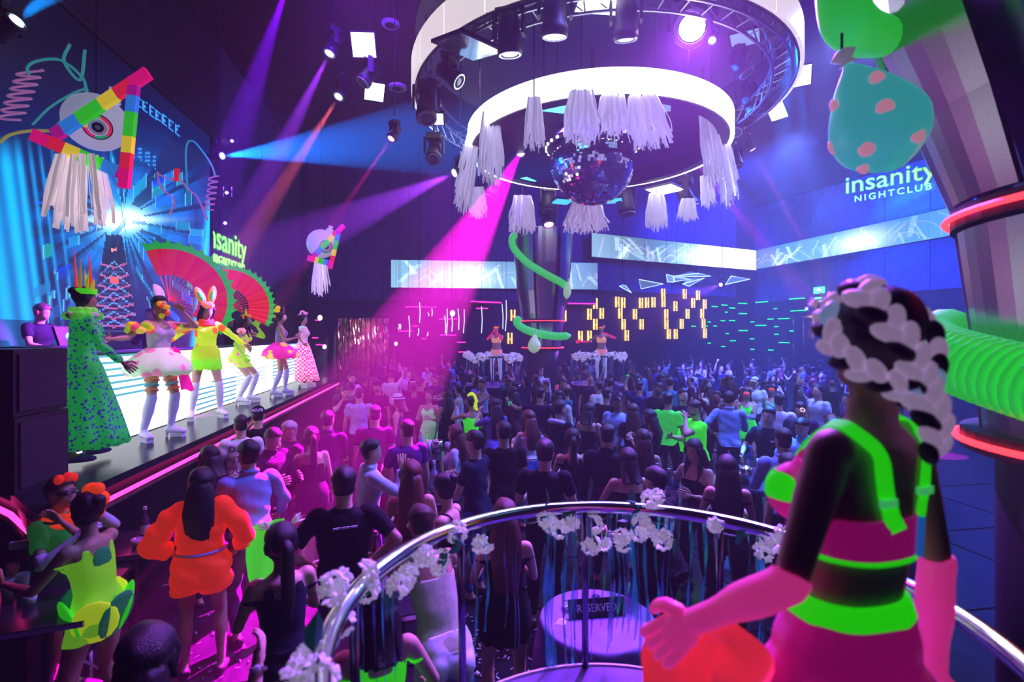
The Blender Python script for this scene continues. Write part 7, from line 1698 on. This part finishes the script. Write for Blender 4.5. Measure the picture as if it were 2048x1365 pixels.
# ------------------------------------------------------------------ tables and what stands on them
m_cloth = M('violet tablecloth', (.22, .14, .48), .75, noise=.12, nscale=9, bump=.2); m_top = M('black table top', (.02, .018, .03), .18)
m_glass = M('clear glass', (.75, .8, .95), .04, 0, spec=.8, alpha=.35); m_liq = M('amber drink', (.25, .08, .02), .2)
def high_table(c, w, dp, z, rot, label):
    t = thing('cocktail_table', label, 'table', (c[0], c[1], 0), rot=rot)
    MB().box((0, 0, z-.02), (w, dp, .04)).build('table_top', m_top, t); MB().box((0, -dp/2-.004, z-.02), (w, .008, .03)).build('edge_trim', m_chrome, t)
    MB().tube([(0, 0, .03), (0, 0, z-.04)], .035, 10).build('table_leg', m_black, t); MB().lathe([(.24, 0), (.24, .015), (.05, .03)], 20).build('table_base', m_black, t)
    return t
def bottle(p, s, label, col, capc='#c8c8d8', lab='#b8c8f0'):
    t = thing('bottle', label, 'bottle', p); r = .038*s
    MB().lathe([(r*.9, 0), (r, .01*s), (r, .17*s), (r*.85, .20*s), (r*.36, .235*s), (r*.34, .29*s), (r*.40, .295*s)], 16).build('bottle_body', M('bottle '+col, col, .08, 0, spec=.8, alpha=.75), t, True)
    MB().lathe([(r*1.02, .05*s), (r*1.02, .14*s)], 16, cap=False).build('bottle_label', fabric(lab), t); MB().lathe([(r*.42, .285*s), (r*.42, .315*s), (.002, .318*s)], 12).build('bottle_cap', fabric(capc), t); return t
def cup(p, label, col='#d8d8f0', h=.15, r=.042, straw=False, fill=None):
    t = thing('cup', label, 'cup', p); MB().lathe([(r*.75, 0), (r, h), (r*.92, h), (r*.70, .01)], 16, cap=True).build('cup_wall', fabric(col) if fill is None else m_glass, t, True)
    if fill: MB().lathe([(r*.68, .012), (r*.85, h*.75), (.002, h*.75)], 14).build('drink', M('drink '+fill, fill, .2), t, True)
    if straw: MB().tube([(0, 0, .02), (.03, .01, h*1.6)], .004, 5).build('straw', neon('#4affd0', .2), t)
    return t
def bucket(p, label):
    t = thing('ice_bucket', label, 'bucket', p); MB().lathe([(.07, 0), (.095, .18), (.088, .18), (.066, .01)], 24).build('bucket_wall', m_chrome, t, True)
    rs = np.random.RandomState(1)
    for i in range(7): MB().box((rs.uniform(-.05, .05), rs.uniform(-.05, .05), .165), (.03, .03, .03), rotz(i)).build('ice_cube', m_glass, t)
    return t
def ball_vase(p, label, r=.05):
    t = thing('glass_ball', label, 'ornament', p); MB().ell((0, 0, r), (r, r, r), nu=12, nv=8).build('faceted_ball', M('blue mirror', (.2, .35, .9), .1, .9), t); MB().lathe([(r*.5, 0), (r*.5, .012), (.002, .014)], 12).build('ball_foot', m_black, t); return t
def on_table(px, py, z):
    d = (EYE-z)*F/(py-HZ); return A(P(px, py, d))*A([1, 1, 0])+A([0, 0, z])
z1 = 1.05; c = on_table(862, 912, z1); high_table(c, .75, .55, z1, 0, 'black drinks table beside the red-haired woman in a pale top')
cup(on_table(858, 908, z1), 'tall white cup on the drinks table by the red-haired woman', h=.20); bottle(on_table(842, 906, z1), 1., 'clear bottle at the end of the drinks table with the tall white cup', '#8090e0'); bucket(on_table(873, 906, z1), 'small chrome bucket next to the tall white cup'); cup(on_table(895, 905, z1), 'short glass right of the chrome bucket', fill='#8a5a9a')
c = on_table(1505, 968, 1.0); high_table(c, .9, .6, 1.0, -.25, 'black drinks table in front of the man with the name badge')
for px, py, f_ in ((1476, 955, 0), (1490, 965, 1), (1520, 950, 2), (1500, 940, 3), (1533, 958, 4)):
    q = on_table(px, py, 1.0)
    [lambda: cup(q, 'water glass with green lid on the badge man\'s table', fill='#5ae08a'), lambda: bucket(q, 'chrome bowl on the badge man\'s table'), lambda: cup(q, 'stack of white paper cups by the badge man', h=.2), lambda: bottle(q, 1., 'blue-capped bottle by the badge man', '#3050a0', '#5080ff'), lambda: cup(q, 'small glass nearest the pale shirt sleeve', fill='#7080d0')][f_]()
c = on_table(1330, 1000, 1.0); high_table(c, 1.3, .6, 1.0, 0, 'black drinks table behind the flower rail')
for px, py, lb, cl in ((1315, 985, 'dark bottle with silver neck behind the flower rail', '#202848'), (1338, 998, 'square-shouldered bottle behind the highest blossoms', '#405088'), (1350, 1006, 'short clear bottle behind the highest blossoms', '#5868b0')): bottle(on_table(px, py, 1.0), 1.05, lb, cl)
cup(on_table(1368, 1000, 1.0), 'glass with pale drink right of the bottles behind the rail', fill='#a8a8d8'); cup(on_table(1322, 990, 1.0), 'white paper cup leaning among bottles behind the rail', h=.18)
c = on_table(1110, 1012, 1.0); high_table(c, .6, .5, 1.0, 0, 'small drinks table behind the rail below the black jumpsuit')
bottle(on_table(1098, 1002, 1.0), 1.1, 'blue-labelled bottle standing behind the left flower cluster', '#4a68c0'); bottle(on_table(1116, 1006, 1.0), 1., 'thin red-tipped bottle next to the blue-labelled one', '#503070', '#ff5a90'); cup(on_table(1145, 1012, 1.0), 'short glass of dark drink on the small table behind the rail', fill='#281830')
c = on_table(880, 992, 1.0); high_table(c, .5, .4, 1.0, .1, 'little black table before the strappy-top woman'); bottle(on_table(868, 985, 1.0), 1.15, 'tall clear bottle the strappy-top woman faces', '#b8a0e0', '#e8d8ff'); cup(on_table(880, 992, 1.0), 'narrow glass beside the tall clear bottle', fill='#c8b0f0', h=.2)
# the reserved table under the podium
tc = on_table(1195, 1238, .75); t = thing('round_table', 'round table under a violet cloth below the near podium', 'table', (tc[0], tc[1], 0))
MB().lathe([(.40, .742), (.40, .75), (.002, .751)], 40).build('table_top', m_top, t); MB().tube([(0, 0, .02), (0, 0, .74)], .04, 10).build('table_leg', m_black, t); MB().lathe([(.25, 0), (.25, .02), (.05, .03)], 24).build('table_base', m_black, t)
o = MB().lathe([(.46, .36), (.44, .55), (.418, .72), (.41, .752), (.39, .757), (.002, .757)], 72, wob=lambda a, i: 1+(.05, .035, .008, .0, .0, 0)[i]*math.sin(a*11)+(.03, .02, .004, 0, 0, 0)[i]*math.sin(a*7+1)).build('tablecloth', m_cloth, None, True); o.location = (tc[0], tc[1], 0); tag(o, 'violet cloth draped over the reserved round table', 'tablecloth')
rp_ = on_table(1195, 1236, .757); t = thing('reserved_sign', 'small black table sign reading RESERVED on the violet cloth', 'sign', rp_, rot=.12)
R_ = rotx(-.40); MB().box(R_@A([0, 0, .065]), (.42, .02, .125), R_).build('sign_board', M('sign black', (.02, .02, .025), .3), t)
for s in (-1, 1): MB().box(R_@A([s*.200, -.0115, .065]), (.020, .004, .125), R_).build('sign_edge', M('sign green', (.02, .2, .12), .4), t)
text_mesh('lettering', 'RESERVED', .072, fabric('#f0ecff'), R_@A([.0, -.0125, .040]), (1, 0, 0), R_@A([0, 0, 1.]), .002, t, bold=.0006, align='CENTER', squash=.92)
t = thing('ashtray', 'clear glass ashtray behind the reserved sign', 'ashtray', on_table(1140, 1218, .757)); MB().lathe([(.05, 0), (.062, .03), (.052, .03), (.045, .008)], 24).build('ashtray_bowl', M('thick glass', (.7, .7, .9), .05, .1, alpha=.6), t, True)
for k_ in range(3): MB().box((.055*math.cos(k_*2.1), .055*math.sin(k_*2.1), .031), (.014, .014, .006)).build('ashtray_notch', m_chrome, t)
t = thing('napkin', 'folded white paper on the violet cloth by the ashtray', 'napkin', on_table(1122, 1245, .757)); MB().add([(-.05, -.03, .002), (.02, -.045, .002), (.05, .02, .002), (-.01, .04, .002), (0, 0, .03), (-.02, -.01, .012)], [[0, 1, 4], [1, 2, 4], [2, 3, 4], [3, 0, 4], [0, 3, 2, 1]]).build('paper_fold', fabric('#e8e4ff'), t)
ball_vase(on_table(1192, 1212, .757), 'small blue mirrored ball behind the reserved sign', .042)
# tables at the stage foot
c = on_table(95, 1195, .95); high_table(c, .75, .9, .95, .35, 'dark table with cups at the stage foot')
for px, py, lb, kw in ((95, 1150, 'tall white paper cup nearest the stage on the cup table', dict(h=.18)), (15, 1200, 'short pale glass at the picture edge on the cup table', dict(fill='#c8a8e0')), (45, 1190, 'clear tumbler between the cups', dict(fill='#8078b0')), (60, 1210, 'tipped little cup on the cup table', dict(h=.08)), (25, 1170, 'small pink-lit glass at the rear of the cup table', dict(fill='#e05a9a'))): cup(on_table(px, py, .95), lb, **kw)
c = on_table(268, 1085, 1.0); high_table(c, .5, .6, 1.0, .3, 'dark table between the petal dancer and the orange jacket')
bottle(on_table(290, 1078, 1.0), .9, 'slim bottle on the table left of the orange jacket', '#603060'); cup(on_table(275, 1092, 1.0), 'low glass bowl on the table left of the orange jacket', h=.06, r=.05, fill='#e070c0'); ball_vase(on_table(322, 1062, 1.0), 'teal mirrored ball beside the orange jacket', .045)
c = on_table(800, 1195, .9); high_table(c, .6, .5, .9, .3, 'small table in front of the woman in white jeans')
bottle(on_table(752, 1150, .9), 1.1, 'pink-lit wine bottle behind the flower rail', '#7a1050', '#ff6ab0'); cup(on_table(705, 1160, .9), 'stemless pink glass behind the flower rail', fill='#e04aa0'); cup(on_table(790, 1200, .9), 'pink cocktail with straw before the white-jeans woman', fill='#ff4aa8', straw=True)
# confetti on the floor
b = MB(); rs = np.random.RandomState(14)
for i in range(420):
    px, py = rs.normal(1010, 75), rs.uniform(1170, 1360)
    if i > 260: px, py = rs.uniform(330, 1000), rs.uniform(1120, 1360)
    q = A(G(px, py)); a = rs.rand()*6.3; w, l = rs.uniform(.004, .009), rs.uniform(.008, .022); u = A([math.cos(a), math.sin(a), rs.uniform(-.2, .2)])*l; v = A([-math.sin(a), math.cos(a), 0])*w
    b.add([q-u-v+A([0, 0, .012]), q+u-v+A([0, 0, .012]), q+u+v+A([0, 0, .014]), q-u+v+A([0, 0, .014])], [[0, 1, 2, 3]])
o = b.build('confetti', M('foil confetti', (.7, .65, .85), .25, .5)); tag(o, 'pale foil confetti scattered over the dark floor', 'confetti', None, 'stuff')
